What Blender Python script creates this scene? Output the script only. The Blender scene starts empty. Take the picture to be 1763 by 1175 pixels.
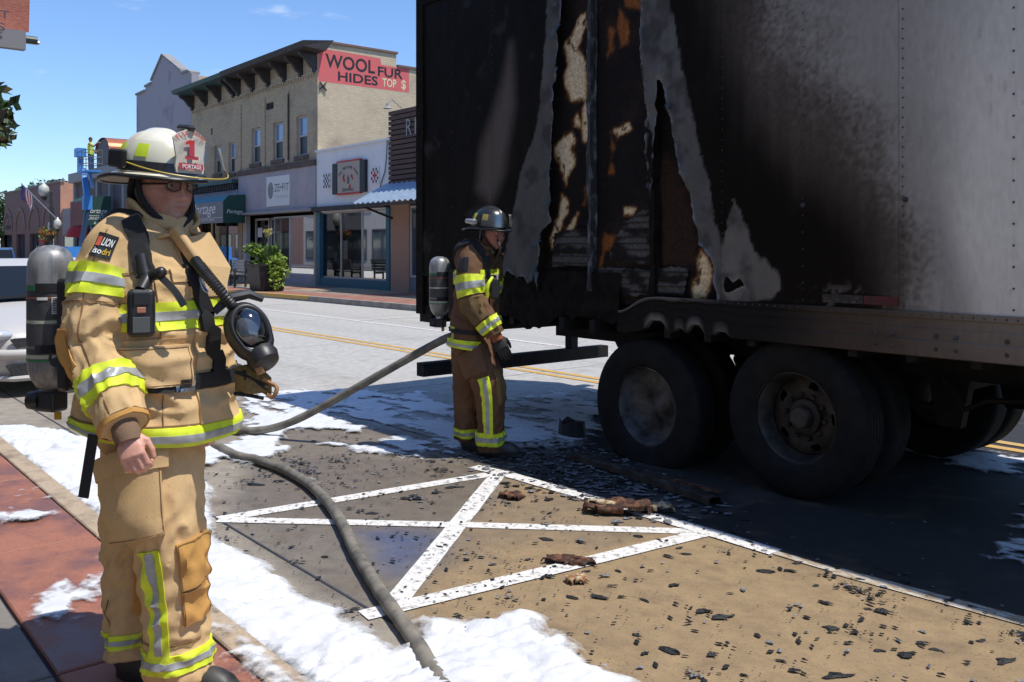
import bpy, bmesh, math, random
import numpy as np
from mathutils import Vector, Matrix, Quaternion, noise as mnoise

scene = bpy.context.scene
col = scene.collection
random.seed(7)
rng = np.random.default_rng(7)

# ------------------------------------------------------------------ camera, sky, sun, exposure
# world: X runs along the street (to the right), Y runs across it, camera stands on the near pavement
CAM_YAW = math.radians(39.675)                       # angle between view and the street, street goes away to -X
FWD = Vector((-math.cos(CAM_YAW), math.sin(CAM_YAW), 0))
RGT = Vector((math.sin(CAM_YAW), math.cos(CAM_YAW), 0))
cam_data = bpy.data.cameras.new('camera')
cam_data.sensor_width = 36.0
cam_data.lens = 36.0 * 1560 / 1763
cam_data.shift_y = -(587.5 - 425) / 1763
cam_data.clip_start = 0.05
cam_data.clip_end = 3000
cam = bpy.data.objects.new('camera', cam_data)
col.objects.link(cam)
cam.location = (0, 0, 1.6)
cam.rotation_euler = FWD.to_track_quat('-Z', 'Y').to_euler()
scene.camera = cam

SUN = Vector((1.6, 0.9, 4.1)).normalized()
world = bpy.data.worlds.new('World')
scene.world = world
world.use_nodes = True
wn, wl = world.node_tree.nodes, world.node_tree.links
wn.clear()
sky = wn.new('ShaderNodeTexSky')
sky.sky_type = 'NISHITA'
sky.sun_disc = False
sky.sun_elevation = math.asin(SUN.z)
sky.sun_rotation = math.atan2(SUN.x, SUN.y)
sky.air_density = 1.0
sky.dust_density = 0.15
sky.ozone_density = 3.0
bg = wn.new('ShaderNodeBackground')
bg.inputs['Strength'].default_value = 0.13
wo = wn.new('ShaderNodeOutputWorld')
# a few small fair-weather clouds low over the roofs
tc = wn.new('ShaderNodeTexCoord')
mp = wn.new('ShaderNodeMapping')
mp.inputs['Scale'].default_value = (3.2, 3.2, 11.0)
mp.inputs['Location'].default_value = (0.35, 0.2, 0.1)
cn = wn.new('ShaderNodeTexNoise')
cn.inputs['Scale'].default_value = 3.4
cn.inputs['Detail'].default_value = 5.0
cr = wn.new('ShaderNodeMapRange')
cr.interpolation_type = 'SMOOTHSTEP'
cr.inputs['From Min'].default_value = 0.60
cr.inputs['From Max'].default_value = 0.80
cr.inputs['To Max'].default_value = 0.55
cm = wn.new('ShaderNodeMixRGB')
cm.inputs['Color2'].default_value = (6.2, 6.6, 7.2, 1)
wl.new(tc.outputs['Generated'], mp.inputs['Vector'])
wl.new(mp.outputs['Vector'], cn.inputs['Vector'])
wl.new(cn.outputs['Fac'], cr.inputs['Value'])
wl.new(cr.outputs['Result'], cm.inputs['Fac'])
tint = wn.new('ShaderNodeMixRGB')
tint.blend_type = 'MULTIPLY'
tint.inputs['Fac'].default_value = 1.0
tint.inputs['Color2'].default_value = (0.76, 0.89, 1.08, 1)
wl.new(sky.outputs['Color'], tint.inputs['Color1'])
wl.new(tint.outputs['Color'], cm.inputs['Color1'])
wl.new(cm.outputs['Color'], bg.inputs['Color'])
wl.new(bg.outputs['Background'], wo.inputs['Surface'])

sun_data = bpy.data.lights.new('sun', 'SUN')
sun_data.energy = 3.5
sun_data.angle = math.radians(0.5)
sun_data.color = (1.0, 0.955, 0.88)
sun = bpy.data.objects.new('sun', sun_data)
col.objects.link(sun)
sun.location = (20, 12, 50)
sun.rotation_euler = SUN.to_track_quat('Z', 'Y').to_euler()

scene.view_settings.view_transform = 'Standard'
scene.view_settings.look = 'None'
scene.view_settings.gamma = 1.0
scene.view_settings.use_curve_mapping = False
scene.view_settings.exposure = 0.42

# ------------------------------------------------------------------ measured outlines (metres)
# ground outlines are (X, Y); outlines on the trailer side are (X, Z)
FOAM = [('thick', [(-10.706, 1.31), (-9.015, 1.623), (-8.847, 1.865), (-8.434, 2.049), (-7.698, 2.218), (-6.625, 2.438), (-5.745, 2.273), (-5.123, 2.055), (-4.779, 1.949), (-4.481, 1.974), (-4.184, 2.013), (-4.081, 1.988), (-3.985, 2.007), (-3.9, 1.97), (-3.762, 1.959), (-3.6, 1.986), (-3.489, 2.039), (-3.354, 1.971), (-3.235, 1.979), (-3.065, 1.979), (-3.168, 2.06), (-3.38, 2.171), (-3.269, 2.206), (-3.184, 2.27), (-3.152, 2.367), (-3.065, 2.414), (-3.107, 2.46), (-3.032, 2.57), (-2.9, 2.612), (-2.788, 2.518), (-2.697, 2.557), (-2.529, 2.497), (-2.399, 2.471), (-2.25, 2.5), (-1.911, 2.378), (-1.911, 1.44), (-10.706, 1.44)]), ('mid', [(-5.973, 2.146), (-6.17, 2.422), (-6.553, 2.636), (-6.23, 2.677), (-6.162, 2.904), (-6.354, 2.927), (-6.611, 3.223), (-6.964, 3.282), (-7.217, 3.577), (-7.054, 3.773), (-6.752, 3.931), (-6.888, 4.115), (-7.337, 4.096), (-7.862, 4.116), (-8.119, 3.98), (-7.956, 3.75), (-8.021, 3.508), (-7.208, 2.988), (-7.079, 2.543)]), ('thin', [(-8.777, 3.929), (-9.0, 4.486), (-8.482, 4.685), (-8.343, 5.062), (-8.289, 5.564), (-7.483, 5.488), (-7.379, 6.015), (-7.335, 7.177), (-6.24, 6.423), (-5.347, 5.232), (-5.635, 4.637), (-5.698, 4.323), (-5.721, 3.957), (-5.946, 3.796), (-6.35, 3.775), (-6.554, 3.776), (-6.458, 4.02), (-6.55, 4.31), (-7.056, 4.281), (-7.662, 4.188), (-8.184, 4.079)]), ('mid', [(-6.689, 3.427), (-6.585, 3.676), (-6.262, 3.761), (-6.038, 3.855), (-5.711, 3.969), (-5.734, 3.811), (-5.95, 3.703), (-6.123, 3.528), (-6.388, 3.491)]), ('mid', [(-5.915, 2.867), (-5.74, 2.941), (-5.545, 2.998), (-5.265, 2.801), (-5.471, 2.833), (-5.699, 2.856)]), ('thin', [(-9.125, 3.753), (-9.432, 4.587), (-8.777, 5.248), (-7.718, 5.449), (-7.141, 4.644), (-7.141, 3.802), (-7.685, 3.347)]), ('thin', [(-3.91, 6.957), (-3.666, 7.251), (-2.796, 7.34), (-2.52, 6.615), (-3.253, 6.79)]), ('thin', [(-2.198, 5.581), (-2.16, 5.988), (-1.74, 4.822), (-1.961, 4.943)])]
SFOAM = [('mid', [(-5.678, 0.966), (-5.64, 1.219), (-5.42, 1.293), (-5.375, 1.133), (-5.42, 0.922)]), ('thin', [(-4.023, 0.827), (-4.201, 0.952), (-4.26, 1.154), (-4.069, 1.173), (-3.981, 1.033), (-3.893, 0.914)]), ('thin', [(-4.483, 1.053), (-4.501, 1.271), (-4.323, 1.246), (-4.325, 1.075)]), ('mid', [(-3.748, 1.431), (-3.622, 1.46), (-3.432, 1.458), (-3.257, 1.457), (-3.066, 1.443), (-2.851, 1.437), (-2.71, 1.406), (-2.8, 1.317), (-2.977, 1.285), (-3.145, 1.302), (-3.309, 1.319), (-3.467, 1.335)]), ('thin', [(-3.922, 0.879), (-3.89, 0.935), (-3.835, 0.915), (-3.87, 0.873)]), ('thin', [(-6.026, 1.146), (-6.03, 1.24), (-5.803, 1.223), (-5.775, 1.128)])]
HATCH = [[(-5.186, 2.066), (-4.991, 3.931)], [(-5.175, 2.062), (-4.176, 3.111), (-3.212, 4.074)], [(-5.016, 4.056), (-3.416, 2.137)], [(-3.427, 2.006), (-3.194, 4.128)], [(-5.234, 3.978), (-4.931, 4.029), (-3.236, 4.078), (-2.761, 4.076)]]
PLINE = [[(-2.761, 4.076), (-2.412, 4.074)], [(-2.412, 4.074), (-1.578, 4.141), (-1.282, 4.145)]]
JOINT = [(-5.132, 2.044), (-3.468, 2.074)]
TANZONE = [(-4.995, 4.002), (-4.772, 3.9), (-4.176, 3.111), (-3.532, 2.313), (-3.333, 2.138), (-1.911, 2.378), (-0.443, 4.148), (-0.51, 4.777), (-1.602, 4.206), (-2.9, 4.095), (-4.235, 4.093)]
WETZONE = [(-5.07, 2.033), (-5.468, 2.193), (-6.38, 2.734), (-5.771, 3.753), (-5.263, 4.08), (-4.883, 3.887), (-4.241, 3.118), (-3.414, 2.19), (-3.43, 2.022), (-3.806, 1.982), (-4.538, 1.976)]
BLUEZONE = [(-4.466, 2.595), (-4.299, 2.796), (-4.121, 2.851), (-3.899, 2.607), (-3.78, 2.424), (-3.886, 2.424)]
SOOTSHADE = [(-4.994, 4.081), (-4.235, 4.093), (-3.256, 4.103), (-2.787, 4.087), (-1.587, 4.167), (-0.187, 4.192), (-0.771, 17.255), (-6.784, 14.162), (-5.829, 7.726), (-6.754, 6.61), (-5.373, 5.192)]
ASHZONE = [(-5.869, 4.257), (-5.573, 4.614), (-5.218, 5.042), (-4.516, 4.71), (-3.875, 4.528), (-3.507, 4.364), (-3.732, 4.094), (-4.235, 4.093), (-4.816, 4.092), (-5.263, 4.08)]
DIRTZONE = [(-8.99, 3.915), (-6.687, 4.349), (-5.379, 4.226), (-4.22, 3.144), (-4.293, 2.567), (-5.303, 2.199), (-6.353, 2.767)]
HOLE = [(-5.39, 3.882), (-5.404, 3.461), (-5.467, 2.999), (-5.509, 2.624), (-5.538, 2.054), (-5.523, 1.815), (-5.646, 1.721), (-5.697, 1.381), (-5.624, 1.094), (-5.588, 0.952), (-4.758, 1.007), (-4.758, 1.174), (-4.279, 1.222), (-3.84, 1.226), (-3.888, 1.521), (-3.993, 1.62), (-4.09, 1.966), (-4.194, 2.217), (-4.247, 2.532), (-4.29, 2.682), (-4.378, 2.849), (-4.383, 2.631), (-4.4, 2.296), (-4.427, 1.951), (-4.461, 2.003), (-4.484, 2.558), (-4.518, 2.818), (-4.541, 3.165), (-4.506, 3.671)]
GREYL = [(-5.552, 3.921), (-5.376, 3.879), (-5.39, 3.459), (-5.446, 2.996), (-5.488, 2.622), (-5.516, 2.053), (-5.502, 1.814), (-5.617, 1.72), (-5.66, 1.382), (-5.588, 0.952), (-5.846, 1.033), (-6.119, 1.093), (-6.216, 1.268), (-6.071, 1.726), (-5.907, 2.27), (-5.749, 2.503), (-5.66, 2.786), (-5.588, 3.353)]
GREYR = [(-4.569, 3.686), (-4.29, 3.619), (-4.269, 3.365), (-4.199, 3.103), (-4.147, 2.848), (-4.069, 2.593), (-3.993, 2.263), (-3.918, 2.058), (-3.859, 1.778), (-3.806, 1.58), (-3.796, 1.149), (-3.918, 1.142), (-4.279, 2.12), (-4.501, 2.56)]
GREYT = [(-3.83, 1.147), (-3.82, 1.541), (-3.706, 1.937), (-3.632, 1.773), (-3.541, 1.573), (-3.461, 1.514), (-3.357, 1.426), (-3.34, 1.323), (-3.409, 1.264), (-3.586, 1.23), (-3.82, 1.187)]
RUB = [(-6.04, 3.334), (-5.993, 2.826), (-6.135, 2.234), (-6.323, 1.946), (-6.536, 2.127), (-6.467, 2.464), (-6.282, 2.809), (-6.151, 3.048)]
TEAR = [(-3.763, 1.405), (-3.716, 1.356), (-3.669, 1.388), (-3.618, 1.332), (-3.655, 1.342), (-3.716, 1.309), (-3.763, 1.288), (-3.787, 1.346)]
SOOT = [(-7.277, 4.277, 0.98), (-7.277, 3.714, 0.97), (-7.277, 2.305, 0.985), (-7.277, 1.065, 0.985), (-6.712, 2.805, 0.965), (-6.365, 3.493, 0.965), (-5.884, 3.209, 0.95), (-5.884, 2.714, 0.95), (-6.119, 1.625, 0.97), (-4.121, 3.252, 0.97), (-4.018, 2.909, 0.96), (-3.893, 3.088, 0.93), (-3.796, 3.344, 0.78), (-3.716, 3.094, 0.812), (-3.586, 2.993, 0.69), (-3.323, 3.093, 0.562), (-3.038, 2.894, 0.524), (-2.737, 2.874, 0.421), (-2.596, 2.681, 0.447), (-3.82, 2.642, 0.95), (-3.82, 2.327, 0.985), (-3.725, 2.086, 0.985), (-3.586, 2.344, 0.87), (-3.409, 2.625, 0.712), (-3.366, 2.36, 0.74), (-3.117, 2.227, 0.712), (-2.81, 2.201, 0.69), (-2.631, 2.185, 0.626), (-3.117, 2.012, 0.841), (-2.922, 1.931, 0.784), (-3.497, 2.071, 0.956), (-3.409, 1.88, 0.985), (-3.117, 1.69, 0.985), (-2.922, 1.548, 0.985), (-2.737, 1.753, 0.856), (-2.613, 1.85, 0.769), (-2.613, 1.45, 0.928), (-3.323, 1.434, 0.985), (-3.541, 1.695, 0.985), (-2.737, 1.345, 0.964), (-3.038, 1.334, 0.985), (-2.541, 2.805, 0.31), (-2.535, 2.012, 0.37), (-2.528, 1.518, 0.51), (-2.395, 1.326, 0.37), (-2.395, 2.003, 0.17), (-2.428, 2.492, 0.27), (-2.268, 2.755, 0.27), (-2.085, 2.599, 0.1), (-2.085, 1.677, 0.05), (-1.913, 2.123, 0.06), (-1.905, 1.257, 0.12), (-0.892, 1.911, 0.03), (-0.892, 2.657, 0.03)]
CREAM = [[(-5.254, 3.466), (-5.214, 3.448), (-5.23, 3.322), (-5.291, 3.226), (-5.205, 3.083), (-5.193, 2.783), (-5.245, 2.779), (-5.354, 2.803), (-5.417, 2.898), (-5.449, 3.001), (-5.401, 3.07), (-5.456, 3.188), (-5.417, 3.269), (-5.338, 3.321)], [(-5.348, 2.51), (-5.323, 2.475), (-5.37, 2.392), (-5.329, 2.302), (-5.385, 2.198), (-5.424, 2.113), (-5.475, 2.16), (-5.498, 2.271), (-5.546, 2.341), (-5.569, 2.431), (-5.481, 2.5)], [(-5.291, 2.666), (-5.26, 2.577), (-5.323, 2.583), (-5.338, 2.628)], [(-5.193, 2.74), (-5.175, 2.674), (-5.163, 2.45), (-5.205, 2.443), (-5.224, 2.551), (-5.23, 2.659)], [(-5.465, 2.005), (-5.392, 1.959), (-5.417, 1.872), (-5.498, 1.743), (-5.586, 1.588), (-5.612, 1.655), (-5.563, 1.766), (-5.514, 1.875)], [(-5.417, 1.741), (-5.291, 1.869), (-5.323, 1.805), (-5.385, 1.741)], [(-4.876, 2.496), (-4.736, 2.522), (-4.709, 2.499), (-4.791, 2.467), (-4.847, 2.442)], [(-4.778, 1.895), (-4.681, 1.882), (-4.695, 1.852), (-4.764, 1.854)], [(-4.05, 1.581), (-4.015, 1.534), (-3.957, 1.405), (-4.003, 1.255), (-4.109, 1.251), (-4.121, 1.316), (-4.062, 1.403), (-4.074, 1.478)]]
ORANGE = [[(-4.847, 3.458), (-4.805, 3.388), (-4.736, 3.293), (-4.736, 3.141), (-4.819, 3.135), (-4.847, 3.273)], [(-4.933, 3.299), (-4.881, 3.259), (-4.904, 3.118), (-4.962, 3.055), (-4.956, 3.189)], [(-4.778, 3.505), (-4.601, 3.467), (-4.601, 3.397), (-4.764, 3.441)], [(-4.919, 2.479), (-4.89, 2.353), (-4.91, 2.292)], [(-4.904, 2.23), (-4.89, 2.167), (-4.933, 2.18)], [(-5.199, 2.069), (-5.154, 1.992), (-5.214, 1.941)], [(-4.991, 1.714), (-4.847, 1.692), (-4.876, 1.61), (-4.976, 1.568), (-5.035, 1.379), (-5.073, 1.4), (-5.02, 1.568)], [(-5.049, 3.562), (-5.011, 3.554), (-5.02, 3.462)]]
BROWNP = [[(-4.482, 2.24), (-4.316, 2.247), (-4.193, 1.99), (-4.085, 1.835), (-4.078, 1.609), (-4.145, 1.458), (-4.482, 1.452)]]
PLATES = [[(-5.55, 1.721), (-5.126, 1.758), (-5.126, 1.441), (-5.582, 1.433)], [(-4.921, 1.548), (-4.752, 1.792), (-4.511, 1.906), (-4.453, 1.845), (-4.471, 1.452), (-4.921, 1.496)], [(-5.023, 1.443), (-4.459, 1.433), (-4.471, 1.236), (-5.097, 1.21)], [(-4.459, 1.443), (-4.135, 1.458), (-4.171, 1.248), (-4.464, 1.236)]]
XS = {712: -7.562, 727: -7.407, 960: -5.446, 1013: -5.089, 1120: -4.444, 1113: -4.484, 1241: -3.816, 1383: -3.186, 1548: -2.569, 1746: -1.953, 1065: -4.764}
BEAM = [(-4.974, 4.715), (-3.497, 4.531)]
SCRAPS = [(-3.78, 3.942), (-3.34, 3.146), (-4.44, 3.676), (-3.127, 2.995), (-5.552, 5.263)]
BIGCHAR = [(-5.393, 4.209), (-2.43, 3.18), (-3.196, 3.128), (-2.798, 3.31), (-2.542, 2.771), (-2.229, 3.669), (-2.068, 3.448), (-1.968, 3.096), (-2.025, 3.027), (-2.517, 3.172), (-2.409, 3.233), (-1.748, 3.6), (-1.693, 3.584), (-1.742, 3.446), (-1.831, 3.402), (-2.014, 3.778), (-2.631, 3.81), (-2.558, 3.898), (-2.37, 3.826), (-2.289, 3.867), (-3.049, 3.7), (-3.078, 3.597), (-2.767, 3.074), (-2.857, 3.018), (-3.128, 3.748), (-1.94, 2.995), (-1.825, 3.083), (-1.577, 3.382), (-2.046, 2.817), (-2.227, 2.86), (-2.355, 2.77), (-2.401, 2.667), (-3.001, 2.845), (-3.257, 2.933), (-3.507, 3.011), (-2.925, 2.936), (-3.096, 3.249), (-2.996, 3.37), (-5.041, 3.079), (-4.843, 3.149), (-4.713, 2.818), (-4.836, 3.368), (-4.879, 3.539), (-4.289, 2.421), (-4.205, 2.239), (-5.756, 2.714), (-5.786, 2.561), (-7.157, 3.589), (-6.776, 3.501), (-6.544, 4.14), (-6.283, 3.757), (-5.88, 3.771), (-5.583, 3.836), (-3.544, 2.468), (-4.405, 3.282), (-4.338, 3.363), (-3.888, 3.457), (-3.53, 3.411), (-3.396, 3.725), (-2.949, 4.111), (-2.6, 4.039), (-4.046, 3.715), (-3.686, 3.298), (-2.278, 4.053), (-2.071, 3.758), (-1.879, 4.144), (-1.611, 3.808), (-2.173, 4.299), (-1.475, 3.69), (-1.942, 3.366)]
HOSE_G = [(-6.9, 2.852), (-6.561, 2.743), (-6.326, 2.8), (-5.993, 2.825), (-5.586, 2.801), (-5.224, 2.732), (-4.805, 2.615), (-4.428, 2.481), (-4.09, 2.349), (-3.766, 2.236), (-3.48, 2.141), (-3.204, 2.061), (-2.964, 1.987), (-2.673, 1.887), (-2.282, 1.769), (-1.92, 1.696)]
# body landmarks in world metres
CHIEF = {'torso': [(-3.129, 1.037, 1.004), (-3.127, 1.038, 1.025), (-3.126, 1.04, 1.086), (-3.125, 1.041, 1.161), (-3.125, 1.041, 1.301), (-3.127, 1.038, 1.464), (-3.131, 1.034, 1.565), (-3.131, 1.034, 1.63), (-3.125, 1.041, 1.673), (-3.12, 1.047, 1.716)], 'arm_r': [(-3.091, 0.942, 1.64), (-3.068, 0.891, 1.594), (-3.052, 0.848, 1.48), (-3.033, 0.823, 1.353), (-3.025, 0.818, 1.28), (-2.956, 0.823, 1.196), (-2.87, 0.832, 1.108), (-2.825, 0.839, 1.061)], 'arm_l': [(-3.21, 1.112, 1.641), (-3.302, 1.156, 1.589), (-3.352, 1.191, 1.439), (-3.371, 1.215, 1.287), (-3.347, 1.228, 1.18), (-3.311, 1.24, 1.075), (-3.28, 1.246, 1.004)], 'hand_r': [(-2.813, 0.837, 1.055), (-2.791, 0.841, 1.017), (-2.773, 0.838, 0.958)], 'leg_r': [(-3.118, 1.018, 1.023), (-3.06, 1.01, 0.898), (-3.009, 1.008, 0.737), (-2.983, 1.024, 0.607), (-2.983, 1.041, 0.452), (-2.987, 1.051, 0.315), (-2.981, 1.059, 0.195)], 'leg_l': [(-3.185, 1.016, 1.014), (-3.223, 1.017, 0.868), (-3.257, 1.008, 0.681), (-3.275, 1.002, 0.537), (-3.267, 0.995, 0.378), (-3.255, 0.994, 0.261), (-3.242, 0.994, 0.189)], 'foot_r': [(-2.978, 1.062, 0.258), (-2.973, 1.06, 0.188), (-2.918, 1.103, 0.187), (-2.827, 1.182, 0.197)], 'foot_l': [(-3.246, 0.989, 0.226), (-3.238, 0.983, 0.15), (-3.192, 1.007, 0.151), (-3.094, 1.079, 0.154)], 'head': [(-3.097, 1.044, 1.792)], 'helmet': [(-3.11, 1.029, 1.846)], 'neck': [(-3.124, 1.043, 1.649), (-3.103, 1.044, 1.743)], 'tank': [(-3.579, 0.807, 1.6), (-3.579, 0.807, 1.082)], 'valve': [(-3.579, 0.807, 1.045)], 'strap_r': [(-3.229, 0.884, 1.665), (-3.145, 0.892, 1.692), (-3.058, 0.903, 1.675), (-2.982, 0.916, 1.624), (-2.949, 0.925, 1.563), (-2.935, 0.926, 1.5)], 'radio': [(-2.887, 0.906, 1.394)], 'pivot': [(-2.904, 0.932, 1.504)], 'shutoff': [(-2.86, 0.953, 1.519), (-2.896, 0.942, 1.511)], 'lever': [(-2.86, 0.953, 1.51), (-2.821, 0.984, 1.465), (-2.802, 1.008, 1.417)], 'mask': [(-2.789, 1.211, 1.332)], 'mhose': [(-2.91, 1.081, 1.557), (-2.86, 1.094, 1.516), (-2.81, 1.123, 1.462), (-2.804, 1.163, 1.409)], 'strap_l': [(-2.946, 1.084, 1.591), (-2.883, 1.099, 1.516), (-2.821, 1.141, 1.414), (-2.835, 1.172, 1.271), (-2.857, 1.192, 1.154)], 'buckle': [(-2.777, 1.101, 1.156)], 'net': [(-2.803, 1.211, 1.168), (-2.757, 1.25, 1.179), (-2.72, 1.263, 1.148)]}
CREW = {'torso': [(-5.598, 4.215, 0.815), (-5.595, 4.219, 0.851), (-5.59, 4.226, 0.927), (-5.584, 4.232, 1.017), (-5.573, 4.246, 1.174), (-5.564, 4.257, 1.353), (-5.564, 4.257, 1.465), (-5.564, 4.257, 1.542), (-5.541, 4.284, 1.587), (-5.527, 4.302, 1.631)], 'arm_r': [(-5.525, 4.194, 1.551), (-5.497, 4.15, 1.49), (-5.468, 4.122, 1.359), (-5.435, 4.13, 1.207), (-5.391, 4.136, 1.134), (-5.337, 4.17, 1.049), (-5.296, 4.204, 0.98), (-5.278, 4.218, 0.942)], 'arm_l': [(-5.585, 4.388, 1.55), (-5.634, 4.455, 1.476), (-5.697, 4.487, 1.321), (-5.733, 4.492, 1.18), (-5.697, 4.487, 1.066), (-5.665, 4.479, 0.975), (-5.64, 4.478, 0.922)], 'hand_r': [(-5.278, 4.218, 0.942), (-5.263, 4.228, 0.908), (-5.246, 4.248, 0.821)], 'hand_l': [(-5.64, 4.478, 0.922), (-5.634, 4.485, 0.875), (-5.629, 4.492, 0.792)], 'leg_r': [(-5.554, 4.238, 0.871), (-5.505, 4.234, 0.768), (-5.445, 4.244, 0.649), (-5.407, 4.258, 0.528), (-5.417, 4.278, 0.384), (-5.43, 4.293, 0.203), (-5.437, 4.3, 0.041)], 'leg_l': [(-5.644, 4.238, 0.863), (-5.671, 4.253, 0.751), (-5.684, 4.268, 0.576), (-5.695, 4.271, 0.438), (-5.706, 4.273, 0.299), (-5.714, 4.279, 0.16), (-5.722, 4.285, 0.08)], 'foot_r': [(-5.443, 4.293, 0.112), (-5.437, 4.3, -0.013), (-5.374, 4.345, -0.012), (-5.281, 4.441, -0.006)], 'foot_l': [(-5.714, 4.279, 0.137), (-5.7, 4.28, 0.016), (-5.635, 4.311, 0.014), (-5.548, 4.37, 0.012)], 'head': [(-5.437, 4.316, 1.693)], 'helmet': [(-5.459, 4.305, 1.751)], 'neck': [(-5.524, 4.305, 1.56), (-5.474, 4.318, 1.645)], 'tank': [(-5.851, 4.114, 1.518), (-5.851, 4.114, 1.052)], 'valve': [(-5.851, 4.114, 1.001)], 'strap_r': [(-5.634, 4.141, 1.502), (-5.573, 4.152, 1.564), (-5.507, 4.169, 1.587), (-5.43, 4.199, 1.534), (-5.394, 4.226, 1.446), (-5.375, 4.234, 1.359)], 'radio': [(-5.347, 4.267, 1.284)], 'pivot': [(-5.366, 4.26, 1.367)]}

# ------------------------------------------------------------------ helpers
WL_ = {}

def wloc(o):
    return WL_.get(o.name, Vector((0, 0, 0)))

def thing(name, label, cat, loc=(0, 0, 0), group=None):
    o = bpy.data.objects.new(name, None)
    o.empty_display_size = 0.2
    col.objects.link(o)
    o.location = loc
    WL_[o.name] = Vector(loc)
    o['label'] = label
    o['category'] = cat
    if group:
        o['group'] = group
    return o

def tag(o, label, cat, group=None):
    o['label'] = label
    o['category'] = cat
    if group:
        o['group'] = group
    return o

def link_mesh(name, me, mats=None, parent=None, kind=None, loc=(0, 0, 0)):
    o = bpy.data.objects.new(name, me)
    col.objects.link(o)
    if mats:
        for m in (mats if isinstance(mats, (list, tuple)) else [mats]):
            me.materials.append(m)
    if parent is not None:
        o.parent = parent
        WL_[o.name] = wloc(parent).copy()
    else:
        o.location = loc
        WL_[o.name] = Vector(loc)
    if kind:
        o['kind'] = kind
    return o

def copy_tree(o, parent=None):
    c = o.copy()
    col.objects.link(c)
    c.parent = parent
    for ch in list(o.children):
        copy_tree(ch, c)
    return c

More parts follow.
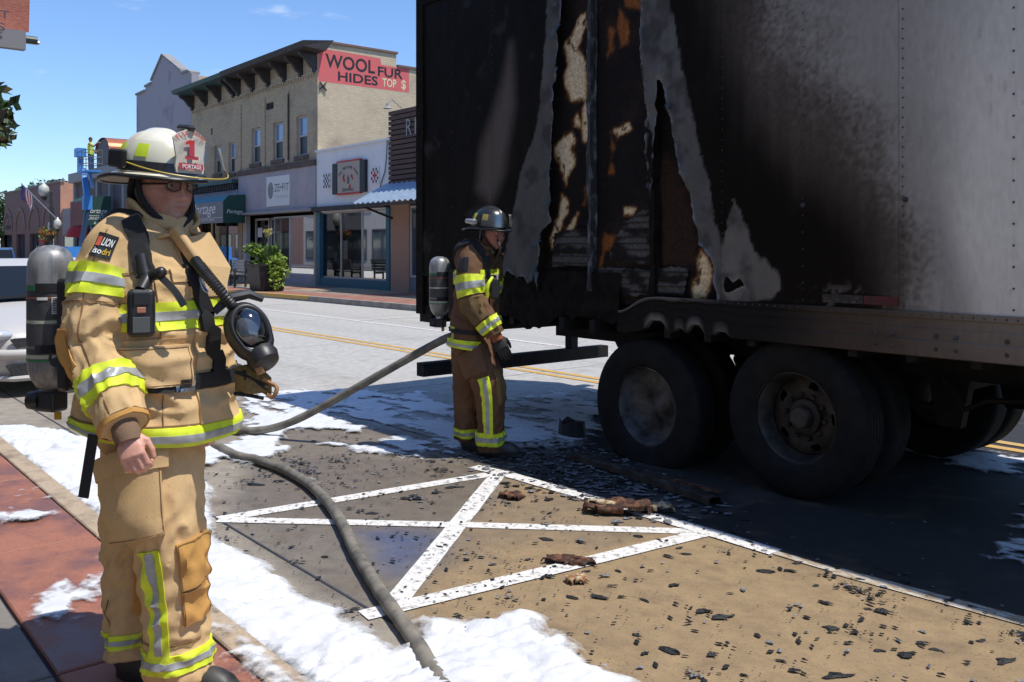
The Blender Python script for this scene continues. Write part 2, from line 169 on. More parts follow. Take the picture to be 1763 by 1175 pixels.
class MB:
    """collects shapes given in world metres; build() links them as one mesh"""
    def __init__(self):
        self.v = []; self.f = []; self.m = []
    def add(self, verts, faces, mi=0):
        b = len(self.v)
        self.v.extend([tuple(p) for p in verts])
        for f in faces:
            self.f.append(tuple(i + b for i in f)); self.m.append(mi)
        return self
    def box(self, x0, x1, y0, y1, z0, z1, mi=0):
        vs = [(x, y, z) for z in (z0, z1) for y in (y0, y1) for x in (x0, x1)]
        return self.add(vs, [(0, 2, 3, 1), (4, 5, 7, 6), (0, 1, 5, 4), (2, 6, 7, 3), (0, 4, 6, 2), (1, 3, 7, 5)], mi)
    def obox(self, c, ax, ay, az, mi=0):
        c, ax, ay, az = Vector(c), Vector(ax), Vector(ay), Vector(az)
        vs = [c + ax * i + ay * j + az * k for k in (-1, 1) for j in (-1, 1) for i in (-1, 1)]
        return self.add(vs, [(0, 2, 3, 1), (4, 5, 7, 6), (0, 1, 5, 4), (2, 6, 7, 3), (0, 4, 6, 2), (1, 3, 7, 5)], mi)
    def bar(self, p0, p1, w, h, up=(0, 0, 1), mi=0):
        p0, p1 = Vector(p0), Vector(p1)
        d = p1 - p0
        s = d.cross(Vector(up)).normalized()
        u = s.cross(d).normalized()
        return self.obox((p0 + p1) / 2, d / 2, s * w / 2, u * h / 2, mi)
    def quad(self, a, b, c, d, mi=0):
        return self.add([a, b, c, d], [(0, 1, 2, 3)], mi)
    def tube(self, pts, radii, n=10, caps=True, mi=0):
        pts = [Vector(p) for p in pts]
        if not isinstance(radii, (list, tuple)):
            radii = [radii] * len(pts)
        vs = []; fs = []
        prev = None
        for i, p in enumerate(pts):
            t = (pts[min(i + 1, len(pts) - 1)] - pts[max(i - 1, 0)])
            t = t.normalized() if t.length > 1e-9 else Vector((0, 0, 1))
            if prev is None:
                a = t.orthogonal().normalized()
            else:
                a = (prev - t * prev.dot(t))
                a = a.normalized() if a.length > 1e-6 else t.orthogonal().normalized()
            prev = a
            b = t.cross(a)
            for k in range(n):
                an = 2 * math.pi * k / n
                vs.append(p + (a * math.cos(an) + b * math.sin(an)) * radii[i])
        for i in range(len(pts) - 1):
            for k in range(n):
                k2 = (k + 1) % n
                fs.append((i * n + k, i * n + k2, (i + 1) * n + k2, (i + 1) * n + k))
        if caps:
            fs.append(tuple(reversed(range(n))))
            fs.append(tuple(range((len(pts) - 1) * n, len(pts) * n)))
        return self.add(vs, fs, mi)
    def lathe(self, prof, n=24, o=(0, 0, 0), axis=(0, 0, 1), sx=1.0, sy=1.0, ref=None, mi=0, a0=0, a1=None):
        """prof: (radius, height along axis)"""
        ax = Vector(axis).normalized()
        A = Vector(ref) if ref else ax.orthogonal()
        A = (A - ax * A.dot(ax)).normalized()
        B = ax.cross(A)
        o = Vector(o)
        full = a1 is None
        cnt = n if full else n + 1
        vs = []; fs = []
        for r, h in prof:
            for k in range(cnt):
                an = (2 * math.pi * k / n) if full else a0 + (a1 - a0) * k / n
                vs.append(o + ax * h + A * (r * math.cos(an) * sx) + B * (r * math.sin(an) * sy))
        for i in range(len(prof) - 1):
            for k in range(n):
                k2 = (k + 1) % cnt
                fs.append((i * cnt + k, i * cnt + k2, (i + 1) * cnt + k2, (i + 1) * cnt + k))
        return self.add(vs, fs, mi)
    def ellipsoid(self, c, rx, ry, rz, nu=14, nv=10, mi=0):
        c = Vector(c)
        vs = []; fs = []
        for i in range(nv + 1):
            ph = -math.pi / 2 + math.pi * i / nv
            for k in range(nu):
                th = 2 * math.pi * k / nu
                vs.append(c + Vector((rx * math.cos(ph) * math.cos(th), ry * math.cos(ph) * math.sin(th), rz * math.sin(ph))))
        for i in range(nv):
            for k in range(nu):
                k2 = (k + 1) % nu
                fs.append((i * nu + k, i * nu + k2, (i + 1) * nu + k2, (i + 1) * nu + k))
        return self.add(vs, fs, mi)
    def prism(self, poly, fn, d0, d1, mi=0):
        """poly of 2-D points, fn(u, v, d) -> 3-D; closed slab between depths d0 and d1"""
        n = len(poly)
        vs = [fn(u, v, d0) for u, v in poly] + [fn(u, v, d1) for u, v in poly]
        fs = [tuple(range(n)), tuple(reversed(range(n, 2 * n)))]
        for i in range(n):
            j = (i + 1) % n
            fs.append((i, i + n, j + n, j))
        return self.add(vs, fs, mi)
    def build(self, name, mats=None, parent=None, smooth=False, kind=None, loc=None):
        me = bpy.data.meshes.new(name)
        off = wloc(parent) if parent is not None else Vector(loc if loc else (0, 0, 0))
        me.from_pydata([(p[0] - off.x, p[1] - off.y, p[2] - off.z) for p in self.v], [], self.f)
        bm = bmesh.new(); bm.from_mesh(me)
        bmesh.ops.remove_doubles(bm, verts=bm.verts, dist=1e-6)
        bmesh.ops.recalc_face_normals(bm, faces=bm.faces)
        bm.to_mesh(me); bm.free()
        if any(self.m) and len(me.polygons) == len(self.m):
            me.polygons.foreach_set('material_index', self.m)
        if smooth:
            me.polygons.foreach_set('use_smooth', [True] * len(me.polygons))
            me.set_sharp_from_angle(angle=math.radians(42))
        me.update()
        return link_mesh(name, me, mats, parent, kind, loc if loc else (0, 0, 0))

def grid_mesh(name, P, mats, parent=None, keep=None, attrs=None, kind=None, smooth=True, loc=None):
    """P (m, n, 3) numpy grid -> mesh; keep (m-1, n-1) bool; attrs {name: (m, n, 3) colours or (m, n) floats}"""
    m, n = P.shape[:2]
    idx = np.arange(m * n).reshape(m, n)
    q = np.stack([idx[:-1, :-1], idx[1:, :-1], idx[1:, 1:], idx[:-1, 1:]], -1).reshape(-1, 4)
    if keep is not None:
        q = q[keep.reshape(-1)]
    used = np.unique(q)
    remap = -np.ones(m * n, int); remap[used] = np.arange(len(used))
    q = remap[q]
    off = wloc(parent) if parent is not None else Vector(loc if loc else (0, 0, 0))
    V = P.reshape(-1, 3)[used] - np.array(off)
    me = bpy.data.meshes.new(name)
    me.vertices.add(len(V)); me.vertices.foreach_set('co', V.astype(np.float32).ravel())
    me.loops.add(len(q) * 4); me.loops.foreach_set('vertex_index', q.astype(np.int32).ravel())
    me.polygons.add(len(q))
    me.polygons.foreach_set('loop_start', np.arange(0, len(q) * 4, 4, dtype=np.int32))
    me.polygons.foreach_set('use_smooth', np.full(len(q), smooth))
    me.update(calc_edges=True)
    me.validate()
    for an, A in (attrs or {}).items():
        if A.ndim == 3:
            at = me.color_attributes.new(an, 'FLOAT_COLOR', 'POINT')
            c = np.ones((len(used), 4), np.float32); c[:, :3] = A.reshape(-1, 3)[used]
            at.data.foreach_set('color', c.ravel())
        else:
            at = me.attributes.new(an, 'FLOAT', 'POINT')
            at.data.foreach_set('value', A.reshape(-1)[used].astype(np.float32))
    return link_mesh(name, me, mats, parent, kind, loc if loc else (0, 0, 0))

# --- numpy noise and outline distance
def _hash(ix, iy, s):
    h = (ix.astype(np.int64) * 374761393 + iy.astype(np.int64) * 668265263 + s * 974711) & 0x7fffffff
    h = ((h ^ (h >> 13)) * 1274126177) & 0x7fffffff
    return ((h ^ (h >> 16)) & 0xffff) / 65535.0

def vnoise(x, y, s=0):
    ix, iy = np.floor(x), np.floor(y)
    fx, fy = x - ix, y - iy
    fx = fx * fx * (3 - 2 * fx); fy = fy * fy * (3 - 2 * fy)
    a, b = _hash(ix, iy, s), _hash(ix + 1, iy, s)
    c, d = _hash(ix, iy + 1, s), _hash(ix + 1, iy + 1, s)
    return (a * (1 - fx) + b * fx) * (1 - fy) + (c * (1 - fx) + d * fx) * fy

def fbm(x, y, f=1.0, o=4, s=0):
    r = 0; a = 0.5; t = 0
    for i in range(o):
        r = r + a * (vnoise(x * f, y * f, s + i * 17) * 2 - 1); t += a
        f *= 2.03; a *= 0.55
    return r / t

def sdf(poly, x, y):
    """signed distance to a closed outline, positive inside"""
    P = np.array(poly, float)
    d = np.full(x.shape, 1e9); inside = np.zeros(x.shape, bool)
    for i in range(len(P)):
        x0, y0 = P[i]; x1, y1 = P[(i + 1) % len(P)]
        ex, ey = x1 - x0, y1 - y0
        L = ex * ex + ey * ey + 1e-12
        t = np.clip(((x - x0) * ex + (y - y0) * ey) / L, 0, 1)
        d = np.minimum(d, (x - x0 - t * ex) ** 2 + (y - y0 - t * ey) ** 2)
        c = ((y0 > y) != (y1 > y)) & (x < (x1 - x0) * (y - y0) / (y1 - y0 + 1e-12) + x0)
        inside ^= c
    d = np.sqrt(d)
    return np.where(inside, d, -d)

def sstep(a, b, x):
    t = np.clip((x - a) / (b - a), 0, 1)
    return t * t * (3 - 2 * t)

def lerp(a, b, m):
    return a * (1 - m[..., None]) + np.array(b) * m[..., None]

# --- procedural materials
def M(name, c1, rough=0.6, metal=0.0, c2=None, ns=6.0, lo=0.35, hi=0.65, bump=0.0, bs=40.0, bd=0.01, attr=None, spec=0.5,
      stretch=(1, 1, 1), rough2=None, sss=0.0, coat=0.0, detail=5.0, wet=None, coords='pos', amount=1.0, speck=None):
    mat = bpy.data.materials.new(name)
    mat.use_nodes = True
    nt = mat.node_tree; N = nt.nodes; L = nt.links
    b = N['Principled BSDF']
    b.inputs['Roughness'].default_value = rough
    b.inputs['Metallic'].default_value = metal
    b.inputs['Specular IOR Level'].default_value = spec
    b.inputs['Base Color'].default_value = (*c1, 1)
    if coat: b.inputs['Coat Weight'].default_value = coat; b.inputs['Coat Roughness'].default_value = 0.08
    if sss:
        b.inputs['Subsurface Weight'].default_value = sss
        b.inputs['Subsurface Radius'].default_value = (0.02, 0.015, 0.01)
    if coords == 'pos':
        src = N.new('ShaderNodeNewGeometry').outputs['Position']
    else:
        src = N.new('ShaderNodeTexCoord').outputs['Object']
    mp = N.new('ShaderNodeMapping'); mp.inputs['Scale'].default_value = stretch
    L.new(src, mp.inputs['Vector'])
    vec = mp.outputs['Vector']
    base = None
    if attr:
        at = N.new('ShaderNodeAttribute'); at.attribute_name = attr
        base = at.outputs['Color']
    if c2 is not None:
        nz = N.new('ShaderNodeTexNoise'); nz.inputs['Scale'].default_value = ns; nz.inputs['Detail'].default_value = detail
        nz.inputs['Roughness'].default_value = 0.6
        L.new(vec, nz.inputs['Vector'])
        mr = N.new('ShaderNodeMapRange'); mr.inputs['From Min'].default_value = lo; mr.inputs['From Max'].default_value = hi
        mr.inputs['To Max'].default_value = amount
        L.new(nz.outputs['Fac'], mr.inputs['Value'])
        mx = N.new('ShaderNodeMixRGB')
        L.new(mr.outputs['Result'], mx.inputs['Fac'])
        mx.inputs['Color1'].default_value = (*c1, 1); mx.inputs['Color2'].default_value = (*c2, 1)
        if attr:
            mu = N.new('ShaderNodeMixRGB'); mu.blend_type = 'MULTIPLY'; mu.inputs['Fac'].default_value = 1
            L.new(base, mu.inputs['Color1']); L.new(mx.outputs['Color'], mu.inputs['Color2'])
            base = mu.outputs['Color']
        else:
            base = mx.outputs['Color']
        if rough2 is not None:
            rr = N.new('ShaderNodeMapRange'); rr.inputs['From Min'].default_value = lo; rr.inputs['From Max'].default_value = hi
            rr.inputs['To Min'].default_value = rough; rr.inputs['To Max'].default_value = rough2
            L.new(nz.outputs['Fac'], rr.inputs['Value']); L.new(rr.outputs['Result'], b.inputs['Roughness'])
    if speck is not None and base is not None:      # pits, grit and fine dirt
        for sc_n, a_, b_ in ((70, .56, .66), (19, .60, .74)):
            sz = N.new('ShaderNodeTexNoise'); sz.inputs['Scale'].default_value = sc_n; sz.inputs['Detail'].default_value = 6; sz.inputs['Roughness'].default_value = .7
            L.new(vec, sz.inputs['Vector'])
            sr = N.new('ShaderNodeMapRange'); sr.inputs['From Min'].default_value = a_; sr.inputs['From Max'].default_value = b_; sr.inputs['To Min'].default_value = 1.0; sr.inputs['To Max'].default_value = speck
            L.new(sz.outputs['Fac'], sr.inputs['Value'])
            sm = N.new('ShaderNodeMixRGB'); sm.blend_type = 'MULTIPLY'; sm.inputs['Fac'].default_value = 1
            L.new(base, sm.inputs['Color1']); L.new(sr.outputs['Result'], sm.inputs['Color2']); base = sm.outputs['Color']
    if base is not None:
        L.new(base, b.inputs['Base Color'])
    if wet:
        wa = N.new('ShaderNodeAttribute'); wa.attribute_name = wet
        rr = N.new('ShaderNodeMapRange'); rr.inputs['To Min'].default_value = rough; rr.inputs['To Max'].default_value = 0.22
        L.new(wa.outputs['Fac'], rr.inputs['Value']); L.new(rr.outputs['Result'], b.inputs['Roughness'])
    if bump:
        bz = N.new('ShaderNodeTexNoise'); bz.inputs['Scale'].default_value = bs; bz.inputs['Detail'].default_value = 4
        L.new(vec, bz.inputs['Vector'])
        bp = N.new('ShaderNodeBump'); bp.inputs['Strength'].default_value = bump; bp.inputs['Distance'].default_value = bd
        L.new(bz.outputs['Fac'], bp.inputs['Height']); L.new(bp.outputs['Normal'], b.inputs['Normal'])
    return mat

def M_brick(name, c1, c2, mortar, w=0.22, h=0.075, stain=(0.05, 0.045, 0.04), st=0.5):
    mat = bpy.data.materials.new(name); mat.use_nodes = True
    nt = mat.node_tree; N = nt.nodes; L = nt.links
    b = N['Principled BSDF']; b.inputs['Roughness'].default_value = 0.9
    g = N.new('ShaderNodeNewGeometry'); s = N.new('ShaderNodeSeparateXYZ'); L.new(g.outputs['Position'], s.inputs[0])
    ad = N.new('ShaderNodeMath'); ad.operation = 'ADD'; L.new(s.outputs['X'], ad.inputs[0]); L.new(s.outputs['Y'], ad.inputs[1])
    cb = N.new('ShaderNodeCombineXYZ'); L.new(ad.outputs[0], cb.inputs['X']); L.new(s.outputs['Z'], cb.inputs['Y'])
    br = N.new('ShaderNodeTexBrick'); br.inputs['Scale'].default_value = 1.0
    br.inputs['Brick Width'].default_value = w; br.inputs['Row Height'].default_value = h; br.inputs['Mortar Size'].default_value = 0.009
    br.inputs['Color1'].default_value = (*c1, 1); br.inputs['Color2'].default_value = (*c2, 1); br.inputs['Mortar'].default_value = (*mortar, 1)
    L.new(cb.outputs[0], br.inputs['Vector'])
    nz = N.new('ShaderNodeTexNoise'); nz.inputs['Scale'].default_value = 0.7; nz.inputs['Detail'].default_value = 8; nz.inputs['Roughness'].default_value = 0.7
    L.new(g.outputs['Position'], nz.inputs['Vector'])
    mr = N.new('ShaderNodeMapRange'); mr.inputs['From Min'].default_value = 0.5; mr.inputs['From Max'].default_value = 0.78; mr.inputs['To Max'].default_value = st
    L.new(nz.outputs['Fac'], mr.inputs['Value'])
    mx = N.new('ShaderNodeMixRGB'); mx.inputs['Color2'].default_value = (*stain, 1)
    L.new(mr.outputs['Result'], mx.inputs['Fac']); L.new(br.outputs['Color'], mx.inputs['Color1']); L.new(mx.outputs['Color'], b.inputs['Base Color'])
    bp = N.new('ShaderNodeBump'); bp.inputs['Strength'].default_value = 0.5; bp.inputs['Distance'].default_value = 0.01
    L.new(br.outputs['Fac'], bp.inputs['Height']); bp.invert = True; L.new(bp.outputs['Normal'], b.inputs['Normal'])
    return mat

def M_glass(name, tint=(0.75, 0.8, 0.8), refl=1.0, rough=0.02):
    mat = bpy.data.materials.new(name); mat.use_nodes = True
    nt = mat.node_tree; N = nt.nodes; L = nt.links
    N.remove(N['Principled BSDF']); out = N['Material Output']
    t = N.new('ShaderNodeBsdfTransparent'); t.inputs['Color'].default_value = (*tint, 1)
    g = N.new('ShaderNodeBsdfGlossy'); g.inputs['Roughness'].default_value = rough
    f = N.new('ShaderNodeFresnel'); f.inputs['IOR'].default_value = 1.55
    mu = N.new('ShaderNodeMath'); mu.operation = 'MULTIPLY'; mu.inputs[1].default_value = 1.6 * refl; mu.use_clamp = True
    L.new(f.outputs[0], mu.inputs[0])
    mx = N.new('ShaderNodeMixShader'); L.new(mu.outputs[0], mx.inputs['Fac']); L.new(t.outputs[0], mx.inputs[1]); L.new(g.outputs[0], mx.inputs[2])
    L.new(mx.outputs[0], out.inputs['Surface'])
    return mat

def M_emit(name, c, s):
    mat = bpy.data.materials.new(name); mat.use_nodes = True
    b = mat.node_tree.nodes['Principled BSDF']
    b.inputs['Base Color'].default_value = (*c, 1); b.inputs['Emission Color'].default_value = (*c, 1); b.inputs['Emission Strength'].default_value = s
    return mat

# --- lettering: returns 2-D points and faces, lower-left at the origin, scaled to the given width and height
def text2d(body, width=None, height=1.0, bold=0.0, shear=0.0, spacing=1.0):
    cu = bpy.data.curves.new('lettering', 'FONT')
    cu.body = body; cu.size = 1.0; cu.offset = bold; cu.shear = shear; cu.space_character = spacing
    cu.resolution_u = 3; cu.fill_mode = 'FRONT'
    o = bpy.data.objects.new('lettering', cu); col.objects.link(o)
    dg = bpy.context.evaluated_depsgraph_get()
    me = bpy.data.meshes.new_from_object(o.evaluated_get(dg))
    V = np.array([v.co[:2] for v in me.vertices]); Fc = [tuple(p.vertices) for p in me.polygons]
    bpy.data.objects.remove(o); bpy.data.curves.remove(cu); bpy.data.meshes.remove(me)
    mn, mxx = V.min(0), V.max(0)
    V = V - mn; s = mxx - mn
    V[:, 1] *= height / s[1]
    V[:, 0] *= (width / s[0]) if width else height / s[1]
    return V, Fc

def letters(name, body, fn, width, height, mat, parent, **kw):
    V, Fc = text2d(body, width, height, **kw)
    mb = MB(); mb.add([fn(u, v) for u, v in V], Fc)
    return mb.build(name, mat, parent)

def front(x0, z0, y):            # on a wall facing the street
    return lambda u, v: (x0 + u, y, z0 + v)

def side(x, y0, z0):             # on a wall facing +X
    return lambda u, v: (x, y0 + u, z0 + v)

def leaf_cloud(center, radii, n, size, seed, squash=0.0, mb=None, nmat=2, shell=0.45):
    """leaf-sized faces through an uneven crown volume"""
    r = random.Random(seed)
    mb = mb or MB()
    c = Vector(center)
    lobes = [(Vector((r.uniform(-.6, .6) * radii[0], r.uniform(-.6, .6) * radii[1], r.uniform(-.55, .6) * radii[2])), r.uniform(.35, .62)) for _ in range(9)]
    for i in range(n):
        lc, ls = r.choice(lobes)
        d = Vector((r.gauss(0, 1), r.gauss(0, 1), r.gauss(0, 1))).normalized()
        rad = ls * (shell + (1 - shell) * r.random() ** 0.5)
        p = c + lc + Vector((d.x * radii[0] * rad, d.y * radii[1] * rad, d.z * radii[2] * rad))
        a = Vector((r.gauss(0, 1), r.gauss(0, 1), r.gauss(0, .6))).normalized()
        b = a.cross(Vector((r.gauss(0, 1), r.gauss(0, 1), r.gauss(0, 1)))).normalized()
        s = size * r.uniform(.6, 1.35)
        mb.add([p - a * s, p + b * s * .5 - a * s * .1, p + a * s, p - b * s * .5 - a * s * .1], [(0, 1, 2, 3)], r.randrange(nmat))
    return mb

def catmull(pts, n):
    P = [np.array(p, float) for p in pts]
    out = []
    m = len(P) - 1
    for i in range(n):
        t = i / (n - 1) * m
        k = min(int(t), m - 1); f = t - k
        p0, p1, p2, p3 = P[max(k - 1, 0)], P[k], P[k + 1], P[min(k + 2, m)]
        out.append(0.5 * (2 * p1 + (p2 - p0) * f + (2 * p0 - 5 * p1 + 4 * p2 - p3) * f * f + (3 * p1 - p0 - 3 * p2 + p3) * f ** 3))
    return np.array(out)

# ------------------------------------------------------------------ ground, road, pavements
m_road = M('road_concrete', (1.14, 1.12, 1.08), 0.85, c2=(0.80, 0.79, 0.79), ns=9.0, lo=.3, hi=.7, attr='Col', wet='wet', bump=0.4, bs=140, bd=0.004, detail=14, speck=.55)
m_earth = M('earth', (0.12, 0.11, 0.08), 0.95, c2=(0.07, 0.09, 0.04), ns=0.4)

gx = np.concatenate([np.linspace(-320, -14, 90)[:-1], np.arange(-14, 4, 0.04), np.linspace(4, 60, 24)])
gy = np.concatenate([np.arange(1.452, 9, 0.04), np.linspace(9, 12.9, 12)])
X, Y = np.meshgrid(gx, gy, indexing='ij')
near = (X > -16) & (X < 6)
C = np.zeros(X.shape + (3,)); C[:] = (0.44, 0.43, 0.40)
W = np.zeros(X.shape)
n1 = fbm(X, Y, 1.3, 5, 3); n2 = fbm(X, Y, 6.0, 4, 9); n3 = fbm(X * 0.35, Y * 1.6, 2.5, 4, 21)
# tyre-darkened wheel paths in the far lanes
for yc in (8.7, 10.4, 5.4):
    C *= (1 - 0.10 * np.exp(-((Y - yc) / 0.35) ** 2) * (0.7 + 0.6 * n3 * near))[..., None]
def zone(poly, colr, soft, amp, amt=1.0, wet=0.0, mod=None):
    global C, W
    s = sdf(poly, X, Y) + amp * n1 + amp * 0.4 * n2
    m = sstep(-soft, soft, s) * amt
    if mod is not None: m = m * mod
    C = lerp(C, colr, m); W = W * (1 - m) + wet * m
lane = (Y < 4.1)
C = lerp(C, (0.30, 0.265, 0.215), sstep(4.25, 4.05, Y) * sstep(-16, -9, X))
zone(TANZONE, (0.29, 0.205, 0.112), 0.05, 0.03)
zone(WETZONE, (0.175, 0.15, 0.118), 0.12, 0.10, 0.95, 0.45)
zone(DIRTZONE, (0.16, 0.13, 0.098), 0.25, 0.25, 0.8, 0.5)
zone(BLUEZONE, (0.05, 0.085, 0.20), 0.16, 0.16, 0.75, 0.3)
zone(SOOTSHADE, (0.009, 0.008, 0.0075), 0.10, 0.08, 0.98, 0.12)  # soot, plus the trailer's cast shadow painted black out to its edge
zone(ASHZONE, (0.05, 0.05, 0.05), 0.10, 0.12, 0.9, 0.2)
# water film and soot wash beside the trailer, rust-brown drips
wash = sstep(0.05, 0.5, n1) * near * sstep(6.0, 4.5, Y)
C = lerp(C, (0.13, 0.11, 0.095), wash * 0.35 * (X < -3.4))
drip = sstep(0.25, 0.55, n2) * near
C = lerp(C, (0.16, 0.11, 0.06), drip * 0.25)
dark = sstep(0.35, 0.6, fbm(X * 0.6, Y, 9, 3, 55)) * near * (Y < 4.3)
C = lerp(C, (0.10, 0.07, 0.045), dark * 0.35)
Z = np.zeros(X.shape) + 0.002 * n1 * near
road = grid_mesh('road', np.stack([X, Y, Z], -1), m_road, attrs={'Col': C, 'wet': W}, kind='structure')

g = MB(); g.quad((-900, -700, -0.25), (900, -700, -0.25), (900, 900, -0.25), (-900, 900, -0.25))
g.build('ground', m_earth, kind='structure')

# painted lines, each a thin sheet of its own
m_wpaint = M('white_road_paint', (0.72, 0.70, 0.66), 0.7, c2=(0.22, 0.19, 0.16), ns=26, lo=0.53, hi=0.66, detail=10, speck=.6)
m_wworn = M('worn_white_road_paint', (0.55, 0.53, 0.48), 0.75, c2=(0.30, 0.21, 0.11), ns=14, lo=0.42, hi=0.56, stretch=(1, 6, 1), detail=8)
m_ypaint = M('yellow_road_paint', (0.58, 0.33, 0.06), 0.7, c2=(0.40, 0.32, 0.18), ns=9, lo=0.45, hi=0.7, detail=7)
def stripe(name, pts, w, mat, z):
    mb = MB()
    for (x0, y0), (x1, y1) in zip(pts, pts[1:]):
        d = Vector((x1 - x0, y1 - y0, 0)); n = max(1, int(d.length / 0.12)); s = Vector((-d.y, d.x, 0)).normalized() * w / 2
        p = Vector((x0, y0, z))
        L = []; R_ = []
        for i in range(n + 1):
            q = p + d * (i / n)
            j = 0.006 * mnoise.noise(Vector((q.x * 9, q.y * 9, 3)))
            L.append(q + s * (1 + j * 12)); R_.append(q - s * (1 - j * 10))
        for i in range(n):
            mb.quad(L[i], L[i + 1], R_[i + 1], R_[i])
    return mb.build(name, mat, kind='structure')
zz = 0.0042
for i, pts in enumerate(HATCH):
    stripe('painted_line', pts, 0.115 if i != 1 else 0.10, m_wpaint, zz); zz += 0.0007
stripe('painted_line', PLINE[1], 0.10, m_wworn, 0.006)
stripe('painted_line', PLINE[0], 0.06, m_wworn, 0.006)
for yy in (7.58, 7.80):
    stripe('centre_line', [(-120, yy), (40, yy)], 0.11, m_ypaint, 0.005)
stripe('parking_line', [(-60, 9.9), (-2, 9.9)], 0.10, m_wpaint, 0.005)
for k in range(6):
    xx = -17.2 - 6.2 * k
    stripe('parking_line', [(xx, 9.97), (xx, 11.6)], 0.10, m_wpaint, 0.0065)

# concrete joints: narrow dark recesses
m_joint = M('joint_filler', (0.045, 0.05, 0.065), 0.9)
for pts in ([(-30, 2.05), (6, 2.07)], [(-30, 4.32), (-5.3, 4.32)]):
    stripe('road_joint', pts, 0.013, m_joint, 0.0045)
for xx in (-8.6, -13.2, -17.8, -22.4, -27):
    stripe('road_joint', [(xx, 1.46), (xx - .1, 11.8)], 0.009, m_joint, 0.0045)

# near pavement: kerb, red-brown slabs and a grey band, every slab its own piece
m_red = M('red_paving', (0.34, 0.135, 0.085), 0.75, c2=(0.20, 0.085, 0.06), ns=3.5, lo=0.42, hi=0.62, bump=0.3, bs=120, bd=0.003, detail=9, rough2=0.45, speck=.6)
m_greyp = M('grey_paving', (0.24, 0.215, 0.185), 0.85, c2=(0.15, 0.135, 0.12), ns=4, bump=0.3, bs=150, bd=0.003, detail=8)
m_tanp = M('tan_paving', (0.42, 0.31, 0.20), 0.85, c2=(0.30, 0.22, 0.14), ns=6, bump=0.2, bs=140, bd=0.003, detail=8)
m_kerb = M('tan_kerb', (0.44, 0.34, 0.235), 0.85, c2=(0.24, 0.18, 0.125), ns=7, lo=0.45, hi=0.72, bump=0.35, bs=70, bd=0.006, detail=9, speck=.6)
walk = MB(); walk.box(-90, 30, -3.0, 1.449, -0.2, 0.098)
sidewalk = walk.build('sidewalk', m_joint, kind='structure')
def slab_tops(x0, x1, y0, y1, z0, z1, mat, parent, name='paving_slab', gap=0.008):
    mb = MB()
    e = 0.006
    a = (x0 + gap, x1 - gap, y0 + gap, y1 - gap)
    vs = [(a[0], a[2], z0), (a[1], a[2], z0), (a[1], a[3], z0), (a[0], a[3], z0), (a[0], a[2], z1 - e), (a[1], a[2], z1 - e), (a[1], a[3], z1 - e), (a[0], a[3], z1 - e),
          (a[0] + e, a[2] + e, z1), (a[1] - e, a[2] + e, z1), (a[1] - e, a[3] - e, z1), (a[0] + e, a[3] - e, z1)]
    fs = [(8, 9, 10, 11)] + [(i, (i + 1) % 4, 4 + (i + 1) % 4, 4 + i) for i in range(4)] + [(4 + i, 4 + (i + 1) % 4, 8 + (i + 1) % 4, 8 + i) for i in range(4)]
    mb.add(vs, fs)
    return mb.build(name, mat, parent)
xs = [-16.0 + 1.52 * k + 0.42 for k in range(13)]
for i in range(len(xs) - 1):
    slab_tops(xs[i], xs[i + 1], 1.325, 1.449, 0.09, 0.12, m_kerb, sidewalk, 'kerb_stone', 0.004)
    slab_tops(xs[i], xs[i + 1], 0.785, 1.325, 0.09, 0.12, m_red, sidewalk)
    slab_tops(xs[i], xs[i + 1], 0.26, 0.785, 0.09, 0.12, m_greyp, sidewalk)
    slab_tops(xs[i], xs[i + 1], -0.9, 0.26, 0.09, 0.12, m_tanp, sidewalk)
far = MB(); far.box(-90, -16.4, 1.31, 1.449, 0.09, 0.12)
far.build('kerb', m_kerb, sidewalk)

# far pavement with its bulging kerb
m_redb = M_brick('red_paver', (0.34, 0.15, 0.10), (0.27, 0.12, 0.09), (0.22, 0.15, 0.12), 0.2, 0.1, st=0.15)
m_ykerb = M('yellow_kerb_paint', (0.52, 0.33, 0.07), 0.8, c2=(0.36, 0.30, 0.22), ns=3, lo=0.5, hi=0.68, detail=8)
m_gkerb = M('grey_kerb', (0.33, 0.31, 0.28), 0.85, c2=(0.2, 0.18, 0.16), ns=4, detail=7)
KERB = [(-200, 11.45), (-40, 11.45), (-33, 11.6), (-29.2, 11.95), (-26, 12.22), (-23.5, 12.36), (-18, 12.5), (-6, 12.55), (40, 12.55)]
fs_ = MB()
poly = KERB + [(40, 16.4), (-200, 16.4)]
fs_.prism([(x, y) for x, y in poly], lambda u, v, d: (u, v, d), 0.138, -0.2)
far_walk = fs_.build('far_sidewalk', m_gkerb, kind='structure')
def strip_between(y_off0, y_off1, xa, xb, z, mat, name):
    pts = [p for p in KERB if xa < p[0] < xb]
    def ky(x):
        for (x0, y0), (x1, y1) in zip(KERB, KERB[1:]):
            if x0 <= x <= x1: return y0 + (y1 - y0) * (x - x0) / (x1 - x0)
    L = [(xa, ky(xa))] + pts + [(xb, ky(xb))]
    poly = [(x, y + y_off0) for x, y in L] + [(x, y + y_off1) for x, y in reversed(L)]
    mb = MB(); mb.prism(poly, lambda u, v, d: (u, v, d), z, 0.05)
    return mb.build(name, mat, far_walk)
strip_between(-0.004, 0.16, -60, -24.2, 0.15, m_ykerb, 'kerb_stone')
strip_between(-0.004, 0.16, -24.2, 30, 0.15, m_gkerb, 'kerb_stone')
strip_between(0.165, 1.25, -90, 30, 0.148, m_redb, 'paving_band')
k = -60.0
while k < 6:
    slab_tops(k, k + 1.5, 13.83, 15.98, 0.10, 0.150, m_tanp if int(k / 1.5) % 4 else m_redb, far_walk)
    k += 1.5

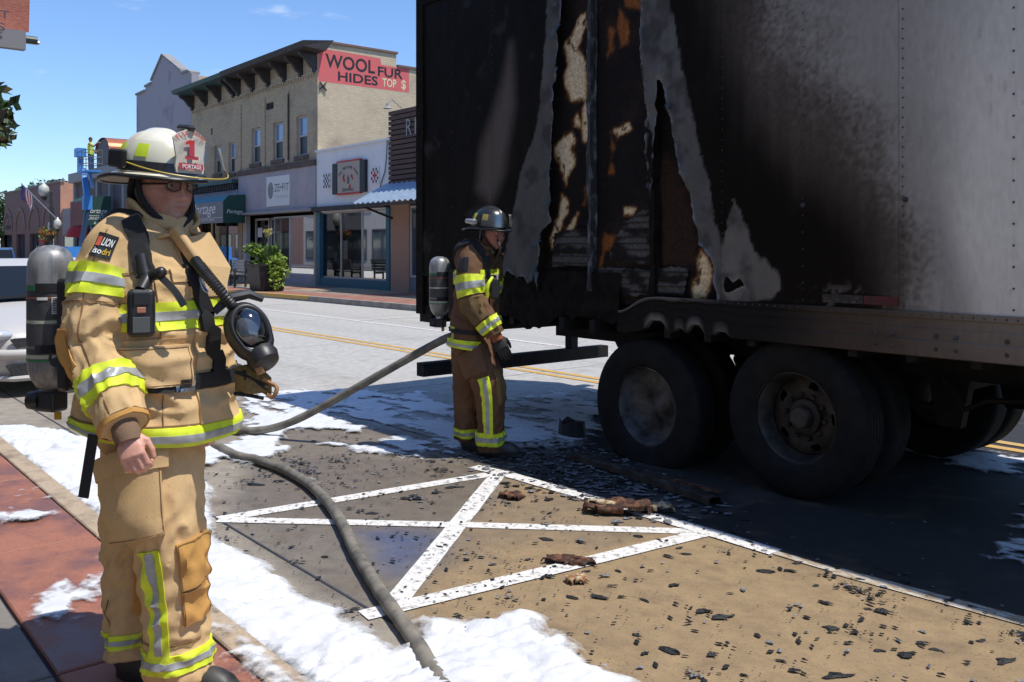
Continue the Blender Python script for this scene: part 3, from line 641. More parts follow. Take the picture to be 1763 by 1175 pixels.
# ------------------------------------------------------------------ burnt semi-trailer
TY0, TY1 = 5.0, 7.44            # near and far side
TX0, TX1 = -7.47, 8.6           # rear and front end
m_skin = M('scorched_panel', (1.06, 1.06, 1.06), 0.5, c2=(0.95, 0.945, 0.94), ns=30, attr='Col', lo=0.4, hi=0.62, stretch=(1, 1, .35), bump=0.12, bs=60, bd=0.003, detail=7, spec=0.06)
m_char = M('charred_steel', (0.008, 0.006, 0.0048), 0.8, c2=(0.018, 0.014, 0.011), ns=14, bump=0.4, bs=50, bd=0.006, spec=0.1)
m_liner = M('burnt_liner', (1.1, 1.08, 1.05), 0.85, c2=(0.65, 0.6, 0.58), ns=40, attr='Col', bump=0.5, bs=60, bd=0.006, detail=8, spec=0.2)
m_alu = M('ashed_aluminium', (0.12, 0.115, 0.105), 0.65, 0.1, c2=(0.04, 0.068, 0.066), ns=9, lo=0.42, hi=0.62, stretch=(1, 1, 2.5), bump=0.3, bs=40, bd=0.004)
m_under = M('sooty_underframe', (0.010, 0.009, 0.0085), 0.75, spec=.25, c2=(0.022, 0.018, 0.015), ns=8, bump=0.3, bs=40, bd=0.004)
m_white = M('white_trailer_paint', (0.6, 0.6, 0.59), 0.45, c2=(0.5, 0.5, 0.49), ns=4)
m_tyre = M('tyre_rubber', (0.008, 0.008, 0.0085), 0.8, c2=(0.016, 0.015, 0.014), ns=10, bump=0.2, bs=80, bd=0.003, spec=0.2)
m_rim = M('sooty_rim', (0.07, 0.057, 0.046), 0.65, 0.2, c2=(0.022, 0.019, 0.017), ns=9, lo=0.38, hi=0.6, bump=0.3, bs=60, bd=0.003, coords='obj')
m_rimf = M('foamed_rim', (0.17, 0.165, 0.165), 0.55, 0.2, c2=(0.03, 0.028, 0.027), ns=6, lo=0.36, hi=0.62, coords='obj')
m_redt = M('red_reflective_tape', (0.13, 0.012, 0.016), 0.5, c2=(0.05, 0.01, 0.01), ns=18)
m_tape = M('scorched_tape', (0.10, 0.08, 0.065), 0.6, c2=(0.02, 0.016, 0.013), ns=40, lo=0.38, hi=0.52)
m_rivet = M('rivet_steel', (0.10, 0.095, 0.09), 0.5, 0.3, c2=(0.03, 0.028, 0.026), ns=20)

trailer = thing('semi_trailer', 'fire-gutted white box trailer with a torn black side, parked in the street', 'trailer', (-3.9, 6.2, 0))

SP = np.array(SOOT)
def soot_at(X, Z):
    num = np.zeros(X.shape); den = np.zeros(X.shape)
    for x, z, v in SP:
        d2 = (X - x) ** 2 + ((Z - z) * 0.8) ** 2
        w = np.exp(-d2 / (2 * .15 ** 2)) + 1e-4 * np.exp(-d2 / (2 * .5 ** 2)) + 1e-9
        num += w * v; den += w
    return num / den
def skin_colour(X, Z):
    n = fbm(X, Z, 2.2, 5, 5); nf = fbm(X, Z, 14, 4, 8); ns = fbm(X * 5, Z * 0.55, 4, 4, 31)
    v = soot_at(X + 0.05 * n, Z + 0.05 * nf)
    v = v + (0.05 * n + 0.03 * ns) * (.3 + .7 * sstep(.12, .5, v))
    # blistered, speckled paint where the soot is half burnt off
    sp = fbm(X, Z, 46, 2, 77)
    mid = np.exp(-((v - 0.58) / 0.18) ** 2)
    v = v + mid * 0.12 * sp + 0.02 * nf
    v = np.clip(v, 0, 1)
    C = np.zeros(X.shape + (3,)); C[:] = (0.80, 0.745, 0.64)
    C = lerp(C, (0.36, 0.33, 0.29), sstep(0.02, 0.42, v))
    C = lerp(C, (0.12, 0.096, 0.076), sstep(0.38, 0.76, v))
    C = lerp(C, (0.0095, 0.0072, 0.0054), sstep(0.62, 0.965, v))
    # dark dashes of soot running down the clean panels
    dash = sstep(0.52, 0.66, fbm(X * 9, Z * 1.3, 5, 3, 91)) * sstep(-2.9, -2.3, X)
    C = lerp(C, (0.16, 0.15, 0.14), dash * 0.25)
    # rubbed pale streak
    s = sdf(RUB, X, Z) + 0.03 * n
    C = lerp(C, (0.15, 0.12, 0.10), sstep(-0.10, 0.10, s) * 0.8)
    # bare, ash-grey metal round the hole
    rag = 0.022 * fbm(X, Z, 26, 3, 41)
    for P_, cc in ((GREYL, (0.115, 0.108, 0.099)), (GREYR, (0.135, 0.127, 0.116)), (GREYT, (0.17, 0.15, 0.13))):
        s = sdf(P_, X, Z) + rag
        k = sstep(-0.006, 0.012, s)
        tone = (0.72 + 0.5 * (fbm(X * 1.5, Z * .7, 5, 4, 61) * 0.5 + 0.5))
        cl = np.array(cc)[None, None, :] * tone[..., None]
        C = C * (1 - k[..., None]) + cl * k[..., None]
        C = lerp(C, (0.05, 0.045, 0.043), k * sstep(0.05, .45, fbm(X, Z, 4.5, 4, 12)) * .75)
    # white dust along the lower black panel
    C = lerp(C, (0.17, 0.14, 0.12), sstep(0.15, 0.5, fbm(X, Z, 20, 3, 14)) * sstep(-3.3, -2.9, X) * sstep(1.42, 1.3, Z) * (X < -2.58) * 0.7)
    # scattered pale spots on the black left panel
    C = lerp(C, (0.06, 0.056, 0.052), sstep(0.3, 0.62, fbm(X, Z, 3.1, 5, 15)) * (X < -5.5) * 0.5)
    return C

def panel(x0, x1, step, name='side_panel'):
    xs_ = np.linspace(x0, x1, max(2, int((x1 - x0) / step)))
    zs_ = np.linspace(1.22, 3.99, int(2.77 / step) if step < .1 else 14)
    X, Z = np.meshgrid(xs_, zs_, indexing='ij')
    h = sdf(HOLE, X, Z) + 0.016 * fbm(X, Z, 18, 3, 2)
    h = np.maximum(h, sdf(TEAR, X, Z) + 0.004)
    lowcut = sstep(-4.85, -4.95, X) * (1.34 + 0.07 * fbm(X, Z * 0, 9, 3, 4) - Z)   # bottom edge burnt away behind the rail end
    h = np.maximum(h, np.where(X < -4.9, lowcut, -1))
    edge = np.exp(-np.maximum(-h, 0) / 0.035)
    Yv = TY0 + 0.004 * fbm(X, Z, 1.6, 3, 7) - edge * 0.032 * (0.3 + fbm(X, Z, 9, 3, 19)) - 0.006 * np.exp(-np.maximum(-h, 0) / 0.2) * fbm(X, Z, 6, 2, 23)
    # heat-buckled sheet
    Yv -= 0.012 * sstep(-3.2, -4.6, X) * fbm(X, Z * .6, 2.6, 3, 29)
    ok = ~((h[:-1, :-1] > 0) & (h[1:, :-1] > 0) & (h[1:, 1:] > 0) & (h[:-1, 1:] > 0))
    keep = ok
    C = skin_colour(X, Z)
    if step < .1 and (h > 0).any():       # pull the cut edge onto the outline so that it runs smoothly
        gx_, gz_ = np.gradient(h, xs_, zs_)
        gl_ = np.sqrt(gx_ ** 2 + gz_ ** 2) + 1e-6
        sh_ = np.clip(h, 0, step * 1.6) * np.where(X < x1 - 1e-6, 1, 0) * np.where(X > x0 + 1e-6, 1, 0)
        X = X - gx_ / gl_ * sh_; Z = Z - gz_ / gl_ * sh_
    lip = sstep(0.022, 0.0, -h) * sstep(0.0, .4, fbm(X, Z, 20, 2, 44) + .2)
    C = lerp(C, (0.26, 0.26, 0.27), lip * 0.7)
    o = grid_mesh(name, np.stack([X, Yv, Z], -1), m_skin, trailer, keep=keep, attrs={'Col': C})
    return o
for a, b in ((-7.40, -6.31), (-6.308, -5.062), (-5.06, -3.818), (-3.816, -2.571), (-2.569, -1.324)):
    panel(a, b, 0.014)
xx = -1.322
while xx < TX1 - 0.1:
    panel(xx, min(xx + 1.244, TX1 - .05), 0.12); xx += 1.247

# soot-black plywood and foam lining seen through the hole
xs_ = np.linspace(-6.2, -3.3, 210); zs_ = np.linspace(1.16, 3.98, 200)
X, Z = np.meshgrid(xs_, zs_, indexing='ij')
C = np.zeros(X.shape + (3,)); C[:] = (0.014, 0.011, 0.010)
C = lerp(C, (0.035, 0.022, 0.016), sstep(-.1, .5, fbm(X, Z, 3, 4, 66)))
rg = 0.030 * fbm(X, Z, 16, 4, 67) + 0.030 * fbm(X, Z, 6, 3, 167)
for p in BROWNP:
    C = lerp(C, (0.05, 0.026, 0.016), sstep(-0.05, 0.05, sdf(p, X, Z) + rg * 2) * 0.8)
for p in ORANGE:
    s = sdf(p, X, Z) + rg
    C = lerp(C, (0.30, 0.105, 0.025), sstep(-0.025, 0.02, s))
    C = lerp(C, (0.50, 0.25, 0.09), sstep(0.012, 0.03, s) * sstep(0.2, .5, fbm(X, Z, 18, 3, 68)))
for p in CREAM:
    s = sdf(p, X, Z) + rg
    C = lerp(C, (0.13, 0.045, 0.014), sstep(-0.034, -0.012, s))
    C = lerp(C, (0.72, 0.50, 0.24), sstep(-0.012, 0.004, s))
    C = lerp(C, (0.92, 0.76, 0.48), sstep(0.004, 0.02, s))
    C = lerp(C, (0.10, 0.045, 0.02), sstep(0.42, 0.52, fbm(X, Z, 15, 3, 69)) * sstep(-.01, .01, s))
Yv = 5.078 + 0.012 * fbm(X, Z, 7, 4, 70)
grid_mesh('wall_lining', np.stack([X, Yv, Z], -1), m_liner, trailer, attrs={'Col': C})

# wall posts, shredded
def post(x, w, z0, z1, mat, seed, y=5.012):
    zs = np.linspace(z0, z1, 90)
    us = np.array([-1, -1, -.55, -.5, .5, .55, 1, 1.0]); dy = np.array([.055, .05, .05, 0, 0, .05, .05, .055])
    Zg, U = np.meshgrid(zs, us, indexing='ij')
    n = fbm(Zg * 1.0, U * 2 + seed, 7, 4, seed)
    P_ = np.stack([x + U * w / 2 * (1 + .55 * n) + 0.012 * fbm(Zg, U * 0, 3, 3, seed + 5), y + np.broadcast_to(dy, U.shape) - 0.018 * n, Zg], -1)
    return grid_mesh('wall_post', P_, mat, trailer, smooth=False)
m_postm = M('blistered_post', (0.03, 0.028, 0.028), 0.6, c2=(0.16, 0.16, 0.165), ns=26, lo=0.52, hi=0.66, stretch=(1, 1, .4), bump=0.6, bs=70, bd=0.008)
post(-5.095, 0.075, 1.25, 3.97, m_postm, 3)
post(-4.455, 0.085, 1.20, 3.97, m_char, 8, 5.02)
post(-5.72, 0.08, 1.22, 3.97, m_char, 12, 5.02)
# grey scuff plates low on the lining
for i, p in enumerate(PLATES):
    xs0 = [q[0] for q in p]; zs0 = [q[1] for q in p]
    X, Z = np.meshgrid(np.linspace(min(xs0), max(xs0), 40), np.linspace(min(zs0), max(zs0), 30), indexing='ij')
    s = sdf(p, X, Z) + 0.015 * fbm(X, Z, 22, 3, 80 + i)
    keep = (s[:-1, :-1] > 0) & (s[1:, 1:] > 0)
    rib = 0.006 * (np.sin(Z * 2 * math.pi / 0.052) > 0.6)
    Y_ = 5.058 - rib + 0.006 * fbm(X, Z, 6, 2, 90 + i)
    Cc = np.zeros(X.shape + (3,)); Cc[:] = (0.115, 0.11, 0.105)
    Cc = lerp(Cc, (0.02, 0.017, 0.015), sstep(-0.1, .25, fbm(X * .8, Z * 2, 7, 4, 70 + i)))
    Cc = lerp(Cc, (0.02, 0.017, 0.015), (np.sin(Z * 2 * math.pi / 0.052) > 0.75) * 0.8)
    grid_mesh('scuff_plate', np.stack([X, Y_, Z], -1), m_liner, trailer, keep=keep, attrs={'Col': Cc})

# curled shreds of sheet along the torn edges
rs = random.Random(31)
ed_ = [(HOLE[i], HOLE[i + 1]) for i in range(len(HOLE) - 1) if 1.35 < HOLE[i][1] < 3.9 and HOLE[i][1] != HOLE[i + 1][1] and HOLE[i][0] < -3.9]
for k_ in range(18):
    (xa, za), (xb, zb) = rs.choice(ed_); f_ = rs.random(); x0, z0 = xa + (xb - xa) * f_, za + (zb - za) * f_
    if not 1.35 < z0 < 3.9 or -4.62 < x0 < -4.28: continue
    L_, w_ = rs.uniform(.05, .16), rs.uniform(.012, .035); sg = rs.choice((-1, 1)); vs = []
    for i in range(7):
        t_ = i / 6
        cx_s = x0 + sg * .02 * math.sin(t_ * 3) + sg * L_ * .25 * t_; cy_s = TY0 - .012 - .05 * math.sin(t_ * 2.2) * rs.uniform(.6, 1); cz_s = z0 - L_ * t_
        ww = w_ * (1 - .7 * t_)
        vs += [(cx_s - ww, cy_s + .012 * sg * t_, cz_s), (cx_s + ww, cy_s - .012 * sg * t_, cz_s)]
    mbs = MB(); mbs.add(vs, [(2 * i, 2 * i + 1, 2 * i + 3, 2 * i + 2) for i in range(6)]); mbs.build('metal_shred', m_alu, trailer, smooth=True)

# box: roof, floor, far side, ends, rails
b = MB(); b.box(TX0 + .02, TX1, TY0 + .02, TY1 - .02, 4.04, 4.07); b.build('roof', m_white, trailer)
b = MB(); b.box(-7.42, TX1, 5.10, TY1 - .03, 1.03, 1.15); b.build('floor', m_under, trailer)
b = MB(); b.box(TX0 + .02, TX1, TY1 - .03, TY1, 1.0, 4.03); b.build('far_side_panel', m_white, trailer)
b = MB(); b.box(TX1, TX1 + .05, TY0, TY1, 1.0, 4.06); b.build('front_panel', m_white, trailer)
b = MB()
b.box(TX0 - .02, TX0 + .03, 5.12, 6.20, 1.16, 3.9); b.build('rear_door', m_char, trailer)
b = MB(); b.box(TX0 - .02, TX0 + .03, 6.23, 7.32, 1.16, 3.9); b.build('rear_door', m_char, trailer)
for y in (TY0 - .012, TY1 - .10):
    b = MB(); b.box(TX0 - .03, TX0 + .085, y, y + .11, 0.94, 4.05); b.build('corner_post', m_char, trailer)
b = MB(); b.box(TX0 + .09, TX1, TY0 - .016, TY0 + .07, 3.965, 4.045); b.build('top_rail', m_char, trailer)
b = MB(); b.box(TX0 - .03, TX0 + .085, TY0 + .10, TY1 - .10, 3.91, 4.05); b.build('rear_header', m_char, trailer)

# bottom rail, melted at its rear end
xs_ = np.concatenate([np.arange(-4.77, -1.7, 0.018), np.linspace(-1.7, TX1, 30)])
prof = [(0.012, 1.238), (-0.012, 1.236), (-0.014, 1.205), (-0.006, 1.195), (-0.006, 1.15), (-0.012, 1.145), (-0.012, 1.085), (-0.02, 1.078), (-0.02, 0.992), (-0.008, 0.985), (0.03, 0.985)]
X = np.repeat(xs_[:, None], len(prof), 1)
Yp = np.array([p[0] for p in prof])[None, :] + TY0 + 0 * X
Zp = np.array([p[1] for p in prof])[None, :] + 0 * X
u = (X + 4.77)
burn = sstep(1.25, 0.0, u)
scal = np.zeros_like(X)
for xc, w_, a_ in ((-4.38, .10, .085), (-4.16, .05, .035), (-4.02, .07, .07), (-3.80, .06, .04)):
    scal = np.maximum(scal, a_ * np.exp(-((X - xc) / w_) ** 4))
tb = (Zp - 0.985) / (1.238 - 0.985)
Zp = Zp + (1 - tb) * (scal + 0.02 * fbm(X, X * 0, 9, 3, 5) * burn) + burn ** 2 * (-0.09) * sstep(.3, 0, u) * tb - 0.03 * sstep(.45, 0., u)
Yp = Yp + 0.03 * fbm(X, Zp, 3.5, 3, 51) * burn
tR = sstep(-3.9, -1.9, X)
C = np.zeros(X.shape + (3,)); C[:] = (0.016, 0.014, 0.013)
C = lerp(C, (0.085, 0.062, 0.045), sstep(-3.6, -2.7, X + .2 * fbm(X, Zp, 2, 3, 6)))
C = lerp(C, (0.24, 0.19, 0.145), sstep(-2.8, -1.8, X + .3 * fbm(X, Zp * 3, 2, 3, 7)))
C = lerp(C, (0.28, 0.26, 0.24), (tb < .12) * scal * 9 * (scal > 0.012))
C = lerp(C, (0.23, 0.20, 0.17), (tb > .93) * sstep(-3.6, -4.3, X) * .8)
rail = grid_mesh('bottom_rail', np.stack([X, Yp, Zp], -1), m_skin, trailer, attrs={'Col': C}, smooth=False)

# rivets: domes far too many to be told apart one by one
rv = MB()
def rivet(x, y, z, r):
    n = 8
    vs = [(x + r * math.cos(2 * math.pi * k / n), y, z + r * math.sin(2 * math.pi * k / n)) for k in range(n)]
    vs += [(x + .55 * r * math.cos(2 * math.pi * k / n), y - r * .55, z + .55 * r * math.sin(2 * math.pi * k / n)) for k in range(n)]
    rv.add(vs, [(k, (k + 1) % n, n + (k + 1) % n, n + k) for k in range(n)] + [tuple(range(n, 2 * n))])
hp = np.array(HOLE)
def inhole(x, z):
    return sdf(HOLE, np.array([[x]]), np.array([[z]]))[0, 0] > -0.02 or (x < -4.9 and z < 1.45)
for xs0, sp, r in ((-2.545, .056, .0055), (-3.80, .07, .005), (-6.30, .07, .005), (-3.186, .105, .0055), (-1.953, .112, .0065), (-4.484, .07, .006), (-5.42, .09, .006), (-6.9, .14, .005)):
    z = 1.27
    while z < 3.95:
        if not inhole(xs0, z): rivet(xs0, TY0 - 0.006, z, r)
        z += sp
x = -4.0
while x < 0:
    rivet(x, TY0 - 0.012, 1.222 if x < -3.2 else 1.218, 0.0075); x += .056
for x in (-2.35, -2.24, -1.98, -1.87, -2.6, -2.7):
    for z in (1.105, 1.035): rivet(x, TY0 - .018, z, .014)
for x, z in ((-2.53, 1.867), (-3.186, 1.86)):
    rivet(x, TY0 - .004, z, .017)
rv.build('rivets', m_rivet, trailer, kind='stuff')
b = MB(); b.box(-2.78, -2.573, TY0 - .009, TY0 - .004, 1.262, 1.312); b.build('reflective_tape', m_redt, trailer)
b = MB(); b.box(-3.05, -2.785, TY0 - .009, TY0 - .004, 1.262, 1.312); b.build('reflective_tape', m_tape, trailer)

# underframe
for yb in (5.72, 6.72):
    b = MB(); b.box(-6.2, -1.4, yb - .05, yb + .05, 0.78, 0.97); b.build('slider_rail', m_under, trailer)
x = -7.2
i = 0
while x < 8:
    if not (-2.4 < x < 8 and i % 2):
        b = MB(); b.box(x - .03, x + .03, 5.04 + (0.05 * math.sin(i * 7.1) if x < -4.8 else 0), 7.40, 0.94 if x > -4.8 else 0.92, 1.029); b.build('cross_member', m_under, trailer)
    x += 0.36; i += 1
b = MB(); b.box(-7.48, -7.28, 5.02, 7.42, 0.86, 1.02)
b.box(-7.46, -7.30, 5.4, 7.0, 0.74, 0.86); b.build('rear_frame', m_under, trailer)
guard = MB(); guard.box(-7.40, -7.28, 4.93, 7.47, 0.34, 0.47)
gd = guard.build('underride_guard', m_under, trailer)
for y in (5.5, 6.95):
    b = MB(); b.box(-7.39, -7.29, y - .05, y + .05, 0.47, 0.80); b.build('guard_strut', m_under, gd)
# torn floor sheet hanging behind the firefighter
xs_ = np.linspace(-7.38, -4.78, 150); us_ = np.linspace(0, 1, 14)
X, U = np.meshgrid(xs_, us_, indexing='ij')
low = 1.02 + 0.10 * fbm(X, X * 0, 2.2, 4, 33) + 0.05 * fbm(X, X * 0, 9, 3, 34)
low = low - 0.10 * np.exp(-((X + 5.75) / .25) ** 2) - 0.08 * np.exp(-((X + 6.6) / .15) ** 2)
Zs = 1.40 + (low - 1.40) * U
grid_mesh('torn_side_sheet', np.stack([X, 5.03 + 0.03 * fbm(X, Zs, 5, 4, 35) - .02 * U ** 3 * fbm(X, X * 0, 7, 2, 36), Zs], -1), m_char, trailer, smooth=False)
# brackets, air tank, hoses
b = MB(); b.tube([(-5.6, 5.95, .78), (-5.6, 6.6, .78)], .12, 16); b.build('air_tank', m_under, trailer)
for xw in (-4.55, -3.29):
    b = MB(); b.tube([(xw, 5.3 if xw > -4 else 5.42, .5 if xw > -4 else .43), (xw, 7.14, .5 if xw > -4 else .43)], .07, 14); b.build('axle', m_under, trailer)
for xw in (-5.15, -3.865, -2.6):
    for yb in (5.72, 6.72):
        b = MB(); b.add([(xw - .13, yb - .04, .78), (xw + .13, yb - .04, .78), (xw + .07, yb - .04, .48), (xw - .07, yb - .04, .48), (xw - .13, yb + .04, .78), (xw + .13, yb + .04, .78), (xw + .07, yb + .04, .48), (xw - .07, yb + .04, .48)],
                        [(0, 1, 2, 3), (7, 6, 5, 4), (0, 4, 5, 1), (1, 5, 6, 2), (2, 6, 7, 3), (3, 7, 4, 0)]); b.build('spring_hanger', m_under, trailer)
for xw in (-4.55, -3.29):
    for yb in (5.72,):
        b = MB(); b.tube([(xw - .58, yb, .58), (xw - .3, yb, .61), (xw, yb, .62), (xw + .3, yb, .61), (xw + .58, yb, .58)], [.025, .035, .045, .035, .025], 8); b.build('leaf_spring', m_under, trailer)
        b = MB(); b.lathe([(0, -.09), (.08, -.09), (.085, 0), (.08, .09), (0, .09)], 16, (xw + .2, yb + (.14 if yb < 6 else -.14), .42), (1, 0, .3)); b.build('brake_chamber', m_under, trailer, smooth=True)

for xw in (-5.15, -3.865, -2.6):
    b = MB(); b.box(xw - .06, xw + .06, 5.78, 6.66, .70, .93); b.build('slider_cross_beam', m_under, trailer)
for xw in (-4.25, -2.98):
    for yb in (5.95, 6.5):
        b = MB(); b.lathe([(.0, .56), (.12, .56), (.14, .62), (.12, .67), (.14, .72), (.12, .78), (0, .78)], 18, (xw, yb, 0)); b.build('air_spring', m_under, trailer, smooth=True)
b = MB(); b.tube([(-1.9, 5.35, .72), (-1.1, 5.35, .72)], .15, 18); b.build('air_tank', m_under, trailer, smooth=True)
b = MB(); b.tube([(-2.6, 5.6, .80), (-2.45, 5.55, .62), (-2.3, 5.5, .70), (-1.9, 5.45, .75)], .018, 8); b.build('air_line', m_under, trailer, smooth=True)
# wheels: tyre, dished rim with hand holes, hub with nuts
def wheel(x, y, out, flat=0.0, rim_mat=None, detail=True, bowl=False):
    """out = -1 when the outer face looks toward the camera side"""
    R_, w = 0.505, 0.245
    w_o = bpy.data.objects.new('wheel', None); w_o.empty_display_size = .2; col.objects.link(w_o); w_o.parent = trailer
    WL_[w_o.name] = wloc(trailer).copy()
    zc = R_ - flat * 0.5
    tprof = [(.285, .085), (.30, .105), (.33, .118), (.39, .128), (.44, .126), (.475, .118), (.492, .108), (.500, .095)]
    for gx_ in (.07, .035, .0):
        tprof += [(.505, gx_ + .012), (.505, gx_ + .004), (.494, gx_ + .003), (.494, gx_ - .003), (.505, gx_ - .004)]
    half = tprof[:]
    half = [(r, h) for r, h in half if h >= 0]
    full = half + [(r, -h) for r, h in reversed(half)]
    full = [(r, h * w / .25) for r, h in full] + [(.285, -.085 * w / .25)]
    mb = MB(); mb.lathe(full, 56, (x, y, zc), (0, out, 0), ref=(0, 0, -1))
    vs = []
    for p in mb.v:
        px, py, pz = p
        if pz < zc:
            lim = 0.004
            if flat:
                k = max(0.0, (zc - pz) / R_)
                pz = max(lim + 0.0, zc - (zc - pz) * (1 - 0.0)) if pz > lim else lim + 0.004 * math.sin(px * 40)
                py = y + (py - y) * (1 + 0.25 * max(0, k - .72) / .28)
            else:
                pz = max(pz, lim)
        vs.append((px, py, pz))
    mb.v = vs
    mb.build('tyre', m_tyre, w_o, smooth=True)
    rm = rim_mat or m_rim
    if bowl:
        mb = MB(); mb.lathe([(.288, .098), (.300, .092), (.302, .075), (.285, .068), (.278, .05), (.27, .0), (.262, -.05), (.235, -.075), (.15, -.085), (.09, -.07), (.06, -.045), (0, -.04)], 56, (x, y, zc), (0, out, 0), ref=(0, 0, -1)); mb.build('rim', rm, w_o, smooth=True)
    elif detail:
        dish = [(.288, .098), (.300, .092), (.302, .075), (.285, .068), (.275, .05), (.262, .02), (.255, -.02), (.250, -.05)]
        mb = MB(); mb.lathe(dish, 56, (x, y, zc), (0, out, 0), ref=(0, 0, -1))
        # disc with hand holes cut out of the grid
        nr, na = 14, 120
        rr = np.linspace(.105, .250, nr); aa = np.arange(na) * 2 * math.pi / na
        A = Vector((0, 0, -1)); B = Vector((0, out, 0)).cross(A)
        def dpt(r, a):
            h = -.05 - .025 * math.sin((r - .105) / .145 * math.pi) * -1 - .012
            return Vector((x, y, zc)) + Vector((0, out, 0)) * h + A * (r * math.cos(a)) + B * (r * math.sin(a))
        vs = [dpt(r, a) for r in rr for a in aa]; fs = []
        for i in range(nr - 1):
            for k in range(na):
                rc = (rr[i] + rr[i + 1]) / 2; ac = aa[k] + math.pi / na
                hole = any((((rc - .205) / .027) ** 2 + (rc * ((ac - h0 + math.pi) % (2 * math.pi) - math.pi) / .036) ** 2) < 1 for h0 in [.35 + j * 2 * math.pi / 5 for j in range(5)])
                if not hole: fs.append((i * na + k, i * na + (k + 1) % na, (i + 1) * na + (k + 1) % na, (i + 1) * na + k))
        mb.add(vs, fs)
        mb.build('rim', rm, w_o, smooth=True)
        mb = MB(); mb.lathe([(.115, -.075), (.11, -.02), (.075, -.012), (.07, .035), (.062, .045), (0, .047)], 28, (x, y, zc), (0, out, 0))
        mb.build('hub', rm, w_o, smooth=True)
        for j in range(10):
            a = j * 2 * math.pi / 10 + .2
            c = Vector((x, y, zc)) + (A * math.cos(a) + B * math.sin(a)) * .142
            MB().lathe([(.016, -.07), (.016, -.02), (.008, -.012), (0, -.012)], 6, c, (0, out, 0)).build('wheel_nut', rm, w_o)
    else:
        mb = MB(); mb.lathe([(.288, .09), (.28, .05), (.2, .06), (.0, .05)], 32, (x, y, zc), (0, out, 0)); mb.build('rim', m_rim, w_o, smooth=True)
    return w_o
for xw, fl, rmm in ((-4.55, 0.19, m_rimf), (-3.29, 0.0, m_rim)):
    wheel(xw, 5.155, -1, fl, rmm, bowl=rmm is m_rimf)
    wheel(xw, 5.49, -1, fl * .6, m_rim, False)
    wheel(xw, 6.95, 1, fl * .6, m_rim, False)
    wheel(xw, 7.285, 1, fl * .3, m_rim)
# far landing gear and drive tandem of the tractor end, far to the right
for yb in (5.6, 6.85):
    b = MB(); b.box(5.6, 5.72, yb - .06, yb + .06, .1, 1.03); b.box(5.5, 5.82, yb - .12, yb + .12, .0, .1); b.build('landing_leg', m_under, trailer)

# ------------------------------------------------------------------ buildings across the street
FY = 16.0
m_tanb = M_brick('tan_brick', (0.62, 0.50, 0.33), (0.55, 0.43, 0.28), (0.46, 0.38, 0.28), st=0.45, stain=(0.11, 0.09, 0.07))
m_tanf = M_brick('shaded_stained_tan_brick', (0.52, 0.405, 0.26), (0.44, 0.335, 0.215), (0.34, 0.275, 0.2), st=0.55, stain=(0.10, 0.085, 0.07))  # stained tan brick, base colour darkened for the shaded street fronts
m_dkwood = M('dark_cornice_wood', (0.055, 0.045, 0.042), 0.7, c2=(0.03, 0.026, 0.025), ns=5)
m_green = M('green_cornice_paint', (0.03, 0.10, 0.10), 0.6, c2=(0.04, 0.075, 0.075), ns=4)
m_brownl = M('brown_stone_ledge', (0.14, 0.095, 0.075), 0.8, c2=(0.07, 0.05, 0.042), ns=4)
m_lav = M('lavender_stucco', (0.42, 0.38, 0.39), 0.85, c2=(0.36, 0.325, 0.335), ns=1.5, lo=.4, hi=.66, detail=8)
m_lavd = M('stained_lavender_stucco', (0.36, 0.32, 0.345), 0.9, c2=(0.16, 0.145, 0.15), ns=0.55, lo=.55, hi=.72, detail=9)
m_whitew = M('white_wall_paint', (0.78, 0.76, 0.75), 0.7, c2=(0.73, 0.71, 0.70), ns=2)
m_teal = M('teal_trim', (0.03, 0.12, 0.16), 0.5)
m_bslat = M('brown_wood_slat', (0.115, 0.062, 0.045), 0.75, c2=(0.07, 0.038, 0.03), ns=5, stretch=(.4, 1, 6))
m_black = M('black_paint', (0.015, 0.015, 0.016), 0.5)
m_bsign = M('red_wall_paint', (0.68, 0.12, 0.125), 0.85, c2=(0.60, 0.14, 0.13), ns=5, detail=8)
m_yellowish = M('cream_sign_paint', (0.72, 0.62, 0.36), 0.8)
m_frame = M('pale_window_frame', (0.45, 0.43, 0.40), 0.6)
m_alf = M('aluminium_frame', (0.42, 0.42, 0.42), 0.4, 0.6)
m_pane = M('window_pane', (0.05, 0.065, 0.09), 0.04, spec=1.0)
m_bluepane = M('blue_sash_pane', (0.16, 0.25, 0.42), 0.08, spec=0.9)  # upper sash panes: glossy sheet with a blue base colour
m_dpane = M('dark_screened_pane', (0.022, 0.02, 0.02), 0.35, spec=0.4)
m_shop = M_glass('shop_glass', (0.55, 0.58, 0.58), 1.25)
m_room = M('dim_shop_interior', (0.045, 0.04, 0.038), 0.9, c2=(0.02, 0.018, 0.018), ns=1.2)
m_tanpier = M_brick('painted_tan_brick', (0.42, 0.25, 0.17), (0.39, 0.235, 0.16), (0.36, 0.215, 0.15), st=0.1)
m_metalroof = M('pale_blue_metal_roof', (0.42, 0.52, 0.60), 0.4, 0.5, c2=(0.34, 0.42, 0.50), ns=6)
m_greycan = M('grey_awning_canvas', (0.20, 0.205, 0.20), 0.8)
m_greencan = M('dark_green_awning_canvas', (0.015, 0.065, 0.05), 0.6)
m_bluecan = M('teal_awning_top', (0.06, 0.22, 0.30), 0.7)
m_redcan = M('faded_red_awning', (0.20, 0.075, 0.07), 0.75)
m_redb2 = M_brick('orange_red_brick', (0.62, 0.27, 0.15), (0.52, 0.21, 0.12), (0.55, 0.4, 0.3), st=0.15)
m_redbf = M_brick('dull_red_brick', (0.22, 0.125, 0.105), (0.18, 0.10, 0.085), (0.2, 0.15, 0.13), st=0.15)
m_stone = M('dark_stone_panel', (0.10, 0.095, 0.095), 0.85, c2=(0.16, 0.15, 0.15), ns=6)
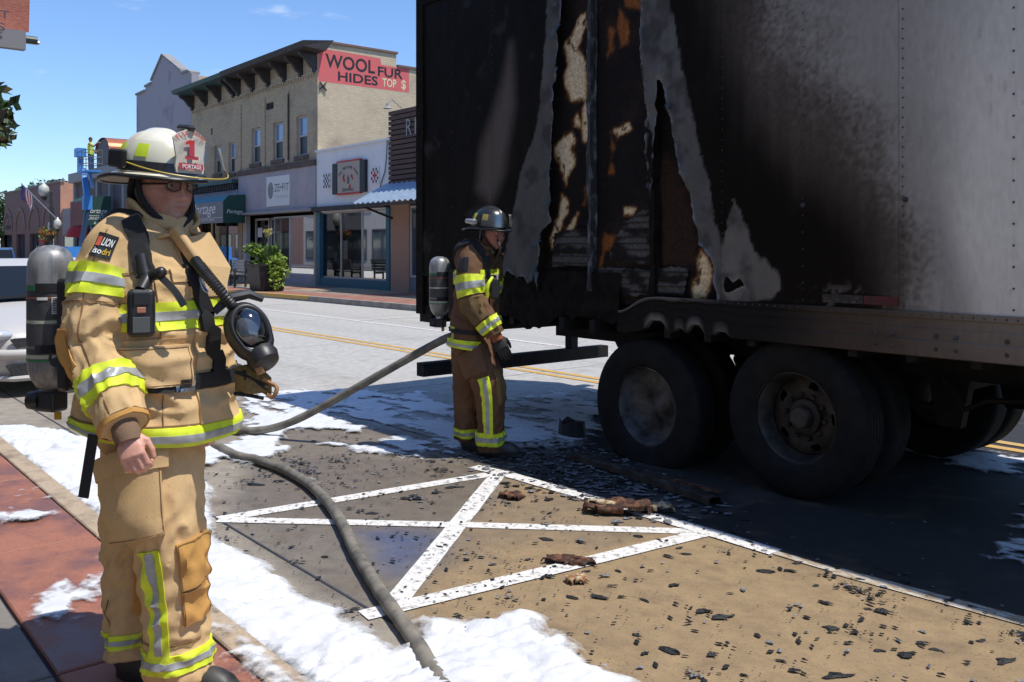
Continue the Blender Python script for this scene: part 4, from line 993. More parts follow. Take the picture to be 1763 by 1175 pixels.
m_lgrey = M('light_grey_fascia', (0.30, 0.29, 0.28), 0.8)
m_copper = M('copper_sheet', (0.50, 0.17, 0.07), 0.4, 0.3, c2=(0.42, 0.12, 0.05), ns=3)
m_cop2 = M('shaded_copper', (0.26, 0.10, 0.085), 0.5, 0.2)  # the same copper, darkened in colour as its shaded part
m_paper = M('white_paper', (0.7, 0.7, 0.68), 0.8)
m_letterw = M('white_lettering', (0.75, 0.76, 0.73), 0.7)
m_letterg = M('grey_lettering', (0.13, 0.135, 0.14), 0.7)
m_letterr = M('red_lettering', (0.5, 0.03, 0.03), 0.6)
m_gdisc = M('grey_sign_disc', (0.28, 0.30, 0.27), 0.7, c2=(0.20, 0.22, 0.2), ns=6)
m_neon = M_emit('orange_neon', (0.9, 0.2, 0.08), 0.6)
m_roofg = M('roof_tar', (0.09, 0.085, 0.08), 0.9)
m_conc = M('grey_concrete', (0.30, 0.29, 0.28), 0.85, c2=(0.24, 0.23, 0.22), ns=3)

def wall_holes(x0, x1, z0, z1, y, holes, depth=0.16):
    """a wall sheet in the plane y with rectangular openings and their reveals"""
    mb = MB()
    xs = sorted({x0, x1, *[h[0] for h in holes], *[h[1] for h in holes]}); zs = sorted({z0, z1, *[h[2] for h in holes], *[h[3] for h in holes]})
    for i in range(len(xs) - 1):
        for k in range(len(zs) - 1):
            cx, cz = (xs[i] + xs[i + 1]) / 2, (zs[k] + zs[k + 1]) / 2
            if any(h[0] < cx < h[1] and h[2] < cz < h[3] for h in holes): continue
            mb.quad((xs[i], y, zs[k]), (xs[i + 1], y, zs[k]), (xs[i + 1], y, zs[k + 1]), (xs[i], y, zs[k + 1]))
    for a, b, c, d in holes:
        mb.quad((a, y, c), (a, y + depth, c), (a, y + depth, d), (a, y, d)); mb.quad((b, y, c), (b, y, d), (b, y + depth, d), (b, y + depth, c))
        mb.quad((a, y, d), (a, y + depth, d), (b, y + depth, d), (b, y, d)); mb.quad((a, y, c), (b, y, c), (b, y + depth, c), (a, y + depth, c))
    return mb
def framed(mb, x0, x1, z0, z1, y, w=.05, t=.06, bars=()):
    mb.box(x0, x0 + w, y, y + t, z0, z1); mb.box(x1 - w, x1, y, y + t, z0, z1)
    mb.box(x0 + w, x1 - w, y, y + t, z0, z0 + w); mb.box(x0 + w, x1 - w, y, y + t, z1 - w, z1)
    for kind, p in bars:
        if kind == 'h': mb.box(x0 + w, x1 - w, y, y + t, p - w / 2, p + w / 2)
        else: mb.box(p - w / 2, p + w / 2, y + .002, y + t - .002, z0 + w, z1 - w)
    return mb
def sash(parent, x0, x1, z0, z1, y=FY + .10, up=None, low=None, sill=True):
    zm = (z0 + z1) / 2
    w = framed(MB(), x0, x1, z0, z1, y, .07, .06, [('h', zm)]).build('window', m_frame, parent)
    MB().quad((x0 + .05, y + .035, zm), (x1 - .05, y + .035, zm), (x1 - .05, y + .035, z1 - .05), (x0 + .05, y + .035, z1 - .05)).build('pane', up or m_bluepane, w)
    MB().quad((x0 + .05, y + .03, z0 + .05), (x1 - .05, y + .03, z0 + .05), (x1 - .05, y + .03, zm), (x0 + .05, y + .03, zm)).build('pane', low or m_dpane, w)
    if sill: MB().box(x0 - .12, x1 + .12, FY - .06, FY + .10, z0 - .16, z0 - .003).build('sill', m_brownl, w)
    return w
def shell(parent, x0, x1, y1, z1, mat, y0=FY, roof=None, rz=None):
    """right side, left side, back and roof behind a front wall"""
    rz = rz if rz is not None else z1 - .3
    MB().quad((x0, y0, 0), (x0, y1, 0), (x0, y1, z1), (x0, y0, z1)).build('side_wall', mat, parent)
    MB().quad((x0, y1, 0), (x1, y1, 0), (x1, y1, z1), (x0, y1, z1)).build('back_wall', mat, parent)
    MB().quad((x0 + .02, y0 + .02, rz), (x1 - .02, y0 + .02, rz), (x1 - .02, y1 - .02, rz), (x0 + .02, y1 - .02, rz)).build('roof', roof or m_roofg, parent)
def room(parent, x0, x1, z0, z1, y0, y1, mat=None):
    mb = MB()
    mb.quad((x0, y1, z0), (x1, y1, z0), (x1, y1, z1), (x0, y1, z1)); mb.quad((x0, y0, z0), (x0, y1, z0), (x0, y1, z1), (x0, y0, z1)); mb.quad((x1, y0, z0), (x1, y1, z0), (x1, y1, z1), (x1, y0, z1))
    mb.quad((x0, y0, z0), (x1, y0, z0), (x1, y1, z0), (x0, y1, z0)); mb.quad((x0, y0, z1), (x1, y0, z1), (x1, y1, z1), (x0, y1, z1))
    return mb.build('shop_room', mat or m_room, parent)

# --- tan brick corner block with the painted wall sign
tb_ = thing('brick_building', 'tan brick two-storey block with dark bracketed cornice and red painted side sign', 'building', (-37, 16, 0))
wins = [(-36.56, -35.69, 5.10, 6.58), (-34.47, -33.57, 5.10, 6.60), (-32.38, -31.48, 5.10, 6.64), (-40.64, -39.86, 4.92, 6.2), (-39.0, -38.3, 4.85, 6.2), (-42.6, -41.8, 4.9, 6.2)]
holes = wins + [(-35.13, -34.42, 7.19, 7.48), (-37.55, -30.95, 0.15, 2.93), (-43.3, -37.95, 0.15, 3.0)]
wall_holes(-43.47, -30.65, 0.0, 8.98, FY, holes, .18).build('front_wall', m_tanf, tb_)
for w_ in wins: sash(tb_, *w_)
v_ = framed(MB(), -35.13, -34.42, 7.19, 7.48, FY + .02, .03, .05)
for k in range(5): v_.box(-35.1, -34.45, FY + .03, FY + .06, 7.225 + k * .05, 7.245 + k * .05)
v_.build('vent', m_dkwood, tb_)
MB().box(-41.0, -40.86, FY - .02, FY + .05, 6.75, 7.05).build('chimney_vent', m_brownl, tb_)
# side wall stepping down to the rear
sw = MB(); sw.add([(-30.65, 16, 0), (-30.65, 32, 0), (-30.65, 32, 8.2), (-30.65, 24, 8.2), (-30.65, 24, 8.75), (-30.65, 19.45, 8.75), (-30.65, 19.45, 9.25), (-30.65, 16, 9.25)], [tuple(range(8))])
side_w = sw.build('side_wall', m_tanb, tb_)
cp = MB(); cp.box(-30.95, -30.58, 16.5, 19.5, 9.25, 9.33); cp.box(-30.95, -30.58, 19.5, 24, 8.75, 8.83); cp.box(-30.95, -30.58, 24, 32, 8.2, 8.28)
cp.build('coping', M('red_clay_coping', (0.22, 0.10, 0.075), 0.8, c2=(0.14, 0.11, 0.09), ns=6), tb_)
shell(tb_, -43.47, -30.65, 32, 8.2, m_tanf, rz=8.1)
MB().add([(-30.648, 16.03, 7.78), (-30.648, 20.05, 7.78), (-30.648, 20.05, 8.72), (-30.648, 18.75, 8.74), (-30.648, 18.72, 8.98), (-30.648, 16.03, 9.02)], [tuple(range(6))]).build('painted_sign', m_bsign, side_w)
for body, y0, z0, w_, h_, mt in (('WOOL', 16.32, 8.34, 2.15, .52, m_black), ('FUR', 18.60, 8.28, 1.15, .38, m_black), ('HIDES', 16.85, 7.89, 1.75, .36, m_black), ('TOP', 18.80, 7.90, .65, .33, m_yellowish), ('$', 19.68, 7.84, .22, .42, m_yellowish)):
    letters('lettering', body, side(-30.643, y0, z0), w_, h_, mt, side_w, bold=0.02)
xm = MB(); xm.bar((-30.62, 16.06, 7.45), (-30.62, 16.34, 7.75), .03, .07, (1, 0, 0)); xm.bar((-30.60, 16.34, 7.45), (-30.60, 16.06, 7.75), .03, .07, (1, 0, 0)); xm.build('anchor_plate', m_black, tb_)
# cornice: soffit board, crown, brackets, dentils; left half green
cb_ = MB(); cb_.add([(-37.7, 15.12, 8.86), (-30.0, 15.12, 8.86), (-30.0, 16.0, 8.80), (-37.7, 16.0, 8.80), (-37.7, 15.05, 9.05), (-29.95, 15.05, 9.05), (-29.95, 16.3, 9.22), (-37.7, 16.3, 9.22)],
    [(0, 1, 2, 3), (4, 7, 6, 5), (0, 4, 5, 1), (1, 5, 6, 2), (2, 6, 7, 3), (3, 7, 4, 0)]); cb_.build('cornice', m_dkwood, tb_)
cb_ = MB(); cb_.add([(-43.6, 15.12, 8.86), (-37.7, 15.12, 8.86), (-37.7, 16.0, 8.80), (-43.6, 16.0, 8.80), (-43.6, 15.05, 9.02), (-37.7, 15.05, 9.02), (-37.7, 16.3, 9.16), (-43.6, 16.3, 9.16)],
    [(0, 1, 2, 3), (4, 7, 6, 5), (0, 4, 5, 1), (1, 5, 6, 2), (2, 6, 7, 3), (3, 7, 4, 0)]); cb_.build('cornice', m_green, tb_)
for x in (-43.2, -41.5, -39.9, -38.3, -37.75, -36.3, -34.8, -33.3, -31.9, -30.75):
    MB().prism([(16.0, 8.79), (15.28, 8.79), (15.3, 8.70), (15.55, 8.55), (15.72, 8.33), (15.86, 8.24), (15.86, 8.12), (16.0, 8.1)], lambda u, v, d: (d, u, v), x - .08, x + .08).build('bracket', m_dkwood, tb_)
MB().box(-43.47, -30.66, FY - .06, FY - .002, 8.10, 8.16).build('brick_course', m_tanf, tb_)
dn = MB()
x = -43.4
while x < -30.7: dn.box(x, x + .10, FY - .055, FY - .002, 7.98, 8.10); x += .21
dn.build('dentils', m_tanf, tb_, kind='stuff')
MB().tube([(-33.0, FY - .05, 5.0), (-33.0, FY - .05, 7.6)], .03, 8).build('conduit', m_dkwood, tb_)
for x in (-35.3, -33.15, -37.72):
    MB().box(x - .14, x + .14, FY - .05, FY - .003, 4.9, 7.7).build('pilaster', m_tanf, tb_)
# ledge and lavender shop band
MB().box(-37.75, -30.63, FY - .16, FY - .003, 4.64, 4.84).build('ledge', m_brownl, tb_)
MB().box(-37.70, -30.655, FY - .10, FY - .003, 2.96, 4.635).build('shop_fascia', m_lav, tb_)
MB().box(-37.85, -30.6, FY - .32, FY - .10, 2.93, 3.03).build('fascia_sill', m_lgrey, tb_)
zs_ = thing('shop_sign', 'white square fitness studio sign with grey disc on lavender fascia', 'sign', (-33.8, 15.88, 3.2))
MB().box(-34.80, -32.72, FY - .135, FY - .103, 3.22, 4.42).build('board', m_paper, zs_)
MB().lathe([(0, .0), (.34, .0), (.34, .008), (0, .008)], 28, (-34.40, FY - .136, 3.86), (0, -1, 0), sx=.72, ref=(1, 0, 0)).build('disc', m_gdisc, zs_)
letters('lettering', 'ZE\u2022FIT', front(-34.05, 3.80, FY - .141), 1.28, .30, m_letterg, zs_)
letters('lettering', 'TRAINING', front(-34.05, 3.52, FY - .141), 1.25, .13, M('pale_lettering', (.45, .45, .45), .8), zs_, spacing=1.6)
# right shopfront
room(tb_, -37.5, -31.0, .16, 2.92, FY + .5, FY + 5)
MB().box(-34.5, -31.0, FY + .02, FY + .16, .15, .50).build('stall_riser', m_lav, tb_)
sw2 = framed(MB(), -34.5, -31.0, .50, 2.80, FY + .05, .06, .07, [('v', -33.1)]).build('shop_window', m_alf, tb_)
for a, b_ in ((-34.44, -33.13), (-33.07, -31.06)):
    MB().quad((a, FY + .09, .56), (b_, FY + .09, .56), (b_, FY + .09, 2.74), (a, FY + .09, 2.74)).build('pane', m_shop, sw2)
MB().box(-37.5, -37.15, FY + .02, FY + .2, .15, 2.92).build('shop_pier', m_frame, tb_)
dr = framed(MB(), -35.6, -34.6, .16, 2.8, FY + .42, .09, .05, [('h', 2.2)]).build('shop_door', m_alf, tb_)
MB().quad((-35.5, FY + .46, .25), (-34.7, FY + .46, .25), (-34.7, FY + .46, 2.7), (-35.5, FY + .46, 2.7)).build('pane', m_shop, dr)
dr = framed(MB(), -37.1, -35.7, .16, 2.8, FY + .40, .09, .05, [('h', 1.1)]).build('shop_window', m_frame, tb_)
MB().quad((-37.0, FY + .44, .25), (-35.8, FY + .44, .25), (-35.8, FY + .44, 2.7), (-37.0, FY + .44, 2.7)).build('pane', m_shop, dr)
MB().box(-36.75, -36.35, FY + .36, FY + .40, 2.0, 2.4).build('door_notice', m_paper, tb_)
# left shop: green bracketed strip, dark glazing
MB().box(-43.45, -37.78, FY - .35, FY - .003, 4.36, 4.52).build('shop_cornice', m_green, tb_)
bl = MB()
x = -43.4
while x < -37.9: bl.box(x, x + .09, FY - .26, FY - .02, 4.08, 4.355); x += .20
bl.build('cornice_brackets', m_dkwood, tb_, kind='stuff')
MB().box(-43.45, -37.78, FY - .12, FY - .003, 3.02, 4.07).build('shop_fascia', m_lav, tb_)
room(tb_, -43.25, -38.0, .16, 2.98, FY + .6, FY + 5)
sg = framed(MB(), -43.25, -38.0, .16, 2.98, FY + .4, .10, .07, [('v', -40.2), ('v', -38.9), ('v', -41.8)]).build('shop_window', m_dkwood, tb_)
for a, b_ in ((-43.2, -41.85), (-41.75, -40.25), (-40.15, -38.95), (-38.85, -38.05)):
    MB().quad((a, FY + .44, .25), (b_, FY + .44, .25), (b_, FY + .44, 2.9), (a, FY + .44, 2.9)).build('pane', m_shop, sg)

def awning(name, label, x0, x1, yf, yb, z0, zt_f, zt_b, mfront, mend, mtop):
    a = thing(name, label, 'awning', ((x0 + x1) / 2, yb, z0))
    MB().quad((x0, yf, z0), (x1, yf, z0), (x1, yf, zt_f), (x0, yf, zt_f)).build('front_canvas', mfront, a)
    for x in (x0, x1):
        MB().add([(x, yf, z0), (x, yb, z0), (x, yb, zt_b), (x, yf + .25 * (yb - yf), zt_f + .8 * (zt_b - zt_f)), (x, yf, zt_f)], [(0, 1, 2, 3, 4)]).build('end_canvas', mend, a)
    MB().add([(x0, yf, zt_f), (x1, yf, zt_f), (x1, yf + .25 * (yb - yf), zt_f + .8 * (zt_b - zt_f)), (x0, yf + .25 * (yb - yf), zt_f + .8 * (zt_b - zt_f)), (x1, yb, zt_b), (x0, yb, zt_b)], [(0, 1, 2, 3), (3, 2, 4, 5)]).build('top_canvas', mtop, a)
    return a
aw = awning('shop_awning', 'grey fronted furniture shop awning with white script below tan building', -43.0, -36.9, 14.9, 15.86, 2.60, 3.50, 3.82, m_greycan, m_greencan, m_bluecan)
letters('lettering', 'Portage', front(-40.45, 2.86, 14.89), 2.75, .62, m_letterw, aw, shear=.35)
letters('lettering', 'FURNITURE', front(-40.2, 2.69, 14.89), 2.4, .10, m_letterw, aw)
MB().box(-40.4, -36.98, 14.884, 14.892, 2.82, 2.835).build('underline', m_letterw, aw)
letters('lettering', 'Portage', side(-36.893, 15.05, 2.95), .7, .22, m_letterw, aw, shear=.35)

# --- white sewing shop
wb = thing('shop_building', 'low white-walled shop with teal framed windows beside the tan block', 'building', (-28, 16, 0))
wall_holes(-30.63, -25.47, 0.0, 5.1, FY - .05, [(-30.40, -25.58, .15, 2.86)], .2).build('front_wall', m_whitew, wb)
shell(wb, -30.6, -25.47, 30, 5.0, m_whitew)
MB().box(-30.63, -25.45, FY - .12, FY + .25, 5.1, 5.18).build('coping', m_whitew, wb)
MB().box(-30.75, -25.5, FY - .28, FY - .055, 2.90, 3.06).build('shop_lintel', m_dkwood, wb)
room(wb, -30.35, -25.62, .16, 2.85, FY + .3, FY + 4.5)
fr = MB(); fr.box(-30.62, -30.30, FY - .10, FY + .06, .15, 2.895); fr.box(-25.70, -25.48, FY - .10, FY + .06, .15, 2.895); fr.box(-30.30, -25.70, FY - .08, FY + .1, .15, .46)
fr.build('shopfront_frame', m_teal, wb)
sf = MB()
for x in (-28.92, -27.45): sf.box(x - .035, x + .035, FY + .02, FY + .08, .46, 2.86)
sf.box(-30.3, -25.7, FY + .018, FY + .09, .46, .52); sf.box(-30.3, -25.7, FY + .018, FY + .09, 2.80, 2.858)
sfo = sf.build('shop_window', m_alf, wb)
for a, b_ in ((-30.3, -28.955), (-28.885, -27.485), (-27.415, -25.7)):
    MB().quad((a, FY + .05, .52), (b_, FY + .05, .52), (b_, FY + .05, 2.80), (a, FY + .05, 2.80)).build('pane', m_shop, sfo)
for nm, x0, z0, w_, h_, mt in (('poster', -26.65, 1.52, .5, .42, m_paper), ('poster', -26.62, .56, .62, .40, m_paper), ('poster', -29.7, 1.05, .22, .34, M('pale_blue_card', (.3, .5, .55), .8)), ('poster', -26.2, 2.15, .42, .50, M('red_white_banner', (.5, .12, .12), .8, c2=(.6, .6, .62), ns=9, lo=.48, hi=.52)), ('poster', -26.5, .66, .38, .22, M('blue_card', (.12, .2, .5), .8))):
    MB().box(x0, x0 + w_, FY + .16 + (.02 if h_ < .3 else 0) - (.03 if h_ < .3 else 0), FY + .18 - (.03 if h_ < .3 else 0), z0, z0 + h_).build(nm, mt, wb)
for k, ch in enumerate('OPEN'):
    letters('neon_letter', ch, front(-27.25, 2.48 - k * .27, FY + .15), .17, .22, m_neon, wb)
fl = thing('banner_flag', 'small vertical stars and stripes banner in the white shop window', 'flag', (-26.4, 16.2, 1.0))
for k in range(4):
    MB().box(-26.55 + k * .085, -26.465 + k * .085, FY + .20, FY + .205, .85, 1.25).build('stripe', m_letterr if k % 2 == 0 else m_paper, fl)
MB().box(-26.55, -26.21, FY + .20, FY + .205, 1.252, 1.45).build('star_field', M('navy_cloth', (.04, .05, .16), .9, c2=(.5, .5, .5), ns=60, lo=.6, hi=.62), fl)
sb = thing('shop_sign', 'red and black bordered sewing shop sign on the white wall', 'sign', (-28, 15.9, 3.4))
MB().box(-28.85, -27.30, FY - .16, FY - .055, 3.46, 4.58).build('board', M('tan_sign_board', (.42, .36, .29), .7), sb)
for z in (3.44, 4.58): MB().box(-28.87, -27.28, FY - .18, FY - .055, z, z + .05).build('edge_strip', m_letterr, sb)
for x in (-29.22, -27.28): MB().box(x, x + .34, FY - .17, FY - .055, 3.47, 4.57).build('side_board', m_black, sb)
arc = 'The Welcome Home'
for i, ch in enumerate(arc):
    if ch == ' ': continue
    a = math.radians(140 - 100 * i / (len(arc) - 1)); cx, cz = -28.08 + .80 * math.cos(a), 3.62 + .72 * math.sin(a); ro = a - math.pi / 2
    def fnc(u, v, cx=cx, cz=cz, ro=ro): return (cx + (u - .04) * math.cos(ro) - v * math.sin(ro), FY - .165, cz + (u - .04) * math.sin(ro) + v * math.cos(ro))
    letters('lettering', ch, fnc, .075 if ch not in 'lWm' else (.03 if ch == 'l' else .11), .13 if ch.isupper() or ch in 'hl' else .09, m_black, sb, bold=.01)
letters('lettering', 'SEW-N-VAC', front(-28.50, 3.54, FY - .165), .82, .11, m_black, sb, bold=.015)
for x, z, r in ((-28.42, 4.02, .07), (-28.36, 3.93, .07), (-28.38, 4.1, .06), (-27.84, 4.06, .07), (-27.78, 3.98, .06), (-27.95, 3.72, .07), (-28.0, 3.65, .05)):
    MB().lathe([(0, 0), (r, 0)], 10, (x, FY - .164 - .001 * (z > 4), z), (0, -1, 0)).build('rose', m_letterr, sb)
MB().prism([(-28.17, 3.8), (-27.99, 3.8), (-27.99, 4.0), (-28.08, 4.12), (-28.17, 4.0)], lambda u, v, d: (u, d, v), FY - .164, FY - .161).build('thimble_emblem', m_letterg, sb)
for x0, z0, lab, acc in ((-30.05, 3.72, 'black and white quilt block sign left of the red bordered sign', m_black), (-26.68, 3.72, 'quilt block sign with red centre right of the red bordered sign', m_letterr)):
    q = thing('quilt_sign', lab, 'sign', (x0 + .26, 15.93, z0), None)
    MB().box(x0, x0 + .53, FY - .09, FY - .055, z0, z0 + .56).build('board', m_paper, q)
    for i in range(5):
        for j in range(5):
            if (i + j) % 2 == (0 if acc is m_black else 1) or (i, j) == (2, 2):
                MB().box(x0 + .03 + i * .095, x0 + .118 + i * .095, FY - .095, FY - .091, z0 + .03 + j * .10, z0 + .123 + j * .10).build('patch', acc if (acc is m_black or 1 <= i <= 3 and 1 <= j <= 3) else m_black, q)
wire = MB(); wire.tube([(-25.6, FY - .1, 5.2), (-25.62, FY - .12, 4.6), (-25.75, FY - .1, 4.1), (-26.0, FY - .1, 3.7), (-26.2, FY - .1, 3.2)], .02, 6)
wire.build('string_lights', m_letterg, wb)

# --- brown slatted front with metal canopy
bb = thing('shop_building', 'brown slat-clad shop front with pale metal canopy, half hidden behind the trailer', 'building', (-20, 16, 0))
MB().quad((-25.45, FY, 0), (-12, FY, 0), (-12, FY, 6.0), (-25.45, FY, 6.0)).build('front_wall', m_dkwood, bb)
MB().quad((-25.45, FY, 0), (-25.45, 30, 0), (-25.45, 30, 5.9), (-25.45, FY, 5.9)).build('side_wall', m_dkwood, bb)
shell(bb, -25.44, -12, 30, 5.8, m_dkwood)
for k in range(15):
    z = 3.62 + k * .163
    MB().box(-25.52, -12, FY - .11, FY - .06, z, z + .125).build('slat', m_bslat, bb)
for x in (-25.45, -24.2, -22.9, -21.6): MB().box(x, x + .07, FY - .058, FY - .004, 3.5, 6.0).build('batten', m_dkwood, bb)
for k, ch in enumerate('RE'):
    letters('metal_letter', ch, front(-24.42 + k * .5, 5.15, FY - .14), .32, .52, m_lgrey, bb)
mr_ = MB()
n = 90
vs = []
for i in range(n + 1):
    x = -25.75 + i * 13.7 / n * 1.0; dz = .035 * (1 if i % 2 else -1)
    vs += [(x, 14.62, 2.98 + dz), (x, FY - .115, 3.66 + dz)]
mr_.add(vs, [(2 * i, 2 * i + 2, 2 * i + 3, 2 * i + 1) for i in range(n)])
can = mr_.build('canopy', m_metalroof, bb)
MB().box(-25.6, -12.1, 14.66, 14.74, 2.86, 2.94).build('canopy_beam', m_dkwood, can)
for x in (-25.3, -22, -19): MB().bar((x, FY - .02, 2.5), (x, 14.75, 2.9), .06, .06).build('canopy_brace', m_dkwood, can)
MB().box(-25.40, -24.32, FY - .09, FY - .003, .14, 3.35).build('pier', m_tanpier, bb)
sfo = framed(MB(), -24.30, -21.8, .62, 2.9, FY - .06, .07, .05, [('v', -23.0)]).build('shop_window', m_frame, bb)
MB().quad((-24.24, FY - .03, .68), (-21.86, FY - .03, .68), (-21.86, FY - .03, 2.84), (-24.24, FY - .03, 2.84)).build('pane', m_pane, sfo)
MB().box(-24.30, -21.8, FY - .07, FY - .004, .14, .60).build('stall_riser', M('grey_board', (.16, .17, .19), .8), bb)
MB().box(-21.78, -12.1, FY - .09, FY - .004, .14, 3.35).build('pier', m_tanpier, bb)
lampb = MB(); lampb.tube([(-24.7, FY - .1, 6.05), (-24.7, FY - .5, 6.3), (-24.7, FY - .65, 6.15)], .02, 6); lampb.lathe([(.04, .0), (.05, -.08), (.14, -.16)], 12, (-24.7, FY - .65, 6.15)); lampb.build('gooseneck_lamp', m_lgrey, bb)

# --- lavender gabled block
gb = thing('gabled_building', 'tall lavender stucco block with stepped pointed parapet', 'building', (-47.5, 16, 0))
prof = [(-51.8, 0), (-43.49, 0), (-43.49, 9.95), (-43.9, 10.1), (-44.8, 10.1), (-44.8, 10.25), (-47.57, 11.48), (-49.3, 10.4), (-49.3, 10.25), (-50.3, 10.2), (-50.3, 9.98), (-51.8, 9.95)]
MB().prism(prof, lambda u, v, d: (u, d, v), FY, FY + .35).build('front_wall', m_lavd, gb)
MB().quad((-43.48, FY + .35, 0), (-43.48, 30, 0), (-43.48, 30, 9.7), (-43.48, FY + .35, 9.9)).build('side_wall', m_tanb, gb)
shell(gb, -51.8, -43.48, 30, 9.4, m_tanf, y0=FY + .36)
cpn = MB()
for a, b_ in zip(prof[2:], prof[3:]):
    if abs(a[0] - b_[0]) < .01: continue
    cpn.add([(a[0], FY - .08, a[1]), (b_[0], FY - .08, b_[1]), (b_[0], FY + .42, b_[1]), (a[0], FY + .42, a[1]), (a[0], FY - .08, a[1] + .10), (b_[0], FY - .08, b_[1] + .10), (b_[0], FY + .42, b_[1] + .10), (a[0], FY + .42, a[1] + .10)],
            [(0, 1, 2, 3), (7, 6, 5, 4), (0, 4, 5, 1), (1, 5, 6, 2), (2, 6, 7, 3), (3, 7, 4, 0)])
cpn.build('coping', m_conc, gb)
for x in (-50.6, -47.9, -45.4): sash(gb, x, x + .9, 4.6, 6.3, FY - .055, sill=False)
for x0, x1 in ((-51.3, -49), (-48.7, -46.4), (-46.1, -43.9)):
    w_ = framed(MB(), x0, x1, .6, 3.0, FY - .06, .08, .05).build('shop_window', m_dkwood, gb)
    MB().quad((x0 + .05, FY - .03, .65), (x1 - .05, FY - .03, .65), (x1 - .05, FY - .03, 2.95), (x0 + .05, FY - .03, 2.95)).build('pane', m_pane, w_)

# --- dark stone-fronted furniture store
st_ = thing('store_building', 'flat-roofed store faced in dark stone with grey fascia, under the boom lift', 'building', (-58, 16, 0))
MB().box(-64.2, -51.9, FY, 30, 0, 6.0).build('wall', m_stone, st_)
MB().box(-64.4, -51.85, FY - .45, FY - .003, 5.75, 6.35).build('fascia', m_lgrey, st_)
MB().box(-64.4, -51.85, FY, 30.1, 6.003, 6.3).build('roof', m_lgrey, st_)
for x in (-64.2, -61.6, -59.0, -56.4, -53.8): MB().box(x, x + .35, FY - .2, FY - .003, 0, 5.747).build('pilaster', m_lgrey, st_)
for x in (-63.7, -61.1, -58.5):
    w_ = framed(MB(), x, x + 1.9, .5, 2.8, FY - .08, .08, .07).build('shop_window', m_dkwood, st_)
    MB().quad((x + .05, FY - .04, .55), (x + 1.85, FY - .04, .55), (x + 1.85, FY - .04, 2.75), (x + .05, FY - .04, 2.75)).build('pane', m_pane, w_)
# copper-roofed barrel dormer on the parapet
cd = MB(); arcp = [(-58.0, 6.35), (-58.0, 7.2)] + [(-56.6 + 1.4 * math.cos(a), 7.2 + .75 * math.sin(a)) for a in [math.pi * (1 - k / 12) for k in range(1, 12)]] + [(-55.2, 7.2), (-55.2, 6.35)]
cd.prism(arcp, lambda u, v, d: (u, d, v), FY - .4, FY + 1.9); dormer = cd.build('barrel_dormer', m_stone, st_)
ck = MB()
for i in range(1, 13):
    a0, a1 = math.pi * (i - 1) / 12, math.pi * i / 12
    p0 = (-56.6 + 1.48 * math.cos(a0), 7.2 + .83 * math.sin(a0)); p1 = (-56.6 + 1.48 * math.cos(a1), 7.2 + .83 * math.sin(a1))
    ck.quad((p0[0], FY - .5, p0[1]), (p1[0], FY - .5, p1[1]), (p1[0], FY + 2.0, p1[1]), (p0[0], FY + 2.0, p0[1]), 0 if i > 4 else 1)  # right strips brighter as if sunlit, the rest darker: light painted into colour
ck.build('copper_roof', [m_cop2, m_copper], dormer)
MB().box(-55.19, -55.12, FY - .4, FY + 1.9, 6.36, 7.18).build('dormer_cheek', m_redb2, dormer)
aw = awning('shop_awning', 'dark green furniture store awning with faded red front, behind the boom lift', -57.5, -54.9, 14.0, 15.54, 2.8, 4.2, 4.5, m_redcan, m_greencan, m_greencan)
letters('lettering', 'Portage', side(-54.88, 14.22, 3.42), 1.1, .36, m_letterw, aw, shear=.35)
letters('lettering', 'FURNITURE', side(-54.88, 14.18, 3.12), 1.15, .17, m_letterw, aw)
letters('lettering', '& S', side(-54.88, 14.6, 2.88), .3, .14, m_letterw, aw)
MB().box(-54.89, -54.882, 14.18, 15.35, 3.345, 3.37).build('underline', m_letterw, aw)
letters('lettering', 'Portage', front(-57.3, 3.3, 13.99), 2.1, .5, M('faded_lettering', (.3, .15, .14), .8), aw, shear=.35)

# --- low grey shop and red brick block far down the street
lg = thing('shop_building', 'narrow low grey shop left of the dark stone store', 'building', (-66, 16, 0))
MB().box(-68.25, -64.45, FY + .1, 28, 0, 4.2).build('wall', m_conc, lg)
w_ = framed(MB(), -67.6, -65.0, .5, 2.4, FY + .03, .08, .06).build('shop_window', m_dkwood, lg)
MB().quad((-67.5, FY + .06, .55), (-65.1, FY + .06, .55), (-65.1, FY + .06, 2.35), (-67.5, FY + .06, 2.35)).build('pane', m_pane, w_)
rd = MB(); rd.lathe([(1.05, 0), (1.0, .3), (.85, .6), (.55, .85), (0, .95)], 14, (-62.0, FY - .1, 2.2), (0, 0, 1), ref=(1, 0, 0), a0=math.pi, a1=2 * math.pi)
tag(rd.build('dome_awning', M('bright_red_awning', (.42, .02, .025), .6), loc=(-62, 16, 2.2)), 'small bright red domed awning below the green furniture awning', 'awning')
rb_ = thing('brick_building', 'flat-roofed red brick building with blind arches far down the street', 'building', (-78, 16, 0))
dz = (5, 4.2)
archs = [-85.5, -80.8, -76.1, -71.6]
wall_holes(-87, -68.3, 0, 6.1, FY, [(x - 1.5, x + 1.5, .2, 2.6) for x in archs], .3).build('front_wall', m_redbf, rb_)
MB().quad((-68.3, FY, 0), (-68.3, 30, 0), (-68.3, 30, 6.1), (-68.3, FY, 6.1)).build('side_wall', m_redb2, rb_)
shell(rb_, -87, -68.3, 30, 6.1, m_redbf, rz=5.9)
MB().box(-87.1, -68.2, FY - .08, FY + .25, 6.1, 6.2).build('coping', m_conc, rb_)
